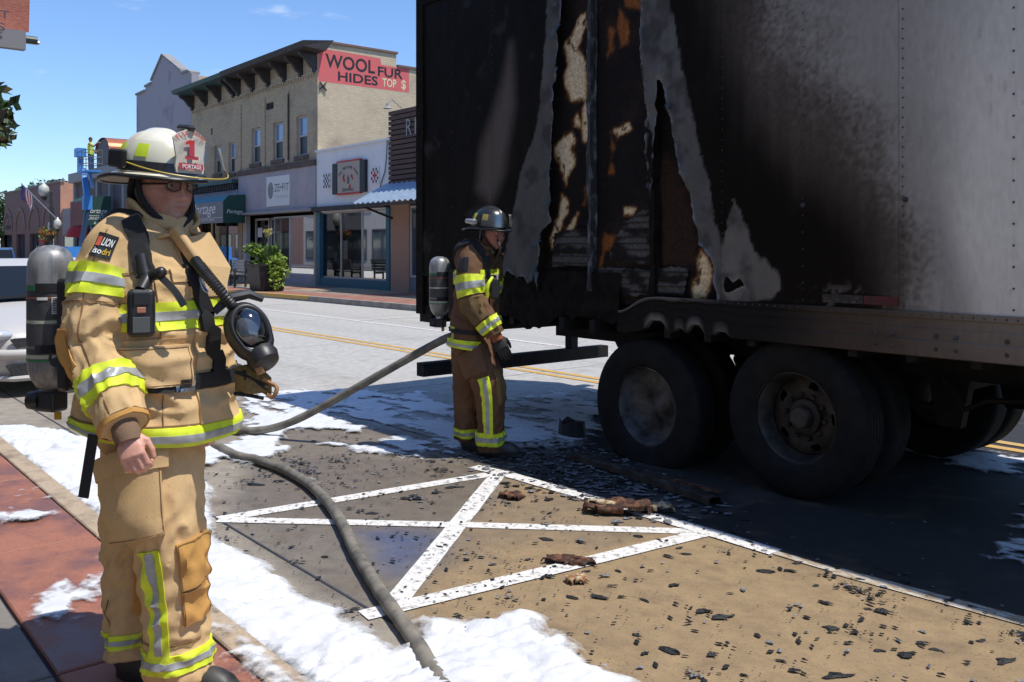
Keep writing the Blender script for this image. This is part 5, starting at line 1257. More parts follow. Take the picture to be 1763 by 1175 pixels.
for x in archs:
    a_ = MB()
    for k in range(16):
        t0, t1 = math.pi * k / 16, math.pi * (k + 1) / 16
        ps = [(x + r * math.cos(t), 2.9 + r * math.sin(t)) for r, t in ((1.55, t0), (1.85, t0), (1.85, t1), (1.55, t1))]
        a_.prism(ps, lambda u, v, d: (u, d, v), FY - .07, FY - .003)
    a_.build('brick_arch', M_brick('arch_brick', (.28, .17, .14), (.24, .14, .12), (.2, .15, .13), st=.1) if x == archs[0] else bpy.data.materials['arch_brick'], rb_)
    w_ = framed(MB(), x - 1.5, x + 1.5, .2, 2.6, FY + .2, .08, .06, [('v', x)]).build('window', m_dkwood, rb_)
    MB().quad((x - 1.45, FY + .24, .25), (x + 1.45, FY + .24, .25), (x + 1.45, FY + .24, 2.55), (x - 1.45, FY + .24, 2.55)).build('pane', m_pane, w_)
bl_ = MB()
for z, n_, x0 in ((4.0, 2, -86.1), (3.05, 5, -86.3)):
    for k in range(n_):
        w1 = .62 if n_ == 2 else .28
        bl_.box(x0 + k * (w1 + .1), x0 + k * (w1 + .1) + w1, FY - .03, FY - .003, z, z + .34)
bl_.box(-85.5, -85.3, FY - .03, FY - .003, 3.6, 3.75)
bl_.build('sign_marks', m_black, rb_)

# ------------------------------------------------------------------ street things
m_lpole = M('dark_green_iron', (0.03, 0.04, 0.038), 0.5)
m_globe = M('frosted_lamp_globe', (0.55, 0.55, 0.48), 0.3, sss=0.2)
m_leafA = M('leaf_green', (0.075, 0.13, 0.025), 0.6, c2=(0.045, 0.09, 0.02), ns=3)
m_leafB = M('leaf_dark', (0.03, 0.065, 0.018), 0.6)
m_lime = M('lime_leaf', (0.26, 0.36, 0.04), 0.6, c2=(0.18, 0.28, 0.03), ns=8)
m_flowr = M('red_petal', (0.55, 0.03, 0.02), 0.6)
m_flowy = M('pale_yellow_petal', (0.65, 0.60, 0.25), 0.6)
m_bark = M('bark', (0.08, 0.06, 0.045), 0.9)
m_steel = M('galvanised_steel', (0.45, 0.45, 0.45), 0.4, 0.7)
m_blue = M('lift_blue', (0.05, 0.24, 0.62), 0.45, c2=(0.07, 0.28, 0.66), ns=4)

def street_lamp(x, y, zt, label):
    t = thing('street_lamp', label, 'street lamp', (x, y, .15), 'acorn globe lamps along the far pavement')
    MB().lathe([(.16, .0), (.15, .12), (.09, .3), (.07, .9), (.055, 1.1), (.045, zt - .75)], 12, (x, y, .15)).build('pole', m_lpole, t, smooth=True)
    MB().lathe([(.05, zt - .75), (.10, zt - .70), (.11, zt - .62), (.06, zt - .6)], 12, (x, y, .15)).build('collar', m_lpole, t)
    MB().lathe([(.09, zt - .60), (.19, zt - .45), (.21, zt - .3), (.16, zt - .12), (.06, zt - .02), (.03, zt + .06), (0, zt + .08)], 16, (x, y, .15)).build('globe', m_globe, t, smooth=True)
    return t
street_lamp(-35.0, 12.9, 2.95, 'globe street lamp in front of the grey script awning')
street_lamp(-55.7, 12.9, 3.05, 'globe street lamp near the red domed awning, far down the street')
tl = thing('street_lamp', 'tall street lamp with one globe on a side arm before the brick building', 'street lamp', (-57.2, 12.9, .15), 'acorn globe lamps along the far pavement')
MB().lathe([(.2, 0), (.15, .4), (.09, 1.2), (.07, 4.6)], 12, (-57.2, 12.9, .15)).build('pole', m_lpole, tl, smooth=True)
MB().tube([(-57.2, 12.9, 3.9), (-57.9, 12.9, 3.95), (-58.6, 12.9, 4.15), (-58.95, 12.9, 4.3)], .035, 8).build('arm', m_lpole, tl)
MB().lathe([(.08, 4.2), (.17, 4.3), (.2, 4.4), (.12, 4.42)], 12, (-58.95, 12.9, .15)).build('collar', m_lpole, tl)
MB().lathe([(.12, 4.42), (.27, 4.6), (.31, 4.8), (.26, 5.0), (.1, 5.15), (.04, 5.25), (0, 5.28)], 16, (-58.95, 12.9, .15)).build('globe', m_globe, tl, smooth=True)
MB().box(-57.9, -57.3, 12.88, 12.9, 2.2, 3.0).build('pole_banner', m_paper, tl)

def basket(x, y, z, label, r=.38, seed=1, mats=None, chain=True, n=420, leaf=.06, hang=.25):
    t = thing('flower_basket', label, 'flower basket', (x, y, z - r), None)
    MB().lathe([(0, -.6 * r), (.5 * r, -.5 * r), (.7 * r, 0), (.72 * r, .05 * r)], 14, (x, y, z)).build('bowl', m_bark, t, smooth=True)
    mats = mats or [m_leafA, m_lime, m_flowr]
    leaf_cloud((x, y, z + .15 * r), (r, r, r * .85), n, leaf, seed, nmat=len(mats)).build('foliage', mats, t)
    if chain:
        c = MB()
        for k in range(3):
            a = k * 2.1; c.tube([(x + .68 * r * math.cos(a), y + .68 * r * math.sin(a), z + .03), (x, y, z + r + hang)], .008, 5)
        c.build('chain', m_lpole, t)
    return t
basket(-56.6, 12.6, 2.2, 'red and lime flower basket hanging by the far globe lamp', .5, 3, n=500, leaf=.07)
basket(-34.8, 12.7, 2.05, 'red and lime flower basket hanging at the lamp before the grey awning', .34, 4, n=400, leaf=.05)

# near lamp post, only its banner and basket reach into the picture
lp = thing('lamp_post', 'dark lamp post beside the near pavement at the left edge', 'lamp post', (-5.45, .06, .12))
MB().lathe([(.13, 0), (.1, .4), (.06, .9), (.05, 4.6)], 14, (-5.45, .06, .12)).build('pole', m_lpole, lp, smooth=True)
for z in (2.72, 4.0): MB().tube([(-5.45, .08, z), (-5.45, 1.16, z)], .022, 10).build('banner_arm', m_lpole, lp)
MB().tube([(-6.0, .89, 3.05), (-5.8, .5, 3.12), (-5.45, .06, 3.0)], .015, 8).build('basket_arm', m_lpole, lp)
bn = thing('street_banner', 'reddish printed street banner with dark letters hung overhead', 'banner', (-5.45, .6, 2.68))
m_bann = M('banner_print', (0.42, 0.10, 0.07), 0.7, c2=(0.50, 0.22, 0.14), ns=18, stretch=(1, 2, 14), lo=.4, hi=.6)
n_ = 14
P_ = np.zeros((n_, 20, 3))
for i in range(n_):
    for k in range(20):
        P_[i, k] = (-5.44 + .012 * math.sin(k * .7 + i * .4), .34 + i * .78 / (n_ - 1), 2.76 + k * 1.2 / 19)
grid_mesh('cloth', P_, m_bann, bn)
MB().box(-5.475, -5.425, .34, 1.10, 2.66, 2.76).build('hem_sleeve', M('grey_hem', (.22, .21, .21), .6), bn)
MB().tube([(-5.45, 1.10, 2.71), (-5.45, 1.17, 2.71)], .012, 8).build('rod_tip', m_steel, bn)
m_banl = M('banner_lettering', (0.10, 0.06, 0.07), 0.7); 
letters('lettering', 'ET', side(-5.408, 0.936, 2.808), 0.083, 0.042, m_banl, bn, bold=.01)
letters('lettering', 'S', side(-5.408, 0.957, 2.741), 0.042, 0.042, m_banl, bn, bold=.01)
basket(-6.0, .87, 2.37, 'drying green and bronze plant basket hanging at the left picture edge', .34, 9, [m_leafA, M('bronze_leaf', (0.12, 0.085, 0.035), .6), m_leafB], n=900, leaf=.05, hang=.3)

# planter on the far pavement
pl = thing('planter', 'square black planter spilling lime foliage by the far kerb', 'planter', (-28.2, 12.85, .15))
pb = MB()
for s_, z in ((.5, .15), (.58, .95)): pass
pb.add([(-28.55, 12.45, .15), (-27.75, 12.45, .15), (-27.75, 13.25, .15), (-28.55, 13.25, .15), (-28.65, 12.35, 1.0), (-27.65, 12.35, 1.0), (-27.65, 13.35, 1.0), (-28.65, 13.35, 1.0)], [(0, 1, 5, 4), (1, 2, 6, 5), (2, 3, 7, 6), (3, 0, 4, 7), (4, 5, 6, 7)])
pb.build('tub', m_black, pl)
MB().box(-28.7, -27.6, 12.3, 13.4, .97, 1.03).build('rim', m_black, pl)
leaf_cloud((-28.15, 12.85, 1.25), (.66, .66, .44), 1300, .07, 21, nmat=2).build('lime_foliage', [m_lime, m_leafA], pl)
leaf_cloud((-27.55, 12.95, .75), (.28, .35, .62), 420, .07, 22, nmat=2).build('trailing_foliage', [m_lime, m_lime], pl)
cl = MB()
for k in range(16):
    a = k * 2.4; L_ = .50 + .25 * ((k * 7) % 5) / 5; r0 = .1 + .12 * (k % 3)
    b0 = Vector((-28.2 + r0 * math.cos(a), 12.9 + r0 * math.sin(a), 1.15)); d = Vector((math.cos(a) * .35, math.sin(a) * .35, 1)).normalized(); s = Vector((-math.sin(a), math.cos(a), 0)) * .11
    cl.add([b0, b0 + d * L_ * .5 + s, b0 + d * L_, b0 + d * L_ * .5 - s], [(0, 1, 2, 3)])
cl.build('canna_leaves', m_leafA, pl)
leaf_cloud((-28.2, 12.9, 2.05), (.14, .14, .2), 60, .07, 23, nmat=1).build('flower', m_flowy, pl)

# benches beyond the planter
def bench(x, y, label, mat):
    t = thing('bench', label, 'bench', (x, y, .15), 'benches on the far pavement')
    for k in range(4): MB().box(x - .8, x + .8, y - .2 + k * .11, y - .11 + k * .11, .58, .61).build('seat_slat', mat, t)
    for k in range(4): MB().box(x - .8, x + .8, y + .26 + k * .02, y + .29 + k * .02, .68 + k * .11, .77 + k * .11).build('back_slat', mat, t)
    for s in (-.7, .7):
        f = MB(); f.box(x + s - .03, x + s + .03, y - .2, y - .14, .15, .80); f.box(x + s - .03, x + s + .03, y + .2, y + .26, .15, 1.1); f.box(x + s - .025, x + s + .025, y - .14, y + .2, .52, .575)
        f.build('leg', m_lpole, t)
bench(-30.4, 13.15, 'black slatted bench beside the lime planter', m_lpole)
bench(-32.8, 13.6, 'pale slatted bench behind the black bench', m_steel)

# flags
def pole_flag(base, tip, label, w=.9, h=1.5, seed=1):
    t = thing('flag', label, 'flag', base)
    b, tp = Vector(base), Vector(tip)
    MB().tube([b, tp], .022, 8).build('flag_pole', m_steel, t)
    d = (b - tip if False else (b - tp)).normalized()
    dn_ = Vector((0, 0, -1))
    for k in range(9):
        vs = []
        for i in range(7):
            for j in (0, 1):
                u = (k + j) / 9; v = i / 6
                p = tp + d * (u * h * .75) + dn_ * (v * w) + Vector((.12 * math.sin(v * 5 + u * 3), .10 * math.cos(v * 4 + u * 4 + seed), 0)) * v
                vs.append(p)
        MB().add(vs, [(2 * i, 2 * i + 1, 2 * i + 3, 2 * i + 2) for i in range(6)]).build('stripe', (m_letterr if k % 2 else m_paper) if k > 2 else bpy.data.materials['navy_cloth'], t)
    return t
pole_flag((-56.0, 12.9, 3.2), (-59.9, 11.9, 5.35), 'stars and stripes on a slanted pole in front of the brick building', .95, 1.9)
pole_flag((-54.5, 15.0, 2.2), (-54.0, 14.2, 2.75), 'small stars and stripes low beside the flower basket', .5, .8, 3)

# boom lift with a worker in the basket
lf = thing('boom_lift', 'bright blue boom lift reaching up beside the dark stone store', 'boom lift', (-51, 12.6, 0))
bs_ = MB(); bs_.box(-52.4, -49.8, 11.9, 13.5, .35, .95); bs_.box(-52.0, -50.2, 12.1, 13.3, .95, 1.6); bs_.build('chassis', m_blue, lf)
for x in (-52.1, -50.1):
    for y in (11.85, 13.55): MB().lathe([(0, -.12), (.38, -.12), (.42, 0), (.38, .12), (0, .12)], 18, (x, y, .42), (0, 1, 0)).build('wheel', m_tyre, lf)
MB().bar((-51.3, 13.0, 1.5), (-51.15, 13.4, 4.2), .22, .22, (1, 0, 0)).build('lower_boom', M('lift_dark_blue', (.03, .06, .12), .5), lf)
MB().bar((-51.2, 13.3, 3.55), (-51.2, 13.3, 4.3), .42, .34, (1, 0, 0)).build('boom_knuckle', m_blue, lf)
MB().bar((-51.2, 13.3, 4.1), (-51.95, 13.3, 5.75), .22, .26, (0, 1, 0)).build('upper_boom', m_blue, lf)
MB().bar((-50.75, 13.45, 4.7), (-51.45, 13.45, 5.7), .12, .14, (0, 1, 0)).build('lift_cylinder', M('lift_pale_blue', (.2, .4, .7), .4), lf)
bk = MB(); bk.box(-51.5, -49.9, 12.9, 13.7, 5.48, 5.56); bk.build('basket_floor', m_blue, lf)
br_ = MB()
for z in (5.9, 6.25, 6.6):
    for a, b_ in (((-51.5, 12.9), (-49.9, 12.9)), ((-49.9, 12.9), (-49.9, 13.7)), ((-49.9, 13.7), (-51.5, 13.7)), ((-51.5, 13.7), (-51.5, 12.9))): br_.tube([(*a, z), (*b_, z)], .022, 6)
for a in ((-51.5, 12.9), (-49.9, 12.9), (-49.9, 13.7), (-51.5, 13.7), (-50.7, 12.9), (-50.7, 13.7)): br_.tube([(*a, 5.5), (*a, 6.6)], .022, 6)
br_.build('guard_rail', m_letterg, lf)
cbx = MB(); cbx.box(-52.4, -51.75, 12.95, 13.4, 6.4, 6.85); cbx.box(-52.2, -51.9, 13.05, 13.3, 5.6, 6.4); cbx.build('control_box', m_blue, lf)

# cars
def car(name, label, x_front, yc, heading, body_mat, L_=4.5, W_=1.76, Hh=1.44, suv=False):
    """heading +1: front toward +X"""
    t = thing(name, label, 'car', (x_front - heading * L_ / 2, yc, 0))
    fx = lambda s: x_front - heading * s
    st = [(0.0, .56, .30, .62), (.06, .70, .22, .80), (.25, .76, .19, .93), (.8, .86, .17, .98), (1.35, .97, .17, 1.0), (2.0, .98, .17, 1.0), (3.4, 1.0, .17, 1.0), (4.2, 1.0, .2, .97), (4.45, .92, .3, .88), (L_, .8, .42, .8)]
    if suv: st = [(s, z * 1.08 if s > .5 else z, b, w) for s, z, b, w in st[:-2]] + [(4.3, 1.06, .3, .97), (L_, 1.0, .4, .93)]
    P_ = np.zeros((len(st), 13, 3))
    for i, (s, zt, zb, w) in enumerate(st):
        hw = W_ / 2 * w
        ring = [(-.86, zb), (-.97, zb + .08), (-1.0, zb + (zt - zb) * .45), (-.985, zb + (zt - zb) * .75), (-.93, zt - .05), (-.8, zt), (0, zt + .02)]
        ring = ring + [(-u, z) for u, z in reversed(ring[:-1])]
        for k, (u, z) in enumerate(ring): P_[i, k] = (fx(s), yc + u * hw, z)
    m = grid_mesh('body', P_, body_mat, t)
    m.modifiers.new('round', 'SUBSURF').levels = 2; m.modifiers['round'].render_levels = 2
    # nose closing sheet
    nz = MB(); ring0 = [tuple(P_[0, k]) for k in range(13)]; nz.add(ring0, [tuple(range(13))]); nz.build('nose', body_mat, t)
    ring1 = [tuple(P_[-1, k]) for k in range(13)]; MB().add(ring1, [tuple(range(13))]).build('tail', body_mat, t)
    # cabin
    cab = [(1.25, .98, .99, .80), (1.95, 1.36, 1.30, .69), (2.3, Hh, 1.36, .66), (3.2, Hh, 1.36, .66), (3.85, 1.30, 1.25, .66), (4.25, 1.0, .98, .74)]
    if suv: cab = [(1.35, 1.05, 1.04, .82), (2.0, 1.45, 1.38, .74), (2.3, Hh, 1.42, .72), (3.9, Hh, 1.42, .72), (4.2, Hh - .06, 1.38, .72), (4.42, 1.05, 1.03, .78)]
    R_ = MB(); G_ = MB()
    def cp(i, side_, top): s, zt, zs, w = cab[i]; return Vector((fx(s), yc + side_ * W_ / 2 * (w if top else w + .10), zt if top else .97 + (.07 if suv else 0)))
    for i in range(1, len(cab) - 2): R_.quad(cp(i, -1, 1), cp(i + 1, -1, 1), cp(i + 1, 1, 1), cp(i, 1, 1))
    for sd in (-1, 1):
        for i in range(len(cab) - 1): G_.quad(cp(i, sd, 1) if i else cp(0, sd, 1), cp(i + 1, sd, 1), cp(i + 1, sd, 0), cp(i, sd, 0))
    roof_ = R_.build('roof', body_mat, t)
    G_.build('side_glass', m_carglass, t)
    MB().quad(cp(0, -1, 1), cp(0, 1, 1), cp(1, 1, 1), cp(1, -1, 1)).build('windscreen', m_carglass, t)
    MB().quad(cp(len(cab) - 2, -1, 1), cp(len(cab) - 2, 1, 1), cp(len(cab) - 1, 1, 1), cp(len(cab) - 1, -1, 1)).build('rear_window', m_carglass, t)
    pil = MB()
    for sd in (-1, 1):
        for a, b_ in ((0, 1), (len(cab) - 2, len(cab) - 1)): pil.bar(cp(a, sd, 1) + Vector((0, 0, .005)), cp(b_, sd, 1) + Vector((0, 0, .005)), .07, .03)
        for i in range(1, len(cab) - 2): pil.bar(cp(i, sd, 1), cp(i + 1, sd, 1), .07, .03)
    pil.build('pillars', body_mat, t)
    for s in (.85, L_ - .95):
        for sd in (-1, 1):
            w_o = bpy.data.objects.new('wheel', None); col.objects.link(w_o); w_o.parent = t; WL_[w_o.name] = wloc(t).copy()
            c = (fx(s), yc + sd * (W_ / 2 - .1), .31)
            MB().lathe([(.2, -.1), (.29, -.1), (.31, -.06), (.31, .06), (.29, .1), (.2, .1)], 26, c, (0, sd, 0)).build('tyre', m_tyre, w_o, smooth=True)
            MB().lathe([(0, .07), (.05, .08), (.18, .06), (.2, .1)], 20, c, (0, sd, 0)).build('rim', m_steel, w_o, smooth=True)
            MB().lathe([(0, .096), (.36, .096)], 26, (fx(s), yc + sd * (W_ / 2 - .1), .33), (0, sd, 0)).build('wheel_arch', m_black, w_o)
    return t, fx
m_carglass = M('car_glass', (0.012, 0.014, 0.016), 0.08, spec=.4)
m_silver = M('silver_car_paint', (0.52, 0.50, 0.47), 0.4, 0.0, coat=0.25)
m_bluecar = M('dark_blue_car_paint', (0.02, 0.05, 0.12), 0.2, 0.2, coat=0.8)
m_mesh = M('black_grille_mesh', (0.012, 0.012, 0.012), 0.5, c2=(0.06, 0.06, 0.06), ns=90, lo=.5, hi=.55)
m_lamp = M('head_lamp', (0.5, 0.52, 0.55), 0.1, spec=1.0)
m_tail = M('tail_lamp', (0.5, 0.02, 0.02), 0.2)
sc_, fx = car('parked_car', 'silver sedan parked at the kerb, nose toward the firefighter', -10.72, 2.62, 1, m_silver)
def slot(x, y0, y1, z0, z1, nm, mt):
    MB().prism([(y0, z1 - .01), (y0 + .06, z0), (y1 - .06, z0), (y1, z1 - .01), (y1 - .05, z1), (y0 + .05, z1)], lambda u, v, d: (d, u, v), x, x - .03).build(nm, mt, sc_)
slot(-10.70, 2.02, 3.22, .53, .63, 'grille', m_mesh)
slot(-10.69, 1.98, 3.26, .24, .36, 'lower_grille', m_mesh)
bp_ = MB(); bp_.tube([(-10.95, 1.80, .46), (-10.74, 2.0, .46), (-10.68, 2.3, .46), (-10.68, 2.94, .46), (-10.74, 3.24, .46), (-10.95, 3.44, .46)], .055, 10); bp_.build('bumper', m_silver, sc_, smooth=True)
lp_ = MB(); lp_.tube([(-10.95, 1.82, .21), (-10.70, 2.05, .205), (-10.66, 2.62, .205), (-10.70, 3.19, .205), (-10.95, 3.42, .21)], .03, 8); lp_.build('lip_spoiler', m_silver, sc_, smooth=True)
for y in (1.93, 3.31):
    MB().ellipsoid((-10.83, y, .66), .10, .15, .06).build('headlight', m_lamp, sc_, smooth=True)
MB().bar((-11.95, 1.95, 1.0), (-12.0, 2.62, 1.02), .02, .03).build('wiper', m_black, sc_)
bc, fx = car('car', 'dark blue hatchback driving away far down the street', -36.9, 5.6, -1, m_bluecar, Hh=1.56, suv=True)
for y in (4.85, 6.35): MB().box(-32.45, -32.37, y - .14, y + .14, .9, 1.15).build('tail_light', m_tail, bc)

# trees beyond the red brick building
def tree(x, y, h, r, label, seed, mats):
    t = thing('tree', label, 'tree', (x, y, -.2), 'trees beyond the red brick building')
    tr = MB(); tr.tube([(x, y, -.2), (x + .1, y, h * .3), (x - .1, y + .1, h * .55), (x + .1, y, h * .8)], [.32, .25, .17, .06], 9)
    rr = random.Random(seed)
    for k in range(7):
        a = k * .9 + seed; z0 = h * (.3 + .06 * k)
        tr.tube([(x, y, z0), (x + math.cos(a) * r * .45, y + math.sin(a) * r * .45, z0 + h * .12), (x + math.cos(a) * r * .75, y + math.sin(a) * r * .75, z0 + h * .22)], [.12, .08, .03], 6)
    tr.build('trunk', m_bark, t, smooth=True)
    cr_ = MB()
    for k in range(6):
        a = rr.uniform(0, 6.28); q = rr.uniform(.1, .55)
        leaf_cloud((x + r * q * math.cos(a), y + r * q * math.sin(a), h * rr.uniform(.42, .84)), (r * .62, r * .62, h * .22), 750, .22, seed * 10 + k, mb=cr_, nmat=2)
    cr_.build('crown', mats, t)
tree(-104, 19.0, 7.6, 4.0, 'broad green tree at the left picture edge past the brick building', 3, [m_leafA, m_leafB])
tree(-112, 25, 8.8, 4.5, 'mid green tree standing right behind the leftmost tree', 5, [m_leafA, m_leafB])
tree(-106, 27, 9.0, 4.0, 'rounded green tree showing above the brick roof beside the flag', 6, [m_leafA, m_leafB])
tree(-121, 31, 10.0, 5.0, 'large dark tree farthest back at the left', 8, [m_leafB, m_leafA])
tree(-94, 13.5, 4.4, 2.6, 'small dark street tree at the far left end of the pavement', 11, [m_leafB, m_leafA])

# buildings on the near side of the street, behind the viewer: they show only in the shop windows
nbm = M('pale_plaster', (0.38, 0.36, 0.33), 0.85, c2=(0.32, 0.30, 0.28), ns=1)
for x0, x1, h, mt, lab in ((-112, -90, 7.0, m_tanf, 'farthest tan block on the near side, far left of the camera'), (-89.9, -70, 8.0, m_redbf, 'long red block on the near side, far left of the camera'), (-69.9, -48.1, 7.2, nbm, 'pale block on the near side between two red blocks'), (-48, -36, 7.5, m_redbf, 'red brick shop block on the near pavement left of the camera'), (-36, -20, 8.2, nbm, 'long pale plaster block on the near pavement left of the camera'), (-19.9, -9, 6.8, m_tanf, 'tan brick shop on the near pavement left of the camera'), (-8.9, 6, 7.6, nbm, 'pale plaster shop block behind the camera')):
    nb = thing('shop_building', lab, 'building', ((x0 + x1) / 2, -3, 0))
    MB().box(x0, x1 - .05, -14, -3.0, 0, h).build('wall', mt, nb)
    MB().box(x0 - .05, x1, -3.25, -2.8, h + .003, h + .35).build('cornice', m_dkwood, nb)
    xx = x0 + .9
    while xx + 1.2 < x1:
        w_ = framed(MB(), xx, xx + 1.1, 4.2, 6.0, -3.0, .08, .06).build('window', m_paper, nb)
        MB().quad((xx + .06, -2.97, 4.26), (xx + 1.04, -2.97, 4.26), (xx + 1.04, -2.97, 5.94), (xx + .06, -2.97, 5.94)).build('pane', m_pane, w_)
        xx += 2.3
    xx = x0 + .5
    while xx + 3 < x1:
        w_ = framed(MB(), xx, xx + 2.8, .6, 2.9, -3.0, .1, .06, [('v', xx + 1.4)]).build('shop_window', m_dkwood, nb)
        MB().quad((xx + .06, -2.97, .66), (xx + 2.74, -2.97, .66), (xx + 2.74, -2.97, 2.84), (xx + .06, -2.97, 2.84)).build('pane', m_pane, w_)
        xx += 3.6

# ------------------------------------------------------------------ people
def V3(p): return Vector((float(p[0]), float(p[1]), float(p[2])))

class Tube:
    """closed limb surface with folds; grid P[m, n], v = 0 lies along ref"""
    def __init__(self, pts, ra, rb, ref, m=70, n=44, fold=0.0, seed=1, ex=1.0, folds=None, belly=None):
        C = catmull(pts, m)
        k = np.linspace(0, 1, len(ra)); t = np.linspace(0, 1, m)
        ra = np.interp(t, k, ra); rb = np.interp(t, k, rb)
        self.m, self.n = m, n
        P = np.zeros((m, n, 3)); N_ = np.zeros((m, n, 3))
        ref = Vector(ref)
        L = float(np.sum(np.linalg.norm(np.diff(C, axis=0), axis=1)))
        s = np.concatenate([[0], np.cumsum(np.linalg.norm(np.diff(C, axis=0), axis=1))])
        for i in range(m):
            T = V3(C[min(i + 1, m - 1)] - C[max(i - 1, 0)]).normalized()
            A = (ref - T * ref.dot(T)).normalized(); B = T.cross(A)
            for j in range(n):
                a = 2 * math.pi * j / n
                ca, sa = math.cos(a), math.sin(a)
                ca2 = math.copysign(abs(ca) ** ex, ca); sa2 = math.copysign(abs(sa) ** ex, sa)
                d = A * (ca2 * ra[i]) + B * (sa2 * rb[i])
                if belly and ca > 0: d += A * (belly[0] * math.exp(-((t[i] - belly[1]) / belly[2]) ** 2) * ca ** 2)
                nr = (A * (ca / max(ra[i], 1e-3)) + B * (sa / max(rb[i], 1e-3))).normalized()
                f = 0.0
                if fold:
                    w = fold if folds is None else fold * float(np.interp(t[i], [q[0] for q in folds], [q[1] for q in folds]))
                    q = Vector((s[i] * 13 + ca * .9, ca * 1.5 + seed * 3.1 + s[i] * 2.0, sa * 1.5 + s[i] * 3.5))
                    r1 = mnoise.noise(q); r2 = mnoise.noise(q * 2.2 + Vector((7, 1, 4)))
                    r3 = mnoise.noise(Vector((s[i] * 9 + ca * 3.0 + sa * 2.0, s[i] * 5 - ca * 2.4, seed * 1.7 + sa * 2.2)))
                    f = w * (1.0 - 2.3 * abs(r1) ** .7 - 1.1 * abs(r3) ** .8 + .2 * r2)
                    q2 = Vector((s[i] * 5, ca * 2.6 + seed, sa * 2.6)); f += w * .7 * mnoise.noise(q2)
                P[i, j] = V3(C[i]) + d + nr * f
                N_[i, j] = nr
        self.P, self.N, self.C = P, N_, C
    def at(self, u, v, off=0.0):
        x = min(max(u, 0), 1) * (self.m - 1); i = min(int(x), self.m - 2); fx = x - i
        y = (v % 1.0) * self.n; j = int(y) % self.n; fy = y - int(y); j2 = (j + 1) % self.n
        def bl(G): return (G[i, j] * (1 - fx) + G[i + 1, j] * fx) * (1 - fy) + (G[i, j2] * (1 - fx) + G[i + 1, j2] * fx) * fy
        nn = V3(bl(self.N)).normalized()
        return V3(bl(self.P)) + nn * off
    def solid(self):
        m, n = self.m, self.n
        v = [tuple(p) for p in self.P.reshape(-1, 3)]; f = []
        for i in range(m - 1):
            for j in range(n):
                j2 = (j + 1) % n
                f.append((i * n + j, i * n + j2, (i + 1) * n + j2, (i + 1) * n + j))
        f.append(tuple(reversed(range(n)))); f.append(tuple(range((m - 1) * n, m * n)))
        return v, f
    def patch(self, mb, u0, u1, v0, v1, off=.006, th=.005, nu=10, nv=14, mi=0, slant=0.0, base=0.0):
        ring = abs(v1 - v0) >= .999
        top = []; bot = []
        for i in range(nu + 1):
            for j in range(nv + 1):
                u = u0 + (u1 - u0) * i / nu; v = v0 + (v1 - v0) * j / nv
                u += slant * (j / nv - .5)
                top.append(self.at(u, v, off)); bot.append(self.at(u, v, base))
        W = nv + 1; K = len(top)
        fs = []
        for i in range(nu):
            for j in range(nv):
                fs.append((i * W + j, i * W + j + 1, (i + 1) * W + j + 1, (i + 1) * W + j))
        for j in range(nv):
            fs.append((j, j + 1, K + j + 1, K + j)); fs.append((nu * W + j, nu * W + j + 1, K + nu * W + j + 1, K + nu * W + j))
        if not ring:
            for i in range(nu):
                fs.append((i * W, (i + 1) * W, K + (i + 1) * W, K + i * W)); fs.append((i * W + nv, (i + 1) * W + nv, K + (i + 1) * W + nv, K + i * W + nv))
        mb.add(top + bot, fs, mi)
        return mb

def fuse(parts, voxel, smooth=4, name='fused'):
    """one continuous skin over overlapping solids"""
    v = []; f = []
    for pv, pf in parts:
        b = len(v); v += [tuple(p) for p in pv]; f += [tuple(i + b for i in q) for q in pf]
    me = bpy.data.meshes.new(name); me.from_pydata(v, [], f)
    bm = bmesh.new(); bm.from_mesh(me)
    bmesh.ops.remove_doubles(bm, verts=bm.verts, dist=1e-7); bmesh.ops.recalc_face_normals(bm, faces=bm.faces); bm.to_mesh(me); bm.free()
    o = bpy.data.objects.new(name, me); col.objects.link(o)
    r = o.modifiers.new('r', 'REMESH'); r.mode = 'VOXEL'; r.voxel_size = voxel; r.adaptivity = 0
    if smooth:
        s = o.modifiers.new('s', 'SMOOTH'); s.iterations = smooth; s.factor = 0.5
    dg = bpy.context.evaluated_depsgraph_get()
    out = bpy.data.meshes.new_from_object(o.evaluated_get(dg))
    bpy.data.objects.remove(o); bpy.data.meshes.remove(me)
    return out

def adopt(me, name, mats, parent, colour=None):
    off = wloc(parent)
    V = np.zeros(len(me.vertices) * 3, np.float32); me.vertices.foreach_get('co', V); V = V.reshape(-1, 3)
    if colour is not None:
        at = me.color_attributes.new('Col', 'FLOAT_COLOR', 'POINT'); c = np.ones((len(V), 4), np.float32); c[:, :3] = colour(V); at.data.foreach_set('color', c.ravel())
    me.vertices.foreach_set('co', (V - np.array(off)).astype(np.float32).ravel())
    me.polygons.foreach_set('use_smooth', [True] * len(me.polygons)); me.update()
    me.name = name
    return link_mesh(name, me, mats, parent)

def ellip(c, A, B, Cc, nu=20, nv=14):
    """solid ellipsoid with semi-axis vectors"""
    c = Vector(c); v = []; f = []
    for i in range(nv + 1):
        ph = -math.pi / 2 + math.pi * i / nv
        for k in range(nu):
            th = 2 * math.pi * k / nu
            v.append(c + A * (math.cos(ph) * math.cos(th)) + B * (math.cos(ph) * math.sin(th)) + Cc * math.sin(ph))
    for i in range(nv):
        for k in range(nu):
            f.append((i * nu + k, i * nu + (k + 1) % nu, (i + 1) * nu + (k + 1) % nu, (i + 1) * nu + k))
    return v, f

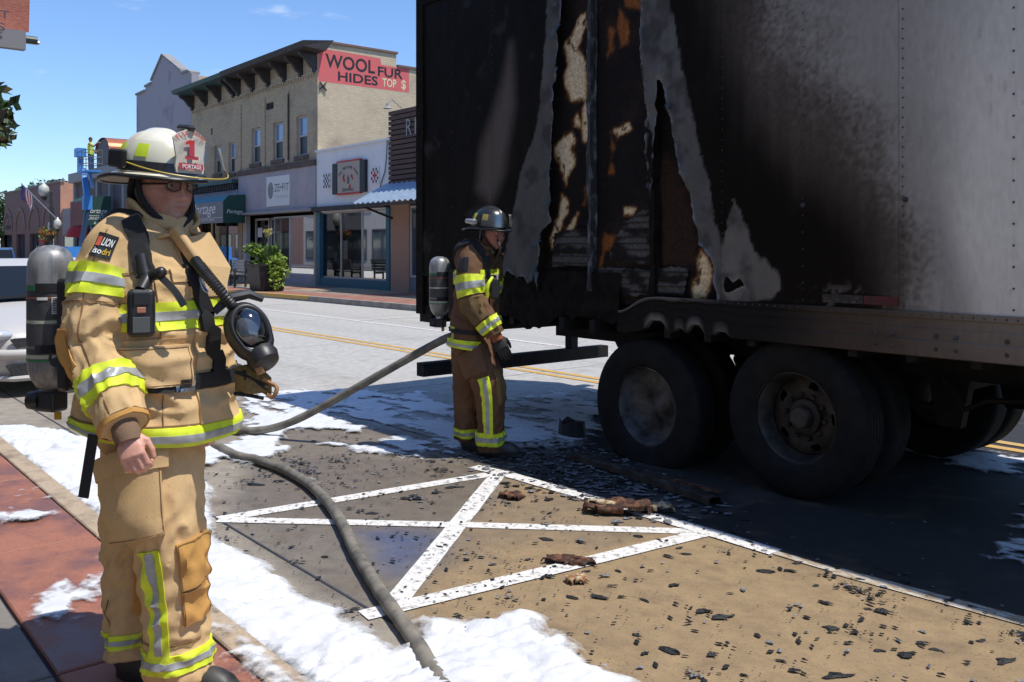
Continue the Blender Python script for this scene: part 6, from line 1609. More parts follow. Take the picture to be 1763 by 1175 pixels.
def head_solid(c, fw, up, wide=1.0):
    """head with brow, sockets, nose, lips, chin; x forward, y left, z up from the head centre"""
    lf = up.cross(fw).normalized()
    nu, nv = 96, 80
    v = []; f = []
    g = lambda x, s: math.exp(-(x / s) ** 2)
    for i in range(nv + 1):
        ph = -math.pi / 2 + math.pi * i / nv
        for k in range(nu):
            th = 2 * math.pi * k / nu
            cx, sy, sz = math.cos(ph) * math.cos(th), math.cos(ph) * math.sin(th), math.sin(ph)
            x, y, z = .098 * cx, .079 * wide * sy, .120 * sz
            if z < 0:
                q = -z / .12
                y *= 1 - (.30 if wide < 1.04 else .16) * q ** 1.6
                x = x + .012 * q if x > 0 else x * (1 - .30 * q)
            if x < 0 and z > -.03: x *= 1.06
            if cx > 0:
                x = min(x, .088 + .10 * (x - .088)) if x > .088 else x
                w = min(1, cx * 1.6)
                ay = abs(y)
                x += w * (.008 * g(z - .030, .011) * g(y, .048)
                          - .011 * g(ay - .032, .015) * g(z - .010, .011)
                          + .007 * g(ay - .042, .018) * g(z + .028, .020)
                          + .006 * g(z + .060, .010) * g(y, .024) - .005 * g(z + .0615, .0028) * g(y, .022)
                          - .004 * g(z + .078, .006) * g(y, .02) + .011 * g(z + .100, .016) * g(y, .024)
                          - .004 * g(ay - .027, .006) * g(z + .05, .02))
                nz = .010 + .020 * min(1, max(0, (.022 - z) / .055))
                if -.044 < z < .03: x += w * nz * g(y, .0115 + .006 * max(0, (-z - .015) / .03)) * min(1, (z + .044) / .010) * min(1, (.03 - z) / .012)
                x += w * .007 * g(ay - .013, .006) * g(z + .034, .008)
            v.append(Vector(c) + fw * x + lf * y + up * z)
    for i in range(nv):
        for k in range(nu):
            f.append((i * nu + k, i * nu + (k + 1) % nu, (i + 1) * nu + (k + 1) % nu, (i + 1) * nu + k))
    return v, f

def finger(p, dirs, lens, r):
    pts = [Vector(p)]
    for d, l in zip(dirs, lens): pts.append(pts[-1] + d * l)
    mb = MB(); mb.tube([*pts], [r, r * 1.02, r * .95, r * .72][:len(pts)], 12)
    s1 = [(list(mb.v), list(mb.f))]
    for q, rr in ((pts[-1], r * .74), (pts[1], r * 1.08), (pts[2], r)):
        s1.append(ellip(q, Vector((rr, 0, 0)), Vector((0, rr, 0)), Vector((0, 0, rr)), 10, 8))
    return s1

def hand_solids(wrist, knuck, fwd, outw, curl=1.0, k=1.0):
    """relaxed hand: back of the hand looks along outw, thumb toward fwd"""
    wrist, knuck = Vector(wrist), Vector(knuck)
    dn = (knuck - wrist).normalized()
    fwd = (fwd - dn * fwd.dot(dn)).normalized(); ow = fwd.cross(dn); ow = ow if ow.dot(outw) > 0 else -ow
    L = .095 * k
    S = []
    mb = MB()
    sec = [(0, .027, .020), (.3, .034, .018), (.7, .042, .017), (1.0, .041, .014)]
    vs = []; n = 18
    for t, a, b in sec:
        for j in range(n):
            an = 2 * math.pi * j / n
            vs.append(wrist + dn * (L * t) + fwd * (a * k * math.cos(an)) + ow * (b * k * math.sin(an)))
    fs = [(i * n + j, i * n + (j + 1) % n, (i + 1) * n + (j + 1) % n, (i + 1) * n + j) for i in range(len(sec) - 1) for j in range(n)] + [tuple(reversed(range(n))), tuple(range(3 * n, 4 * n))]
    S.append((vs, fs))
    for q, (off, ln) in enumerate(((.031, .92), (.011, 1.0), (-.010, .95), (-.030, .78))):
        base = wrist + dn * (L * (.97 if q in (1, 2) else .92)) + fwd * (off * k)
        dirs = []
        a = .30
        for stp in (.25, .75, .8):
            a += stp * curl
            dirs.append((dn * math.cos(a) - ow * math.sin(a)).normalized())
        S += finger(base, dirs, [.042 * ln * k, .027 * ln * k, .022 * ln * k], .0098 * k)
    tb = wrist + dn * (L * .28) + fwd * (.026 * k) - ow * .006
    S += finger(tb, [(dn * .75 + fwd * .6 - ow * .25).normalized(), (dn * .95 + fwd * .12 - ow * .35).normalized(), (dn * .9 - fwd * .1 - ow * .4).normalized()], [.036 * k, .032 * k, .024 * k], .0112 * k)
    return S

m_skin_p = M('skin', (1.05, 1.02, 1.0), 0.5, c2=(0.86, 0.82, 0.80), ns=60, attr='Col', sss=0.12, bump=0.15, bs=300, bd=0.001)
m_lime_t = M('lime_reflective_trim', (0.72, 0.84, 0.03), 0.6, c2=(0.52, 0.56, 0.06), ns=16, lo=.48, hi=.74, bump=.2, bs=250, bd=.001)
m_silv_t = M('silver_reflective_tape', (0.40, 0.41, 0.40), 0.4, 0.1, c2=(0.26, 0.26, 0.25), ns=16, lo=.45, hi=.7, bump=.15, bs=120, bd=.001)
m_strap = M('black_webbing', (0.018, 0.018, 0.019), 0.75, bump=.3, bs=500, bd=.001, spec=.35)
m_rub = M('black_rubber', (0.014, 0.014, 0.015), 0.42, c2=(0.03, 0.03, 0.03), ns=12)
m_plast = M('black_plastic', (0.02, 0.02, 0.021), 0.35)
m_lens = M_glass('clear_visor', (0.90, 0.91, 0.88), .7, .15)
m_lensg = M_glass('glasses_lens', (0.80, 0.83, 0.83), 2.2, .05)
m_chrome = M('chrome', (0.6, 0.6, 0.6), 0.18, 1.0)
m_boot = M('boot_rubber', (0.02, 0.02, 0.02), 0.5, c2=(0.06, 0.055, 0.05), ns=14)
m_eyew = M('eye_white', (0.6, 0.56, 0.52), 0.3)
m_iris = M('eye_iris', (0.03, 0.03, 0.035), 0.2)
m_hood = M('grey_hood_cloth', (0.26, 0.25, 0.23), 0.9)
def cloth(name, c, c2):
    return M(name, c, 0.82, c2=c2, ns=4, lo=.36, hi=.68, bump=0.4, bs=160, bd=.0018, detail=9, spec=.15, speck=.86)
m_tanc = cloth('tan_turnout_cloth', (0.64, 0.44, 0.225), (0.56, 0.375, 0.18))
m_gold = cloth('golden_reinforcement', (0.58, 0.315, 0.095), (0.51, 0.275, 0.08))
m_brnc = cloth('brown_turnout_cloth', (0.165, 0.09, 0.05), (0.115, 0.062, 0.036))
m_brng = cloth('olive_tan_reinforcement', (0.22, 0.145, 0.06), (0.13, 0.085, 0.04))
m_seam = M('stitched_seam', (0.25, 0.14, 0.06), 0.9)
m_knit = M('brown_knit_cuff', (0.20, 0.125, 0.075), 0.95, bump=.5, bs=160, bd=.003)

def cylinder_mat(name):
    """scuffed silver air cylinder with printed bands (by height on the cylinder itself)"""
    mat = M(name, (0.34, 0.34, 0.335), 0.42, 0.35, c2=(0.11, 0.11, 0.11), ns=22, lo=.42, hi=.66, stretch=(1, 1, .22), coords='obj', detail=9)
    return mat
m_cyl = cylinder_mat('scuffed_cylinder')
m_cylband = M('cylinder_label_dark', (0.035, 0.037, 0.037), 0.5, c2=(0.08, 0.08, 0.08), ns=14)
m_cylgrn = M('cylinder_green_stripe', (0.03, 0.20, 0.07), 0.5)
m_cylcream = M('cylinder_cream_stripe', (0.45, 0.46, 0.34), 0.5)
m_cylred = M('cylinder_orange_stripe', (0.40, 0.10, 0.05), 0.5)
m_tagy = M('yellow_tag', (0.55, 0.36, 0.03), 0.6)

def person(cfg):
    J = cfg['J']; k = cfg['k']
    root = thing('person', cfg['label'], 'person', cfg['base'])
    gz = cfg['base'][2]
    fw = Vector((math.cos(cfg['yaw']), math.sin(cfg['yaw']), 0)); lf = Vector((-fw.y, fw.x, 0)); up = Vector((0, 0, 1))
    hf = Vector((math.cos(cfg['hyaw']), math.sin(cfg['hyaw']), 0)); hf = (hf + up * cfg.get('hpitch', 0)).normalized(); hl = up.cross(hf).normalized(); hu = hf.cross(hl).normalized()
    vx = cfg['voxel']
    mc, mg = cfg['cloth'], cfg['gold']
    # limbs
    tw, td = cfg['tw'], cfg['td']
    torso = Tube(J['torso'], td, tw, fw, 110, 84, .014, 1 + cfg['seed'], .86, [(0, .5), (.15, .7), (.3, 1.1), (.5, .9), (.8, .5), (1, .1)], cfg.get('belly'))
    ar = Tube(J['arm_r'], *cfg['ra'], fw, 96, 64, .0125, 2 + cfg['seed'], 1, [(0, .2), (.2, .5), (.45, 1.1), (.62, 1.3), (.85, .8), (1, .3)])
    al = Tube(J['arm_l'], *cfg['ra'], fw, 70, 40, .012, 3 + cfg['seed'], 1, [(0, .2), (.3, .7), (.6, 1.2), (1, .4)])
    lr = Tube(J['leg_r'], *cfg['rl'], fw, 120, 64, .0115, 4 + cfg['seed'], .94, [(0, .2), (.25, .5), (.45, 1.2), (.6, 1.0), (.8, .8), (.95, 1.1), (1, .8)])
    ll = Tube(J['leg_l'], *cfg['rl2'], fw, 110, 60, .0115, 5 + cfg['seed'], .94, [(0, .2), (.3, .6), (.5, 1.2), (.75, .9), (1, 1)])
    coat_me = fuse([torso.solid(), ar.solid(), al.solid()], vx, 1)
    from mathutils.bvhtree import BVHTree
    bvh = BVHTree.FromPolygons([v.co.copy() for v in coat_me.vertices], [tuple(p.vertices) for p in coat_me.polygons])
    adopt(coat_me, 'coat', mc, root)
    hip = ellip((V3(J['leg_r'][0]) + V3(J['leg_l'][0])) / 2 - up * .02, fw * .16 * k, lf * .19 * k, up * .14)
    adopt(fuse([hip, lr.solid(), ll.solid()], vx, 1), 'trousers', mc, root)
    # reflective trim: two lime edges and a silver middle, each band a piece
    def trim(tb, u0, u1, v0=0, v1=1, slant=0, name='reflective_band'):
        ring = abs(v1 - v0) > .99
        nv = 64 if ring else 12
        a = u0 + (u1 - u0) * .34; b_ = u0 + (u1 - u0) * .66
        o = tb.patch(MB(), u0, u1, v0, v1, .0065 * cfg['bo'], nu=10, nv=nv, slant=slant).build(name, m_lime_t, root, smooth=True)
        tb.patch(MB(), a, b_, v0, v1, .0095 * cfg['bo'], nu=4, nv=nv, slant=slant, base=.0065).build('silver_stripe', m_silv_t, o, smooth=True)
        return o
    for tb, u0, u1 in cfg['trims'](dict(t=torso, ar=ar, al=al, lr=lr, ll=ll)): trim(tb, u0, u1)
    for tb, u0, u1, v0, v1 in cfg['vtrims'](dict(t=torso, lr=lr, ll=ll)):
        dv = (v1 - v0)
        o = tb.patch(MB(), u0, u1, v0, v1, .0065 * cfg['bo'], nu=30, nv=8).build('reflective_band', m_lime_t, root, smooth=True)
        tb.patch(MB(), u0 + .005, u1 - .005, v0 + dv * .33, v0 + dv * .67, .0095 * cfg['bo'], nu=30, nv=4, base=.006).build('silver_stripe', m_silv_t, o, smooth=True)
    for nm, tb, u0, u1, v0, v1, off, mt in cfg['patches'](dict(t=torso, ar=ar, lr=lr, ll=ll)):
        tb.patch(MB(), u0, u1, v0, v1, off, nu=14, nv=14).build(nm, mt, root, smooth=True)
    # collar: standing flap open at the front
    nb = V3(J['neck'][0]); nt = V3(J['neck'][1])
    ax = (nt - nb).normalized()
    cw = MB(); ci = MB()
    vs = []
    n = 40
    for (r, h) in ((.150, -.035), (.128, .0), (.112, .045), (.112, .085), (.118, .105)):
        for j in range(n + 1):
            a = cfg['collar_gap'] + (2 * math.pi - 2 * cfg['collar_gap']) * j / n
            rr = r * k * (1 + .05 * math.sin(a * 5 + h * 30)); hh = h * k * (1 - cfg['cfront'] * max(0, math.cos(a)) ** 1.3) + .008 * math.cos(a * 3)
            vs.append(nb + hf * (rr * 1.08 * math.cos(a)) + hl * (rr * math.sin(a)) + ax * hh)
    fs = [(i * (n + 1) + j, i * (n + 1) + j + 1, (i + 1) * (n + 1) + j + 1, (i + 1) * (n + 1) + j) for i in range(4) for j in range(n)]
    cw.add(vs, fs)
    co = cw.build('collar', mc, root, smooth=True); sm = co.modifiers.new('thick', 'SOLIDIFY'); sm.thickness = .012 * k; sm.offset = 1
    # hood or undershirt at the throat
    MB().lathe([(.078 * k, -.06), (.074 * k, .0), (.070 * k, .06), (.066 * k, .085)], 24, nb, ax).build('neck_cloth', cfg['hood'], root, smooth=True)
    # body: head, neck, inner arms and hands in one skin
    hc = V3(J['head'][0])
    S = [head_solid(hc, hf, hu, cfg['wide'])]
    nk = Tube([nb - up * .12, nb, (nb + nt) / 2, nt + hu * .03], [.075 * k, .07 * k, .064 * k, .06 * k], [.08 * k, .072 * k, .066 * k, .062 * k], fw, 20, 24)
    S.append(nk.solid())
    core = Tube(J['torso'][1:9], [.1] * 8, [.12] * 8, fw, 20, 20); S.append(core.solid())
    for sd, arm in ((-1, 'arm_r'), (1, 'arm_l')):
        S.append(Tube([J['torso'][6]] + J[arm], [.06, .05, .05, .045, .045, .045, .04, .034, .032], [.06, .05, .05, .045, .045, .045, .04, .03, .026], fw, 40, 20).solid())
        S.append(ellip(hc - hl * 0 + hl * (-sd) * -.0 + hl * sd * .076 * cfg['wide'] + hu * -.002 - hf * .008, hf * .020 - hl * sd * -.006, hl * .010 * sd + hf * -.006, hu * .032))
    if cfg['gloves']:
        gl = hand_solids(J['hand_r'][0], J['hand_r'][1], RGT, -FWD, cfg['curl'], 1.22 * k)
        adopt(fuse(gl, .005, 2), 'glove', cfg['glove_mat'], root)
        gl = hand_solids(J['hand_l'][0], J['hand_l'][1], fw, lf, cfg['curl'], 1.22 * k)
        adopt(fuse(gl, .005, 2), 'glove', cfg['glove_mat'], root)
    S += hand_solids(J['hand_r'][0], J['hand_r'][1], RGT, -FWD, cfg['curl'], 0.96 * k if not cfg['gloves'] else .9)
    hlft = J.get('hand_l') or [J['arm_l'][-1], tuple(V3(J['arm_l'][-1]) + Vector((0, 0, -.06)) + fw * .03)]
    S += hand_solids(hlft[0], hlft[1], fw, lf, cfg['curl'], 1.0 * k if not cfg['gloves'] else .9)
    base_c = np.array(cfg['skin'])
    def colour(V):
        d = V - np.array(hc); x = d @ np.array(hf); y = d @ np.array(hl); z = d @ np.array(hu)
        C = np.tile(base_c, (len(V), 1))
        on = (np.abs(x) < .16) & (np.abs(z) < .16)
        def blend(c, m): 
            nonlocal C
            C = C * (1 - m[:, None]) + np.array(c) * m[:, None]
        gg = lambda t, s: np.exp(-(t / s) ** 2)
        blend((.30, .085, .065), np.clip(gg(np.abs(y) - .045, .022) * gg(z + .03, .03) * (x > .02) * on, 0, 1) * .6)
        blend((.28, .09, .07), gg(z + .061, .007) * gg(y, .022) * (x > .06) * on * .8)
        if cfg['beard'] is not None:
            blend(cfg['beard'], np.clip(gg(z + .046, .008) * gg(y, .030) + gg(z + .088, .018) * gg(y, .030) + gg(np.abs(y) - .033, .007) * gg(z + .066, .022), 0, 1) * (x > .055) * on * .75)
        hair = on & ((z > .055) | ((x < -.005) & (z > -.035) & (z > -.035 + (x + .005) * 3)))
        blend(cfg['hair'], hair.astype(float) * .92)
        blend(cfg['hair'], gg(z - .030, .006) * gg(np.abs(y) - .033, .016) * (x > .06) * on * .7)
        return C
    adopt(fuse(S, .0042 if cfg['voxel'] < .01 else .006, 1), 'body', m_skin_p, root, colour)
    for sd in (-1, 1):
        ec = hc + hf * .0765 + hl * sd * .032 + hu * .010
        e = MB(); e.ellipsoid(ec, .0125, .0125, .0095, 14, 10); eo = e.build('eye', m_eyew, root, smooth=True)
        e = MB(); e.ellipsoid(ec + hf * .0085, .0055, .0055, .0055, 10, 8); e.build('iris', m_iris, eo, smooth=True)
    # boots
    for key in ('foot_r', 'foot_l'):
        a, h, b_, t = [V3(q) for q in J[key]]
        h.z = gz + .05; b_.z = gz + .055; t.z = gz + .045
        d = (t - h); d.z = 0; d.normalize(); sd_ = Vector((-d.y, d.x, 0))
        s1 = Tube([a + up * .04, a - up * .0, h + up * .05], [.075 * k, .07 * k, .062 * k], [.068 * k, .064 * k, .055 * k], d, 12, 24).solid()
        s2 = Tube([h - d * .06, h, b_ + d * .04, t - d * .02, t + d * .02], [.02, .052, .062, .046, .012], [.02, .046, .05, .048, .018], up, 24, 24).solid()
        sole = MB(); n = 26
        pl_ = []
        for j in range(n):
            an = 2 * math.pi * j / n; L_ = (t - h).length / 2 + .055
            pl_.append((math.cos(an) * L_, math.copysign(abs(math.sin(an)) ** .7, math.sin(an)) * (.052 + .008 * math.cos(an))))
        cen = (h + t) / 2
        sole.prism(pl_, lambda u, v, dd: tuple(Vector((cen.x, cen.y, 0)) + d * u + sd_ * v + up * dd), gz + .004, gz + .034)
        bo = adopt(fuse([s1, s2], .007, 2), 'boot', m_boot, root)
        sole.build('sole', m_rub, bo)
    return root, dict(torso=torso, ar=ar, al=al, lr=lr, ll=ll, fw=fw, lf=lf, up=up, hf=hf, hl=hl, hu=hu, hc=hc, bvh=bvh)

def helmet(root, c, hf, hl, hu, shell_mat, rim_mat, under_mat, patch_mat, k=1.0, ribs=True, tilt=.14):
    """ribbed fire helmet: dome, duckbill brim, rim, bands, side patches"""
    f = (hf - hu * tilt).normalized(); u = f.cross(hl) * -1 if f.cross(hl).dot(hu) < 0 else f.cross(hl); u.normalize()
    c = Vector(c)
    nu, nv = 72, 18
    P = np.zeros((nv, nu + 1, 3))
    for i in range(nv):
        ph = math.pi / 2 * i / (nv - 1)
        for j in range(nu + 1):
            th = 2 * math.pi * j / nu
            r = math.cos(ph) ** .72
            rib = (.004 * max(0, math.cos(4 * th)) ** 6 * math.cos(ph) + .010 * math.exp(-((math.sin(th) * math.cos(ph)) / .10) ** 2) * math.sin(ph)) if ribs else .002
            a, b_, h = .150 * k, .122 * k, .152 * k
            p = c + f * (a * r * math.cos(th)) + hl * (b_ * r * math.sin(th)) + u * (h * math.sin(ph) ** .9 if i else 0)
            nn = (f * math.cos(th) * r + hl * math.sin(th) * r + u * math.sin(ph)).normalized()
            P[i, j] = p + nn * rib * k
    hel = grid_mesh('helmet', P, shell_mat, root)
    def brim_r(th):
        back = max(0, -math.cos(th)); frt = max(0, math.cos(th))
        return .168 + .078 * back ** 2.2 + .018 * frt ** 2
    b = MB(); vs = []; n = 72
    for (q, dz) in ((0, .004), (.5, -.004), (1, -.010)):
        for j in range(n):
            th = 2 * math.pi * j / n
            r0 = (.150 * abs(math.cos(th)) ** 2 + .122 * math.sin(th) ** 2); r1 = brim_r(th) * (1 if abs(math.cos(th)) > 0 else 1)
            rr = r0 + (r1 - r0) * q
            sag = -.035 * max(0, -math.cos(th)) ** 2 * q
            vs.append(c + (f * math.cos(th) + hl * math.sin(th) * .90) * (rr * k) + u * ((dz + sag) * k))
    b.add(vs, [(i * n + j, i * n + (j + 1) % n, (i + 1) * n + (j + 1) % n, (i + 1) * n + j) for i in range(2) for j in range(n)])
    bo = b.build('brim', [shell_mat], hel, smooth=True)
    un = MB(); un.add([v - u * .006 for v in vs], [(i * n + (j + 1) % n, i * n + j, (i + 1) * n + j, (i + 1) * n + (j + 1) % n) for i in range(2) for j in range(n)]); un.build('brim_underside', under_mat, hel, smooth=True)
    rm = MB(); ring = [vs[2 * n + j] - u * .003 for j in range(n)]; rm.tube(ring + [ring[0]], .0075 * k, 8, False); rm.build('brim_edge', rim_mat, hel, smooth=True)
    bd = MB(); vs2 = []
    for z in (.004, .040):
        for j in range(n):
            th = 2 * math.pi * j / n; ph = z / .152
            vs2.append(c + f * (.1545 * k * math.cos(th)) + hl * (.1265 * k * math.sin(th)) + u * (z * k))
    bd.add(vs2, [(j, (j + 1) % n, n + (j + 1) % n, n + j) for j in range(n)]); bd.build('helmet_band', m_rub, hel, smooth=True)
    for th0 in (-2.45, -1.95, -1.15, 1.2, 2.0, 2.5):
        pm = MB(); vv = []
        for i in range(5):
            for j in range(5):
                th = th0 + .17 * (j / 4 - .5) * 2; z = .055 + .045 * i / 4; ph = math.asin(min(1, (z / .152) ** (1 / .9))); r = math.cos(ph) ** .72
                vv.append(c + f * (.150 * k * r * math.cos(th)) + hl * (.122 * k * r * math.sin(th)) + u * (z * k) + (f * math.cos(th) + hl * math.sin(th)) * .0065)
        pm.add(vv, [(i * 5 + j, i * 5 + j + 1, (i + 1) * 5 + j + 1, (i + 1) * 5 + j) for i in range(4) for j in range(4)]); pm.build('reflective_sticker', patch_mat, hel, smooth=True)
    return hel, f, u

def air_pack(label, J, g, k, cyl_r, big=True):
    top, bot = V3(J['tank'][0]), V3(J['tank'][1])
    t = thing('air_pack', label, 'breathing apparatus', (bot.x, bot.y, bot.z - .1))
    axv = (top - bot).normalized(); L = (top - bot).length; r = cyl_r
    prof = [(0, 0), (.32 * r, .0), (.60 * r, .014), (.85 * r, .045), (.97 * r, .08), (r, .11)] + [(r, L - .09), (.97 * r, L - .055), (.85 * r, L - .024), (.62 * r, L - .006), (.3 * r, L + .004), (0, L + .006)]
    cy = MB(); cy.lathe(prof, 40, bot, axv); cyl = cy.build('cylinder', m_cyl, t, smooth=True)
    def bandc(a, b_, mt, nm, off=.0012, a0=None, a1=None):
        q = MB(); q.lathe([(r + off, L * a), (r + off, L * b_)], 40, bot, axv, a0=a0 or 0, a1=a1, ref=(-g['fw'])); q.build(nm, mt, cyl, smooth=True)
    bandc(.70, .735, m_cylgrn, 'green_stripe'); bandc(.50, .70, m_cylband, 'dark_label'); bandc(.32, .47, m_cylband, 'scuffed_label', .0016)
    bandc(.475, .495, m_cylcream, 'cream_stripe'); bandc(.235, .26, m_cylcream, 'cream_stripe'); bandc(.215, .228, m_cylgrn, 'green_stripe'); bandc(.265, .30, m_cylband, 'dark_stripe')
    bandc(.645, .655, m_cylred, 'orange_stripe', .0022)
    # printed marks facing the viewer
    toc = Vector((0, 0, 1.6)) - (top + bot) / 2; toc.z = 0; toc.normalize(); sdv = toc.cross(axv) * -1
    def on_cyl(u, v): 
        an = u / r
        return bot + axv * v + (toc * math.cos(an) + sdv * math.sin(an)) * (r + .003)
    if big:
        for u0, u1, v0, v1, mt, nm in ((-.045, -.01, .635, .655, m_paper, 'white_label'), (.002, .028, .54, .655, m_paper, 'barcode_label')):
            q = MB(); vs = []
            for j in range(7):
                for vv in (v0, v1): vs.append(on_cyl(u0 + (u1 - u0) * j / 6, vv * L))
            q.add(vs, [(2 * j, 2 * j + 2, 2 * j + 3, 2 * j + 1) for j in range(6)]); q.build(nm, mt, cyl)
        q = MB()
        for j in range(9):
            v0 = (.55 + j * .0115) * L
            q.add([on_cyl(.005, v0), on_cyl(.025, v0), on_cyl(.025, v0 + .003), on_cyl(.005, v0 + .003)], [(0, 1, 2, 3)])
        q.v = [tuple(Vector(p) + toc * .0012) for p in q.v]; q.build('barcode_bars', m_black, cyl)
        q = MB(); sh = [(-.018, .148), (.018, .148), (.020, .125), (.014, .105), (0, .095), (-.014, .105), (-.020, .125)]
        q.add([on_cyl(u + .012, v * L / .54) for u, v in sh], [tuple(range(7))]); q.build('crest_mark', m_cylband, cyl)
    va = V3(J['valve'][0])
    vb = MB(); vb.lathe([(.026, -.03), (.03, .0), (.026, .045)], 16, bot - axv * .02, axv); vb.build('valve_neck', m_steel, t, smooth=True)
    vb = MB(); vb.obox(va - g['fw'] * -.0 - axv * .0, g['fw'] * .05 * k, g['lf'] * .035 * k, axv * .038 * k); vk = vb.build('valve_block', m_plast, t)
    bev = vk.modifiers.new('b', 'BEVEL'); bev.width = .012; bev.segments = 3
    kn = MB(); kn.lathe([(.0, 0), (.03 * k, 0), (.034 * k, .02), (.03 * k, .04), (0, .042)], 14, va - RGT * .04 * k, -RGT); kn.build('valve_knob', m_plast, t, smooth=True)
    tg = MB(); tg.obox(va - axv * .055 * k + RGT * .025, RGT * .012, FWD * .003, axv * .014); tg.build('yellow_tag', m_tagy, t)
    # back frame
    bp = MB(); c0 = (top + bot) / 2 + g['fw'] * (r + .045)
    bp.obox(c0 - axv * .05, g['fw'] * .025, g['lf'] * .065 * k, axv * .20 * k); fr = bp.build('back_frame', m_plast, t); bv = fr.modifiers.new('b', 'BEVEL'); bv.width = .015; bv.segments = 2
    for h in (.3, .72):
        q = MB(); q.lathe([(r + .004, L * h - .015), (r + .004, L * h + .015)], 40, bot, axv, ref=g['fw'], a0=-1.35, a1=1.35); s_ = q.build('tank_strap', m_strap, t, smooth=True)
    # right shoulder strap, padded
    def snap(C, off):
        out = []
        for p in C:
            loc, nn, ix, dist = g['bvh'].find_nearest(V3(p)); out.append(np.array(loc + nn * off))
        return np.array(out)
    g['snap'] = snap
    S_ = snap(catmull(J['strap_r'], 26), .012)
    def ribbon(C, w, th, nm, mt, par=t, face=None):
        q = MB(); vs = []
        for i in range(len(C)):
            T = V3(C[min(i + 1, len(C) - 1)] - C[max(i - 1, 0)]).normalized()
            o_ = face(V3(C[i])) if face else (V3(C[i]) - V3(J['torso'][6])).normalized()
            s = T.cross(o_).normalized(); o_ = s.cross(T).normalized()
            for a, b_ in ((-1, -.6), (-.8, 1), (.8, 1), (1, -.6)): vs.append(V3(C[i]) + s * (w / 2 * a) + o_ * (th * b_))
        fs = [(i * 4 + j, i * 4 + (j + 1) % 4, (i + 1) * 4 + (j + 1) % 4, (i + 1) * 4 + j) for i in range(len(C) - 1) for j in range(4)] + [(0, 1, 2, 3), tuple(range(4 * len(C) - 4, 4 * len(C)))]
        q.add(vs, fs); return q.build(nm, mt, par, smooth=True)
    ribbon(S_, .062 * k, .012 * k, 'shoulder_strap', m_strap)
    g['torso'].patch(MB(), g['belt'][0], g['belt'][1], 0, 1, .017, nu=3, nv=64).build('waist_belt', m_strap, t, smooth=True)
    return t, ribbon, axv

# --- the chief, close on the left
A_CH = math.radians(27)
for key in ('foot_r', 'foot_l'): pass
ch_root, gc = person(dict(
    J=CHIEF, k=1.0, base=(-3.11, 1.03, .12), yaw=A_CH, hyaw=math.radians(17), hpitch=-.01, cfront=1.05, voxel=.0064, seed=0, bo=1.0,
    label='stout man in tan turnout gear and white helmet standing on the near pavement', cloth=m_tanc, gold=m_gold,
    tw=[.265, .265, .258, .252, .255, .25, .24, .20, .13, .09], td=[.248, .248, .232, .218, .212, .192, .150, .128, .11, .09], belly=(.012, .42, .2),
    ra=([.088, .10, .106, .104, .098, .09, .08, .070], [.088, .10, .106, .105, .10, .09, .078, .068]),
    rl=([.14, .150, .135, .112, .102, .102, .110], [.14, .148, .132, .106, .098, .10, .106]), rl2=([.13, .135, .12, .105, .095, .092, .097], [.13, .135, .118, .10, .092, .09, .094]),
    trims=lambda T: [(T['t'], .025, .135), (T['t'], .468, .524), (T['ar'], .238, .338), (T['ar'], .72, .822), (T['al'], .34, .46), (T['al'], .75, .87), (T['lr'], .845, .925), (T['ll'], .80, .885)],
    vtrims=lambda T: [(T['lr'], .455, .845, .165, .265), (T['t'], .135, .24, .56, .60)],
    patches=lambda T: [('knee_pad', T['lr'], .455, .60, -.10, .09, .012, m_gold), ('knee_pad', T['lr'], .604, .73, -.09, .09, .012, m_gold), ('knee_pad', T['ll'], .45, .70, -.12, .12, .012, m_gold),
                       ('elbow_pad', T['ar'], .46, .68, .27, .47, .005, m_gold), ('cuff_binding', T['ar'], .955, .999, 0, 1, .006, m_gold),
                       ('pocket', T['t'], .375, .45, .80, .945, .010, m_tanc), ('pocket_flap', T['t'], .335, .435, .79, .95, .026, m_tanc),
                       ('storm_flap', T['t'], .53, .78, -.035, .04, .010, m_tanc), ('storm_flap', T['t'], .37, .46, -.035, .04, .010, m_tanc), ('storm_flap', T['t'], .14, .31, -.035, .04, .010, m_tanc),
                       ('cargo_pocket', T['lr'], .17, .40, .12, .40, .035, m_tanc), ('cargo_flap', T['lr'], .15, .215, .10, .42, .042, m_tanc),
                       ('name_tab', T['t'], .57, .61, .93, .985, .010, m_tanc)],
    collar_gap=.42, hood=m_plast, wide=1.10, gloves=False, curl=1.15, skin=(.66, .35, .26), beard=(.33, .28, .25), hair=(.20, .185, .17)))
# coat seams: raised stitching lines
sm_ = MB()
for tb, pts in ((gc['torso'], [(u / 30, .89) for u in range(3, 24)]), (gc['ar'], [(u / 30, .20) for u in range(4, 29)]), (gc['ll'], [(u / 40, .3) for u in range(26, 32)])):
    sm_.tube([tb.at(u, v, .002) for u, v in pts], .0022, 5)
for tb, u0, u1, v0, v1, of in ((gc['torso'], .34, .43, .795, .945, .0275), (gc['lr'], .175, .395, .125, .395, .0365), (gc['lr'], .46, .597, -.095, .085, .0135), (gc['lr'], .607, .727, -.085, .085, .0135), (gc['ar'], .465, .675, .275, .465, .0065), (gc['torso'], .14, .145, .55, .999, .002), (gc['ar'], .945, .95, 0, .999, .002), (gc['lr'], .80, .805, 0, .5, .003), (gc['torso'], .60, .605, .66, .95, .003), (gc['ar'], .36, .365, 0, .6, .003)):
    lp_s = [(u0 + (u1 - u0) * q / 10, v0) for q in range(10)] + [(u1, v0 + (v1 - v0) * q / 20) for q in range(20)] + [(u1 + (u0 - u1) * q / 10, v1) for q in range(10)] + [(u0, v1 + (v0 - v1) * q / 20) for q in range(21)]
    sm_.tube([tb.at(u, v, of) for u, v in lp_s], .0014, 4)
sm_.build('stitching', m_seam, ch_root, kind='stuff')
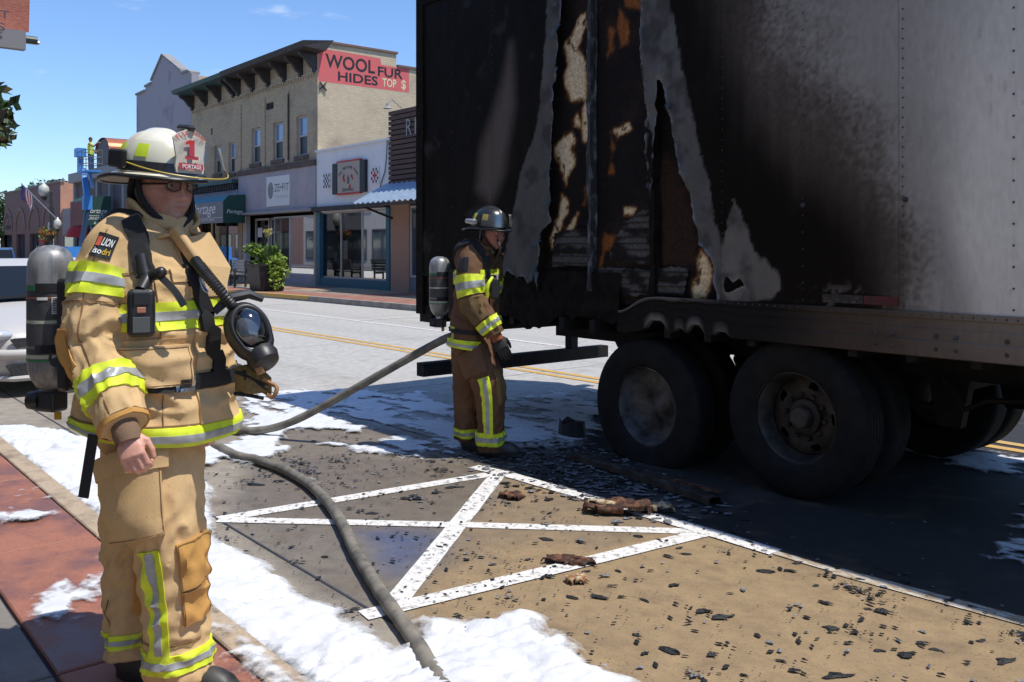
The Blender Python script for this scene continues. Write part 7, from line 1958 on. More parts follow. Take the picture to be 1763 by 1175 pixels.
# knit wristlet
Wp = [V3(q) for q in CHIEF['hand_r']]
MB().lathe([(.040, -.04), (.039, .0), (.041, .012), (.038, .03), (.036, .042)], 22, Wp[0], (Wp[1] - Wp[0])).build('knit_cuff', m_knit, ch_root, smooth=True)
# black tab strap hanging at the cuff
q = MB(); a0 = gc['ar'].at(.93, .42, .012); q.bar(a0, a0 + Vector((-.03, -.02, -.19)), .030, .006, FWD); q.build('hanging_strap', m_strap, ch_root)
# sleeve patch with lettering, wrapped on the sleeve
pt = gc['ar'].patch(MB(), .145, .220, .125, .225, .007, nu=8, nv=10).build('sleeve_patch', m_plast, ch_root, smooth=True)
def on_sleeve(u0, u1, v0, v1): return lambda u, v: gc['ar'].at(u1 - (u1 - u0) * v, v1 - (v1 - v0) * (1 - u), .0098)
letters('lettering', 'LION', lambda u, v: gc['ar'].at(.183 - .025 * v, .190 - .056 * u, .010), 1, 1, m_letterw, pt, shear=.25, bold=.02)
letters('lettering', 'iso', lambda u, v: gc['ar'].at(.211 - .019 * v, .211 - .036 * u, .010), 1, 1, m_letterw, pt, bold=.01)
letters('lettering', 'dri', lambda u, v: gc['ar'].at(.211 - .021 * v, .172 - .036 * u, .010), 1, 1, M('patch_yellow', (.62, .40, .03), .7), pt, bold=.01)
gc['ar'].patch(MB(), .157, .186, .196, .218, .0098, nu=3, nv=4, base=.006).build('emblem', M('patch_orange', (.55, .09, .04), .7), pt)

# white chief's helmet
m_hwhite = M('white_helmet', (0.76, 0.73, 0.60), 0.35, c2=(0.66, 0.62, 0.48), ns=7, lo=.5, hi=.7, coat=.2)
m_under = bpy.data.materials['sooty_underframe']
m_undb = M('pale_helmet_underside', (0.40, 0.36, 0.31), 0.6)
m_fluo = M('fluorescent_sticker', (0.62, 0.80, 0.02), 0.5)
hel, hF, hU = helmet(ch_root, CHIEF['helmet'][0], gc['hf'], gc['hl'], gc['hu'], m_hwhite, m_rub, m_undb, m_fluo, k=.95, tilt=.10)
hC = V3(CHIEF['helmet'][0]); hL = gc['hl']
# front shield leaning back, with its number and names
s0 = hC + hF * .178 + hU * .012; sU = (hU - hF * .12).normalized(); sR = -hL
outl = [(-.052, 0), (.052, 0), (.056, .02), (.052, .05), (.058, .085), (.062, .112), (.045, .128), (.02, .139), (0, .152), (-.02, .139), (-.045, .128), (-.062, .112), (-.058, .085), (-.052, .05), (-.056, .02)]
def on_sh(u, v, d=0.0): return s0 - sR * -u * -1 + sR * 2 * u * 1 - hF * (.9 * u * u * 3) + sU * v + hF * d if False else s0 + sR * -u * -1 - hF * (2.2 * u * u) + sU * v + hF * d
shb = MB(); shb.prism(outl, lambda u, v, d: on_sh(u, v, d), .0, -.006)
shd = shb.build('front_shield', M('cream_leather', (.66, .61, .50), .6, c2=(.52, .47, .38), ns=14), hel)
# seen from the front the shield reads left to right along the wearer's right-to-left
def sh_txt(cx, cz, w, h): return lambda u, v: on_sh(-(cx + u * 1) if False else (cx + u), cz + v, .004)
def sh_letters(body, w, h, cx, cz, mt, **kw):
    V, Fc = text2d(body, w, h, **kw)
    mb = MB(); mb.add([on_sh(-(cx - w / 2 + u) * SHS, cz + v, .004) for u, v in V], Fc); return mb.build('lettering', mt, shd)
SHS = -1.0 if (on_sh(.01, 0) - on_sh(-.01, 0)).dot(-gc['hl'] * -1) > 0 else 1.0
num = MB(); num.add([on_sh(-SHS * u, v, .004) for u, v in [(-.026, .045), (.026, .045), (.026, .056), (.010, .056), (.010, .108), (-.010, .108), (-.024, .100), (-.024, .092), (-.010, .094), (-.010, .056), (-.026, .056)]], [(0, 1, 2, 3, 8 + 1 if False else 9, 10), (3, 4, 5, 8, 9), (5, 6, 7, 8)])
num.build('number_1', m_letterr, shd)
rp = MB(); rp.add([on_sh(-SHS * u, v, .0035) for u, v in [(-.047, .012), (-.02, .012), (0, .012), (.02, .012), (.047, .012), (.047, .032), (.02, .032), (0, .032), (-.02, .032), (-.047, .032)]], [(0, 1, 8, 9), (1, 2, 7, 8), (2, 3, 6, 7), (3, 4, 5, 6)]); rp.build('name_panel', m_letterr, shd)
V, Fc = text2d('PORTAGE', .072, .014, bold=.02); MB().add([on_sh(-SHS * (-.036 + u), .015 + v, .006) for u, v in V], Fc).build('lettering', m_letterw, shd)
for i, chh in enumerate('FIRE CHIEF'):
    if chh == ' ': continue
    a = math.radians(142 - 104 * i / 9); V, Fc = text2d(chh, .008 if chh != 'I' else .003, .013, bold=.02); cx, cz = .058 * math.cos(a), .085 + .040 * math.sin(a); ro = a - math.pi / 2
    MB().add([on_sh(-SHS * (cx + (u - .004) * math.cos(ro) - v * math.sin(ro)), cz + (u - .004) * math.sin(ro) + v * math.cos(ro), .004) for u, v in V], Fc).build('lettering', m_letterr, shd)
# crest on top, side goggle clip, visor with yellow edge, straps
q = MB(); q.obox(hC + hF * .135 + hU * .158, hF * .035, hL * .016, hU * .010); c_ = q.build('crest_holder', m_plast, hel); bb_ = c_.modifiers.new('b', 'BEVEL'); bb_.width = .008
for sd in (-1, 1):
    q = MB(); q.obox(hC + hF * -.025 + hL * sd * .134 + hU * .040, hF * .042, hL * .010, hU * .030); c_ = q.build('visor_bracket', m_plast, hel); bb_ = c_.modifiers.new('b', 'BEVEL'); bb_.width = .006
vz = MB(); vs = []; n = 28
for (r, z) in ((.222, .105), (.246, .055), (.262, .000)):
    for j in range(n + 1):
        a = -1.15 + 2.3 * j / n; e = 1 - .55 * (abs(a) / 1.15) ** 2.4
        vs.append(hC + hF * (r * math.cos(a) * .98 + .0) + hL * (r * .78 * math.sin(a)) + hU * (z if z > .06 else (.055 + (z - .055) * e)))
vz.add(vs, [(i * (n + 1) + j, i * (n + 1) + j + 1, (i + 1) * (n + 1) + j + 1, (i + 1) * (n + 1) + j) for i in range(2) for j in range(n)])
vz.build('visor', m_lens, hel, smooth=True)
q = MB(); q.tube([vs[2 * (n + 1) + j] for j in range(n + 1)], .0025, 6); q.build('visor_edge', M('amber_edge', (.5, .36, .03), .4), hel, smooth=True)
for sd in (-1, 1):
    q = MB(); hc = gc['hc']
    q.tube(catmull([hc + hL * sd * .098 + gc['hu'] * .045 + gc['hf'] * .005, hc + hL * sd * .098 - gc['hu'] * .02 + gc['hf'] * .015, hc + hL * sd * .080 - gc['hu'] * .075 + gc['hf'] * .045, hc + hL * sd * .02 - gc['hu'] * .128 + gc['hf'] * .07], 14), .011, 8); q.build('chin_strap', m_strap, hel, smooth=True)
    q = MB(); q.tube(catmull([hc - gc['hf'] * .02 + hL * sd * .095 + gc['hu'] * .045, hc - gc['hf'] * .075 + hL * sd * .070 - gc['hu'] * .02, hc - gc['hf'] * .095 + hL * sd * .03 - gc['hu'] * .06], 8), .014, 8); q.build('ear_flap', m_strap, hel, smooth=True)
nf = MB(); nf.lathe([(.104, .05), (.110, -.03), (.106, -.085)], 22, gc['hc'], gc['hu'], ref=-gc['hf'], a0=-1.0, a1=1.0, sy=.85); nf.build('neck_flap', m_strap, hel, smooth=True)
# safety glasses
gl = MB(); hc = gc['hc']; f_, l_, u_ = gc['hf'], gc['hl'], gc['hu']
gf = None
for sd in (-1, 1):
    q = MB(); q.lathe([(0, 0), (.023, 0)], 16, hc + f_ * .101 + l_ * sd * .034 + u_ * .006, f_ + l_ * sd * .25, sx=1.15, sy=.72, ref=l_); lens = q.build('glasses_lens', m_lensg, ch_root, smooth=True)
    q = MB(); q.tube([hc + f_ * .100 + l_ * sd * .058 + u_ * .014, hc + f_ * .02 + l_ * sd * .088 + u_ * .014, hc - f_ * .02 + l_ * sd * .090 + u_ * .012], .0032, 6); q.build('glasses_temple', m_plast, lens)
    q = MB(); q.tube([hc + f_ * .108 + l_ * sd * .010 + u_ * .018, hc + f_ * .107 + l_ * sd * .034 + u_ * .023, hc + f_ * .100 + l_ * sd * .058 + u_ * .016, hc + f_ * .100 + l_ * sd * .056 - u_ * .004, hc + f_ * .105 + l_ * sd * .036 - u_ * .012, hc + f_ * .109 + l_ * sd * .014 - u_ * .004, hc + f_ * .108 + l_ * sd * .010 + u_ * .018], .0024, 6); q.build('glasses_rim', m_plast, lens)
# collar front flaps turned open
for a, b_, c_ in (((268, 398), (285, 375), (330, 455)),):
    pass
fl1 = MB(); n0 = V3(CHIEF['neck'][0])
fl1.bar(n0 + gc['fw'] * .135 - gc['lf'] * .085 + Vector((0, 0, .015)), n0 + gc['fw'] * .215 - gc['lf'] * .045 - Vector((0, 0, .115)), .03, .045, gc['fw']); f1 = fl1.build('collar_flap', m_tanc, ch_root); bb_ = f1.modifiers.new('b', 'BEVEL'); bb_.width = .012; bb_.segments = 3
fl2 = MB(); fl2.add([n0 + gc['fw'] * .16 + gc['lf'] * v0 + Vector((0, 0, z)) + gc['fw'] * x for v0, z, x in ((-.05, -.02, 0), (.06, .0, .0), (.10, -.12, .055), (.06, -.19, .07), (-.01, -.11, .05))], [(0, 1, 2, 3, 4)]); f2 = fl2.build('storm_lapel', m_tanc, ch_root); so = f2.modifiers.new('t', 'SOLIDIFY'); so.thickness = .016
q = MB(); p0 = n0 + gc['fw'] * .222 - gc['lf'] * .05 + Vector((0, 0, -.14)); q.tube(catmull([p0, p0 + Vector((.02, .0, -.03)), p0 + Vector((.035, .01, -.055)), p0 + Vector((.02, .0, -.05)), p0 + Vector((.005, -.005, -.02)), p0], 16), .0028, 6); q.build('snap_hook', m_chrome, ch_root)

gc['belt'] = (.315, .362)
pk, ribbon, axv = air_pack('scuffed silver air cylinder pack on the back of the white-helmeted man', CHIEF, gc, 1.0, .078)
# buckle, remote device, lever and mask, all belonging to the pack
bk_ = gc['torso'].patch(MB(),   .312, .365, .915, .955, .024, nu=3, nv=4).build('buckle', m_chrome, pk)
gc['torso'].patch(MB(), .325, .352, .925, .946, .028, nu=2, nv=3, base=.02).build('buckle_button', m_plast, bk_)
rc = V3(gc['snap']([CHIEF['radio'][0]], .026)[0])
toC = Vector((-rc.x, -rc.y, 0)).normalized(); sdr = Vector((toC.y * -1, toC.x, 0)) * -1
def devbox(c, w, h, d, nm, mt, par, bev=.012):
    b = MB(); b.obox(c, sdr * w / 2, toC * d / 2, Vector((0, 0, 1)) * h / 2); o = b.build(nm, mt, par); mm = o.modifiers.new('b', 'BEVEL'); mm.width = bev; mm.segments = 3; return o
dv = devbox(rc, .082, .150, .045, 'alarm_console', m_rub, pk, .018)
devbox(rc + toC * .023 + Vector((0, 0, -.035)), .050, .048, .006, 'console_screen', M('grey_lcd', (.10, .105, .105), .25), dv, .002)
devbox(rc + toC * .024 + Vector((0, 0, .010)), .026, .018, .006, 'console_button', M('orange_button', (.42, .17, .10), .5), dv, .003)
devbox(rc + toC * .022 + Vector((0, 0, .045)), .048, .040, .008, 'console_grille', m_plast, dv, .004)
pv = V3(gc['snap']([CHIEF['pivot'][0]], .02)[0])
q = MB(); q.tube(catmull([tuple(p) for p in gc['snap'](CHIEF['strap_r'][-2:], .014)] + [tuple(pv), tuple(rc + Vector((0, 0, .07)))], 12), .020, 10); q.build('gauge_line', m_rub, pk, smooth=True)
q = MB(); a_, b_ = V3(CHIEF['shutoff'][1]), V3(CHIEF['shutoff'][0]); q.tube([a_, a_ * .6 + b_ * .4, b_ * .9 + a_ * .1, b_], [.018, .020, .013, .013], 12); q.ellipsoid(b_ + (b_ - a_).normalized() * .006, .018, .018, .018, 12, 8); q.build('shut_off_knob', m_plast, pk, smooth=True)
ribbon(catmull(CHIEF['lever'], 12), .022, .007, 'lever_strap', m_rub, pk, face=lambda p: Vector((-p.x, -p.y, .3)).normalized())
ribbon(gc['snap'](catmull(CHIEF['strap_l'], 20), .014), .05, .010, 'shoulder_strap', m_strap, pk, face=lambda p: (Vector((-p.x, -p.y, .0)).normalized() + RGT * .5).normalized())
hs = catmull(CHIEF['mhose'], 46); q = MB(); q.tube([tuple(p) for p in hs], [.015 + .004 * (i % 2) for i in range(46)], 10); q.build('corrugated_hose', m_rub, pk, smooth=True)
# face mask hanging at the chest
mc0 = V3(CHIEF['mask'][0]); mf = (RGT * .45 - FWD * .80 + Vector((0, 0, .32))).normalized(); ml = Vector((0, 0, 1)).cross(mf).normalized(); mu = mf.cross(ml)
mu2 = (mu * math.cos(-.35) + ml * math.sin(-.35)).normalized(); ml2 = mu2.cross(mf)
mk = MB(); P_ = np.zeros((9, 33, 3))
for i, (r, h) in enumerate(((.060, -.060), (.082, -.05), (.092, -.02), (.090, .010), (.083, .026), (.076, .034), (.070, .036), (.062, .030), (.060, .022))):
    for j in range(33):
        a = 2 * math.pi * j / 32
        P_[i, j] = mc0 + ml2 * (r * .78 * math.cos(a)) + mu2 * (r * 1.04 * math.sin(a) + (-.012 if math.sin(a) < -.5 else 0)) + mf * h
mask_o = grid_mesh('face_mask', P_, m_rub, pk)
ln = MB(); ln.lathe([(.066, .026), (.060, .040), (.045, .052), (.025, .059), (0, .061)], 32, mc0, mf, sx=.78, sy=1.04, ref=ml2); ln.build('mask_lens', M_glass('mask_glass', (.55, .58, .60), 2.2, .08), mask_o, smooth=True)
ln = MB(); ln.lathe([(.060, .0), (.045, .01), (0, .012)], 24, mc0, mf, sx=.78, sy=1.04, ref=ml2); ln.build('mask_inner', M('mask_inner_grey', (.16, .17, .19), .5), mask_o, smooth=True)
ch_ = MB(); ch_.lathe([(.048, 0), (.052, .02), (.044, .045), (.02, .055), (0, .056)], 20, mc0 - mu2 * .085 + mf * .0, -mu2 + mf * .5); ch_.build('mask_port', m_rub, mask_o, smooth=True)
top_ = MB(); top_.tube([mc0 + mu2 * .095 - ml2 * .075, mc0 + mu2 * .118 - ml2 * .02 + mf * .01, mc0 + mu2 * .11 + ml2 * .05, mc0 + mu2 * .075 + ml2 * .085], [.012, .018, .016, .010], 8); top_.build('mask_crown_strap', m_rub, mask_o, smooth=True)
m_leath = M('tan_leather', (.34, .17, .07), .7); m_net = M('khaki_mesh_net', (.26, .18, .06), .9, c2=(.16, .11, .04), ns=90)
nt = [V3(p) for p in CHIEF['net']]
hn = MB(); c0 = (nt[0] + mc0 - mu2 * .1) / 2 + Vector((0, 0, -.05))
P_ = np.zeros((10, 14, 3))
for i in range(10):
    for j in range(14):
        u = i / 9; v = j / 13
        P_[i, j] = np.array(nt[0] + RGT * (-.035 + .115 * u) + Vector((0, 0, .035 - .075 * v - .03 * u * u + .02 * math.sin(v * 6 + u * 3))) - FWD * (.03 * math.sin(u * 3.1) * math.sin(v * 3.1)))
hno = grid_mesh('head_net', P_, m_net, mask_o); sd_ = hno.modifiers.new('t', 'SOLIDIFY'); sd_.thickness = .004
for (a, b_, c_) in (((-.03, .03), (.02, .01), (.075, -.025)), ((-.035, -.04), (.01, -.045), (.06, -.055)), ((-.005, .035), (.005, .0), (.02, -.045))):
    q = MB(); q.tube(catmull([nt[0] + RGT * x + Vector((0, 0, z)) - FWD * .022 for x, z in (a, b_, c_)], 10), .006, 6); q.build('net_binding', m_strap, hno, smooth=True)
q = MB(); q.tube(catmull([nt[1] - FWD * .02, nt[1] + RGT * .02 + Vector((0, 0, -.02)), nt[2] + RGT * .012, nt[2] + RGT * .0 + Vector((0, 0, -.03)), nt[1] + RGT * .01 + Vector((0, 0, -.055))], 16), .007, 6); q.build('leather_tab', m_leath, hno, smooth=True)
q = MB(); q.bar(mc0 - mu2 * .09 - ml2 * .03 + mf * .03, mc0 - mu2 * .15 - ml2 * .03 + mf * .02, .024, .006, FWD); q.build('leather_tab', m_leath, mask_o)

# --- the second firefighter by the trailer
A_FF = math.radians(27)
m_hblack = M('black_helmet', (0.018, 0.018, 0.018), 0.3, c2=(0.05, 0.05, 0.05), ns=9, lo=.5, hi=.7)
m_glove = M('black_glove', (0.02, 0.019, 0.018), 0.7, bump=.3, bs=60, bd=.004)
ff_root, gf_ = person(dict(
    J=CREW, k=1.0, base=(-5.55, 4.29, .0), yaw=A_FF, hyaw=math.radians(5), hpitch=-.04, cfront=.8, voxel=.0105, seed=20, bo=1.3,
    label='firefighter in brown turnout gear and black helmet standing by the burnt trailer', cloth=m_brnc, gold=m_brng,
    tw=[.205, .205, .20, .195, .20, .208, .21, .185, .125, .085], td=[.148, .148, .145, .142, .147, .15, .148, .135, .11, .085],
    ra=([.08, .094, .102, .10, .095, .085, .076, .066], [.08, .094, .102, .10, .095, .084, .075, .064]),
    rl=([.12, .132, .128, .12, .108, .102, .106], [.12, .13, .125, .114, .104, .10, .102]), rl2=([.12, .13, .125, .112, .10, .096, .098], [.12, .13, .12, .11, .10, .095, .096]),
    trims=lambda T: [(T['t'], .03, .17), (T['t'], .52, .62), (T['ar'], .27, .40), (T['ar'], .72, .86), (T['al'], .30, .42), (T['al'], .72, .86), (T['lr'], .84, .93), (T['ll'], .80, .90)],
    vtrims=lambda T: [(T['lr'], .40, .84, .16, .27), (T['t'], .17, .30, .66, .70)],
    patches=lambda T: [('knee_pad', T['lr'], .36, .62, -.10, .10, .010, m_brng), ('knee_pad', T['ll'], .40, .62, -.1, .1, .010, m_brng), ('elbow_pad', T['ar'], .42, .70, .10, .50, .008, m_brng),
                       ('cargo_pocket', T['lr'], .14, .36, .16, .42, .03, m_brnc), ('cuff_binding', T['ar'], .95, .999, 0, 1, .006, m_brng), ('sleeve_patch', T['ar'], .155, .25, .20, .33, .007, m_plast)],
    collar_gap=.5, hood=m_hood, wide=1.02, gloves=True, glove_mat=m_glove, curl=.3, skin=(.46, .20, .145), beard=None, hair=(.05, .035, .025)))
hel2, hF2, hU2 = helmet(ff_root, CREW['helmet'][0], gf_['hf'], gf_['hl'], gf_['hu'], m_hblack, m_rub, m_plast, M('yellow_sticker', (.70, .58, .03), .5), tilt=.07)
hC2 = V3(CREW['helmet'][0]); hL2 = gf_['hl']
vz = MB(); vs = []; n = 24
for (r, z) in ((.178, .105), (.190, .060), (.196, .012)):
    for j in range(n + 1):
        a = -1.25 + 2.5 * j / n; vs.append(hC2 + hF2 * (r * math.cos(a)) + hL2 * (r * .82 * math.sin(a)) + hU2 * z)
vz.add(vs, [(i * (n + 1) + j, i * (n + 1) + j + 1, (i + 1) * (n + 1) + j + 1, (i + 1) * (n + 1) + j) for i in range(2) for j in range(n)])
vz.build('visor', M_glass('scuffed_visor', (.55, .55, .52), 3.5, .25), hel2, smooth=True)
q = MB(); q.lathe([(0, 0), (.018, 0), (.02, .03), (.024, .09), (.018, .10), (0, .10)], 12, hC2 - hL2 * .15 - hF2 * .10 + hU2 * .035, hF2); q.build('helmet_torch', m_steel, hel2, smooth=True)
for sd in (-1, 1):
    q = MB(); hc = gf_['hc']
    q.tube(catmull([hc + hL2 * sd * .092 + gf_['hu'] * .04, hc + hL2 * sd * .09 - gf_['hu'] * .03 + gf_['hf'] * .015, hc + hL2 * sd * .02 - gf_['hu'] * .125 + gf_['hf'] * .06], 10), .009, 6); q.build('chin_strap', m_strap, hel2, smooth=True)
nf = MB(); nf.lathe([(.104, .05), (.112, -.03), (.112, -.10)], 20, gf_['hc'], gf_['hu'], ref=-gf_['hf'], a0=-1.2, a1=1.2, sy=.85); nf.build('neck_flap', m_hood, hel2, smooth=True)
MB().lathe([(.042, -.03), (.046, .03), (.040, .05)], 16, V3(CREW['hand_r'][0]), V3(CREW['hand_r'][1]) - V3(CREW['hand_r'][0])).build('knit_cuff', M('rust_knit_cuff', (.26, .075, .035), .95), ff_root, smooth=True)
gf_['belt'] = (.24, .28)
pk2, ribbon2, axv2 = air_pack('silver air cylinder pack on the back of the black-helmeted firefighter', CREW, gf_, .95, .082, False)
rc2 = V3(CREW['radio'][0])
b = MB(); b.obox(rc2, RGT * .035, FWD * .03, Vector((0, 0, 1)) * .08); o = b.build('alarm_console', m_rub, pk2); mm = o.modifiers.new('b', 'BEVEL'); mm.width = .018; mm.segments = 3
q = MB(); q.tube(catmull([CREW['strap_r'][-1], CREW['pivot'][0], tuple(rc2 + Vector((0, 0, .08)))], 10), .022, 10); q.build('gauge_line', m_rub, pk2, smooth=True)
q = MB(); q.tube(catmull([tuple(V3(CREW['pivot'][0]) + Vector((0, 0, 0)) - FWD * .02), tuple(rc2 - FWD * .05 - RGT * .05 + Vector((0, 0, .03))), tuple(rc2 - FWD * .04 - RGT * .06 - Vector((0, 0, .07)))], 10), .013, 8); q.build('lime_strap', m_lime_t, pk2, smooth=True)
q = MB(); p0 = gf_['hc']; q.tube(catmull([tuple(p0 + hF2 * .11 - gf_['hu'] * .03 - hL2 * .05), tuple(p0 + hF2 * .15 - gf_['hu'] * .09 - hL2 * .06), tuple(p0 + hF2 * .12 - gf_['hu'] * .17 - hL2 * .06), tuple(V3(CREW['pivot'][0]) + Vector((0, 0, .08)))], 14), .010, 8); q.build('breathing_tube', m_rub, pk2, smooth=True)

# --- worker in the lift basket, seen from behind
wk = thing('person', 'worker in a lime vest reaching from the lift basket toward the copper roof', 'person', (-50.6, 13.3, 5.56))
wb0 = Vector((-50.6, 13.3, 5.56)); up = Vector((0, 0, 1)); fwv = Vector((.5, .8, 0)).normalized(); lfv = Vector((-fwv.y, fwv.x, 0))
def wp(f, l, z): return tuple(wb0 + fwv * f + lfv * l + up * z)
S = [ellip(wp(0, 0, 1.66), fwv * .10, lfv * .085, up * .125)[0:2], Tube([wp(0, 0, 1.35), wp(0, 0, 1.6)], [.06, .055], [.06, .055], fwv, 8, 12).solid(), Tube([wp(0, 0, .9), wp(0, 0, 1.42)], [.1, .1], [.14, .16], fwv, 10, 16).solid(),
     Tube([wp(0, -.2, 1.42), wp(.25, -.38, 1.25), wp(.5, -.5, 1.42)], [.05, .045, .035], [.05, .045, .035], up, 14, 12).solid(), Tube([wp(0, .2, 1.42), wp(.05, .30, 1.12), wp(.25, .28, 1.0)], [.05, .045, .035], [.05, .045, .035], fwv, 14, 12).solid()]
S += hand_solids(wp(.5, -.5, 1.42), wp(.56, -.53, 1.42), up, -lfv, .5, 1.0) + hand_solids(wp(.25, .28, 1.0), wp(.31, .28, .98), up, lfv, .8, 1.0)
adopt(fuse(S, .012, 1), 'body', m_skin_p, wk, lambda V: np.where((V[:, 2:3] > wb0.z + 1.66), np.array([[.03, .02, .015]]), np.array([[.30, .14, .09]])))
adopt(fuse([Tube([wp(0, 0, .82), wp(0, 0, 1.1), wp(0, 0, 1.40), wp(0, 0, 1.48)], [.13, .14, .13, .07], [.18, .19, .22, .10], fwv, 24, 24, .008, 4).solid()], .015, 2), 'vest', M('lime_vest', (.62, .75, .10), .7), wk)
adopt(fuse([Tube([wp(0, -.09, .88), wp(0, -.10, .5), wp(0, -.11, .06)], [.11, .085, .075], [.11, .085, .075], fwv, 24, 20, .008, 5).solid(), Tube([wp(0, .09, .88), wp(.06, .11, .5), wp(.02, .12, .06)], [.11, .085, .075], [.11, .085, .075], fwv, 24, 20, .008, 6).solid()], .015, 2), 'jeans', M('blue_denim', (.045, .075, .16), .85), wk)
for s in (-.11, .12): MB().ellipsoid(wp(.06, s, .05), .12, .09, .06).build('boot', m_boot, wk, smooth=True)

# ------------------------------------------------------------------ foam, hose, debris
m_foam = M('fire_foam', (0.72, 0.73, 0.74), 0.6, c2=(0.60, 0.61, 0.63), ns=6, lo=.35, hi=.7, bump=0.5, bs=14, bd=0.022, detail=9)
nt_ = m_foam.node_tree; N_ = nt_.nodes      # thin foam lets the wet road show through between its bubbles
ta = N_.new('ShaderNodeAttribute'); ta.attribute_name = 'thk'
ge = N_.new('ShaderNodeNewGeometry'); tn = N_.new('ShaderNodeTexNoise'); tn.inputs['Scale'].default_value = 11; tn.inputs['Detail'].default_value = 10; tn.inputs['Roughness'].default_value = .7
nt_.links.new(ge.outputs['Position'], tn.inputs['Vector'])
a1 = N_.new('ShaderNodeMath'); a1.operation = 'MULTIPLY_ADD'; a1.inputs[1].default_value = 3.4; nt_.links.new(tn.outputs['Fac'], a1.inputs[0]); a1.inputs[2].default_value = -1.95
a2 = N_.new('ShaderNodeMath'); a2.operation = 'MULTIPLY_ADD'; a2.inputs[1].default_value = 1.9; a2.use_clamp = True; nt_.links.new(ta.outputs['Fac'], a2.inputs[0]); nt_.links.new(a1.outputs[0], a2.inputs[2])
tr_ = N_.new('ShaderNodeBsdfTransparent'); mxs = N_.new('ShaderNodeMixShader')
nt_.links.new(a2.outputs[0], mxs.inputs['Fac']); nt_.links.new(tr_.outputs[0], mxs.inputs[1]); nt_.links.new(N_['Principled BSDF'].outputs[0], mxs.inputs[2]); nt_.links.new(mxs.outputs[0], N_['Material Output'].inputs['Surface'])
def foam_mesh(name, label, polys, z0, step=.02, hmax=.034, parent=None):
    allx = [p[0] for _, P in polys for p in P]; ally = [p[1] for _, P in polys for p in P]
    gx = np.arange(max(min(allx), -14) - .1, min(max(allx), 2.5) + .1, step); gy = np.arange(min(ally) - .1, max(ally) + .1, step)
    X, Y = np.meshgrid(gx, gy, indexing='ij')
    H = np.full(X.shape, -1.0); TK = np.zeros(X.shape)
    n1 = fbm(X, Y, 2.2, 5, 101); n2 = fbm(X, Y, 7, 4, 105); n3 = fbm(X + .3 * n1, Y + .3 * n2, 4.5, 5, 109)
    st = fbm(X * .8, Y * 2.6, 3.0, 5, 113)
    for kind, P in polys:
        s = sdf(P, X, Y)
        if kind == 'thick':
            s = s + .022 * n2 + .06 * n1
            h = hmax * (1 - np.exp(-np.maximum(s, 0) / .06)) * (.75 + .4 * n1) + np.clip(s, 0, .12) * .30 * (1 - np.abs(n3) * 2.4)
        elif kind == 'mid':
            s = s + .10 * n2 + .10 * st
            h = .030 * (1 - np.exp(-np.maximum(s, 0) / .05)) * (.8 + .6 * n3) + np.clip(s, 0, .06) * .2 * n2
        else:
            s = np.where(s > -.15, np.minimum(s, .18) + .36 * st + .20 * n2 + .10 * n1 + .02, s)
            h = .010 * (1 - np.exp(-np.maximum(s, 0) / .06))
        h = np.where(s > 0, h + .003, .003 + s * .35)
        TK = np.maximum(TK, {'thick': 1.2, 'mid': 1.1, 'thin': .98}[kind] * sstep(-.01, {'thick': .20, 'mid': .18, 'thin': .3}[kind], s))
        H = np.maximum(H, h)
    keep = (np.maximum(np.maximum(H[:-1, :-1], H[1:, :-1]), np.maximum(H[1:, 1:], H[:-1, 1:])) > 0)
    o = grid_mesh(name, np.stack([X, Y, np.maximum(H, -.03) + z0], -1), m_foam, keep=keep, attrs={'thk': TK}, kind='stuff')
    o['label'] = label
    return o
foam_mesh('foam', 'white fire-fighting foam lying in the gutter and across the wet street', FOAM, 0.0)
foam_mesh('foam', 'smears of white foam on the near pavement slabs', SFOAM, 0.120, .015)

# hose: from the firefighter's hip down to the road, back behind the chief and out to the front
m_hose = M('grimy_hose_jacket', (0.24, 0.215, 0.17), 0.85, c2=(0.10, 0.092, 0.078), ns=9, lo=.4, hi=.66, bump=.5, bs=220, bd=.002, detail=8)
hz = .038
up_pts = [(-5.62, 4.12, .93), (-5.80, 4.02, .84), (-6.35, 3.72, .50), (-6.85, 3.42, .19), (-7.15, 3.25, .07), (-7.45, 3.10, hz), (-7.65, 2.95, hz), (-7.55, 2.82, hz), (-7.25, 2.78, hz)]
gp = [(x, y, hz) for x, y in HOSE_G]
gp = [(x, y, hz - .010 * min(1, max(0, (x + 3.6) / .8))) for x, y, z_ in gp]
hp_ = catmull(up_pts + gp[1:], 150)
hm = MB(); rad = [.032 + .0010 * math.sin(i * 1.7) for i in range(150)]; hm.tube([tuple(p) for p in hp_], rad, 16)
tag(hm.build('fire_hose', m_hose, smooth=True, loc=(-6, 3, 0)), 'long grey fire hose curving over the road between the two firefighters', 'hose')

# fallen trailer rail and scorched scraps
m_rust = M('rusted_scrap', (0.045, 0.018, 0.010), 0.8, c2=(0.24, 0.10, 0.04), ns=22, lo=.5, hi=.68, bump=.5, bs=50, bd=.006)
m_creamp = M('cream_scorched_edge', (.50, .40, .24), .8, c2=(.22, .09, .03), ns=26, lo=.45, hi=.6)
m_chf = M('char_flake', (0.010, 0.010, 0.011), 0.6, c2=(0.022, 0.022, 0.023), ns=60, lo=.52, hi=.68, bump=.8, bs=120, bd=.006)
m_ash = M('pale_ash', (0.24, 0.245, 0.26), 0.8, c2=(0.06, 0.06, 0.065), ns=70, lo=.42, hi=.58)
(bx0, by0), (bx1, by1) = BEAM
fbm_ = thing('fallen_rail', 'long burnt rail lying in the shade before the trailer wheels', 'rail', (bx0, by0, 0))
d = Vector((bx1 - bx0, by1 - by0, 0)); L_ = d.length; d.normalize(); s = Vector((-d.y, d.x, 0))
P_ = np.zeros((60, 6, 3))
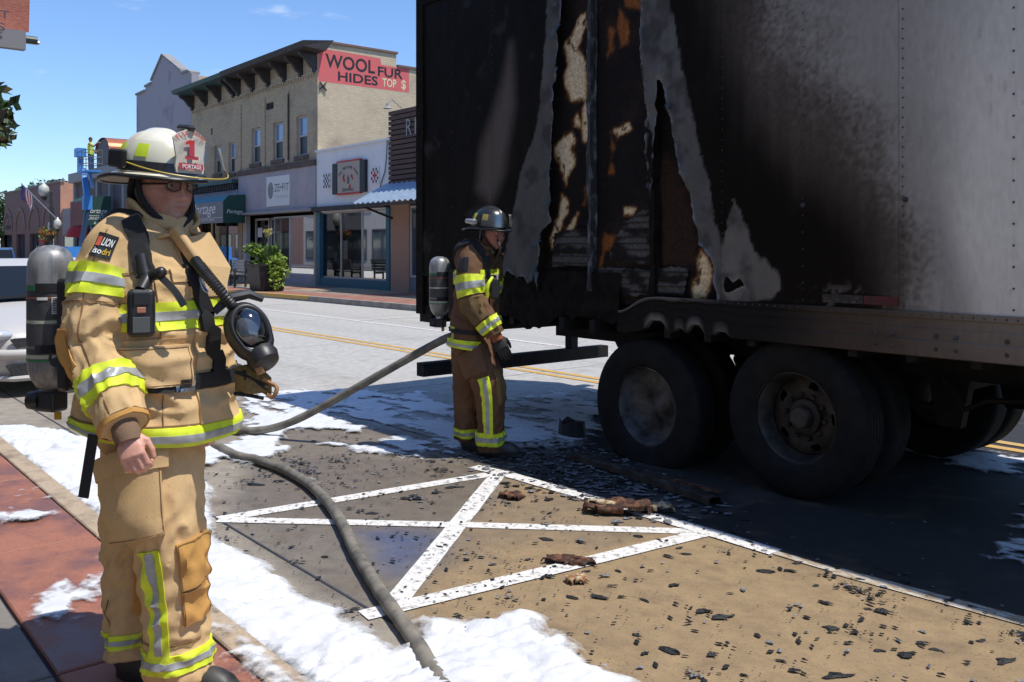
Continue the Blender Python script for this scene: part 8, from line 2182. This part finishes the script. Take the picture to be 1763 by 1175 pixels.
for i in range(60):
    u = i / 59; w = .012 * mnoise.noise(Vector((u * 9, 3, 0))) + .03 * math.sin(u * 3.0)
    for j, (a, z) in enumerate(((-.06, .010), (-.055, .05), (-.035, .058), (.03, .052), (.04, .022), (.075, .012))):
        P_[i, j] = Vector((bx0, by0, 0)) + d * (L_ * u) + s * (a + w) + Vector((0, 0, z * (1 + .3 * mnoise.noise(Vector((u * 14, j, 2))))))
m_railb = M('scorched_rail', (0.02, 0.016, 0.013), 0.6, c2=(0.06, 0.045, 0.032), ns=9, lo=.45, hi=.65, bump=.4, bs=50, bd=.004)
grid_mesh('rail_web', P_, m_railb, fbm_, smooth=False)
q = MB(); a0 = Vector((bx0, by0, 0)) + d * (L_ * .62) + s * .07; q.bar(a0 + Vector((0, 0, .05)), a0 + d * (L_ * .36) + Vector((0, 0, .075)), .05, .012); q.build('split_strip', m_rust, fbm_)

def crumple(name, label, c, rx, ry, h, mat, seed, hole=False, rot=0.0, mat2=None):
    nu, nv = 22, 16
    U, Vv = np.meshgrid(np.linspace(-1, 1, nu), np.linspace(-1, 1, nv), indexing='ij')
    n = fbm(U, Vv, 1.6, 4, seed); n2_ = fbm(U, Vv, 5, 3, seed + 3)
    r = np.sqrt(U ** 2 + Vv ** 2)
    x = U * rx * (1 + .3 * n); y = Vv * ry * (1 + .3 * n2_)
    z = h * (.35 + .65 * np.maximum(0, n + .3)) + .012 * n2_ + .012
    z = np.where((np.abs(U) > .97) | (np.abs(Vv) > .97), z * .4, z)
    cr, sr = math.cos(rot), math.sin(rot)
    keep = np.ones((nu - 1, nv - 1), bool)
    e = fbm(U * 2, Vv * 2, 2, 3, seed + 9)
    keep &= ((r + .3 * e)[:-1, :-1] < 1.12)
    if hole: keep &= (np.sqrt((U - .1) ** 2 * 6 + (Vv) ** 2 * 3)[:-1, :-1] > .55)
    P_ = np.stack([c[0] + x * cr - y * sr, c[1] + x * sr + y * cr, np.maximum(z, .008)], -1)
    o = grid_mesh(name, P_, mat, keep=keep, loc=(c[0], c[1], 0)); m_ = o.modifiers.new('t', 'SOLIDIFY'); m_.thickness = .006
    return tag(o, label, 'debris')
c = SCRAPS[0]; crumple('metal_scrap', 'curled rusty panel scrap on the white line at the shadow edge', c, .20, .07, .09, m_rust, 5, rot=.75)
q = MB(); 
e = crumple('metal_scrap', 'cream edged strip of scorched panel behind the curled scrap', (c[0] + .05, c[1] + .10), .26, .035, .07, m_creamp, 9, rot=.78)
crumple('metal_scrap', 'flat rusty scrap with a hole on the lower white line', SCRAPS[1], .13, .05, .025, m_rust, 11, True, .7)
crumple('metal_scrap', 'round rust-red lump beside the crossing of white lines', SCRAPS[2], .085, .06, .03, m_rust, 17, rot=.2)
crumple('metal_scrap', 'small brown and cream chip on the tan lane', SCRAPS[3], .055, .04, .03, m_creamp, 23, rot=1.1)
bl = MB(); b0 = SCRAPS[4]
vs = []
for k in range(2):
    for j in range(10):
        a = 2 * math.pi * j / 10; r = .13 * (1 + .3 * mnoise.noise(Vector((j, k, 1))))
        vs.append((b0[0] + r * math.cos(a) * (1.2 if k == 0 else 1), b0[1] + r * .6 * math.sin(a), .0 if k == 0 else .13 + .05 * mnoise.noise(Vector((j * .9, 7, 1)))))
bl.add(vs, [(j, (j + 1) % 10, 10 + (j + 1) % 10, 10 + j) for j in range(10)] + [tuple(range(10, 20))])
tag(bl.build('charred_block', m_chf, loc=(b0[0], b0[1], 0)), 'jagged charred block lying beside the flat rear tyre', 'debris')

# larger char flakes, one object each; the fine litter is one mass
def flake_mesh(seed, n=11):
    r = random.Random(seed); vs = [(0, 0, .022)]; fs = []
    for ring, (rad, z) in enumerate(((.5, .02), (1.0, .0))):
        for j in range(n):
            a = 2 * math.pi * j / n; q = rad * (1 + .45 * (r.random() - .5) * 2)
            vs.append((q * math.cos(a), q * math.sin(a) * .62, z * r.uniform(.3, 1.4) + .003))
    for j in range(n):
        j2 = (j + 1) % n
        fs += [(0, 1 + j, 1 + j2), (1 + j, 1 + n + j, 1 + n + j2, 1 + j2)]
    me = bpy.data.meshes.new('char_flake'); me.from_pydata(vs, [], fs); me.materials.append(m_chf); me.update()
    return me
fm = [flake_mesh(s_) for s_ in range(14)]
rr = random.Random(5)
for i, (x, y) in enumerate(BIGCHAR):
    o = bpy.data.objects.new('char_flake', fm[i % 14]); col.objects.link(o)
    sc = rr.choice((.011, .014, .018, .022, .027, .036))
    o.location = (x, y, .004 + (.004 if i % 2 else 0)); o.rotation_euler = (0, 0, rr.uniform(-.6, .9) + .6); o.scale = (sc * rr.uniform(1.0, 1.7), sc, rr.uniform(.12, .32))
    tag(o, 'black char flake lying on the wet painted parking lane', 'debris', 'char flakes scattered over the parking lane')
lit = MB(); rr = random.Random(11)
def bit(x, y, s, mi):
    n = rr.choice((4, 5, 6)); a0 = rr.uniform(0, 6.28); st_ = rr.uniform(1, 2.2); an0 = rr.uniform(0, 3.14); c_, s_ = math.cos(an0), math.sin(an0); z = .007 + rr.random() * .006
    vs = [(x, y, z + s * rr.uniform(.03, .22))]
    for j in range(n):
        a = a0 + 2 * math.pi * j / n; q = s * rr.uniform(.55, 1.3); u, v = q * math.cos(a) * st_, q * math.sin(a)
        vs.append((x + u * c_ - v * s_, y + u * s_ + v * c_, z))
    lit.add(vs, [(0, 1 + j, 1 + (j + 1) % n) for j in range(n)], mi)
ax_, ay_ = [p[0] for p in ASHZONE], [p[1] for p in ASHZONE]
for i in range(2600):
    x = rr.uniform(min(ax_) - .5, max(ax_) + .6); y = rr.uniform(min(ay_) - .35, max(ay_) + .3)
    if sdf(ASHZONE, np.array([[x]]), np.array([[y]]))[0, 0] > -.12 * rr.random() ** 2 * 3: bit(x, y, rr.uniform(.008, .026), rr.choice((0, 0, 1, 1, 1)))
cx_ = [(rr.uniform(-6.8, 0.3), rr.uniform(1.85, 4.2), rr.choice((.025, .04, .06, .11, .2)) , rr.choice((1, 1, 2, 5))) for _ in range(85)]
cx_ = [q for q in cx_ for _ in range(q[3])]
for i in range(3600):
    if rr.random() < .86:
        q = rr.choice(cx_); x, y = q[0] + rr.gauss(0, q[2] * 1.4), q[1] + rr.gauss(0, q[2] * .8)
    else: x, y = rr.uniform(-7, .8), rr.uniform(1.6, 4.3)
    if 1.5 < y < 4.5: bit(x, y, rr.choice((.003, .003, .004, .005, .006, .008, .013)), rr.choice((0, 0, 0, 0, 0, 1)))
for i in range(700):
    x, y = rr.uniform(-9, -1), rr.uniform(2.2, 5.2); bit(x, y, rr.uniform(.004, .013), rr.choice((0, 0, 1)))
lo_ = lit.build('ash_litter', [m_chf, m_ash], kind='stuff'); lo_['label'] = 'fine black and grey ash strewn over road and paint'
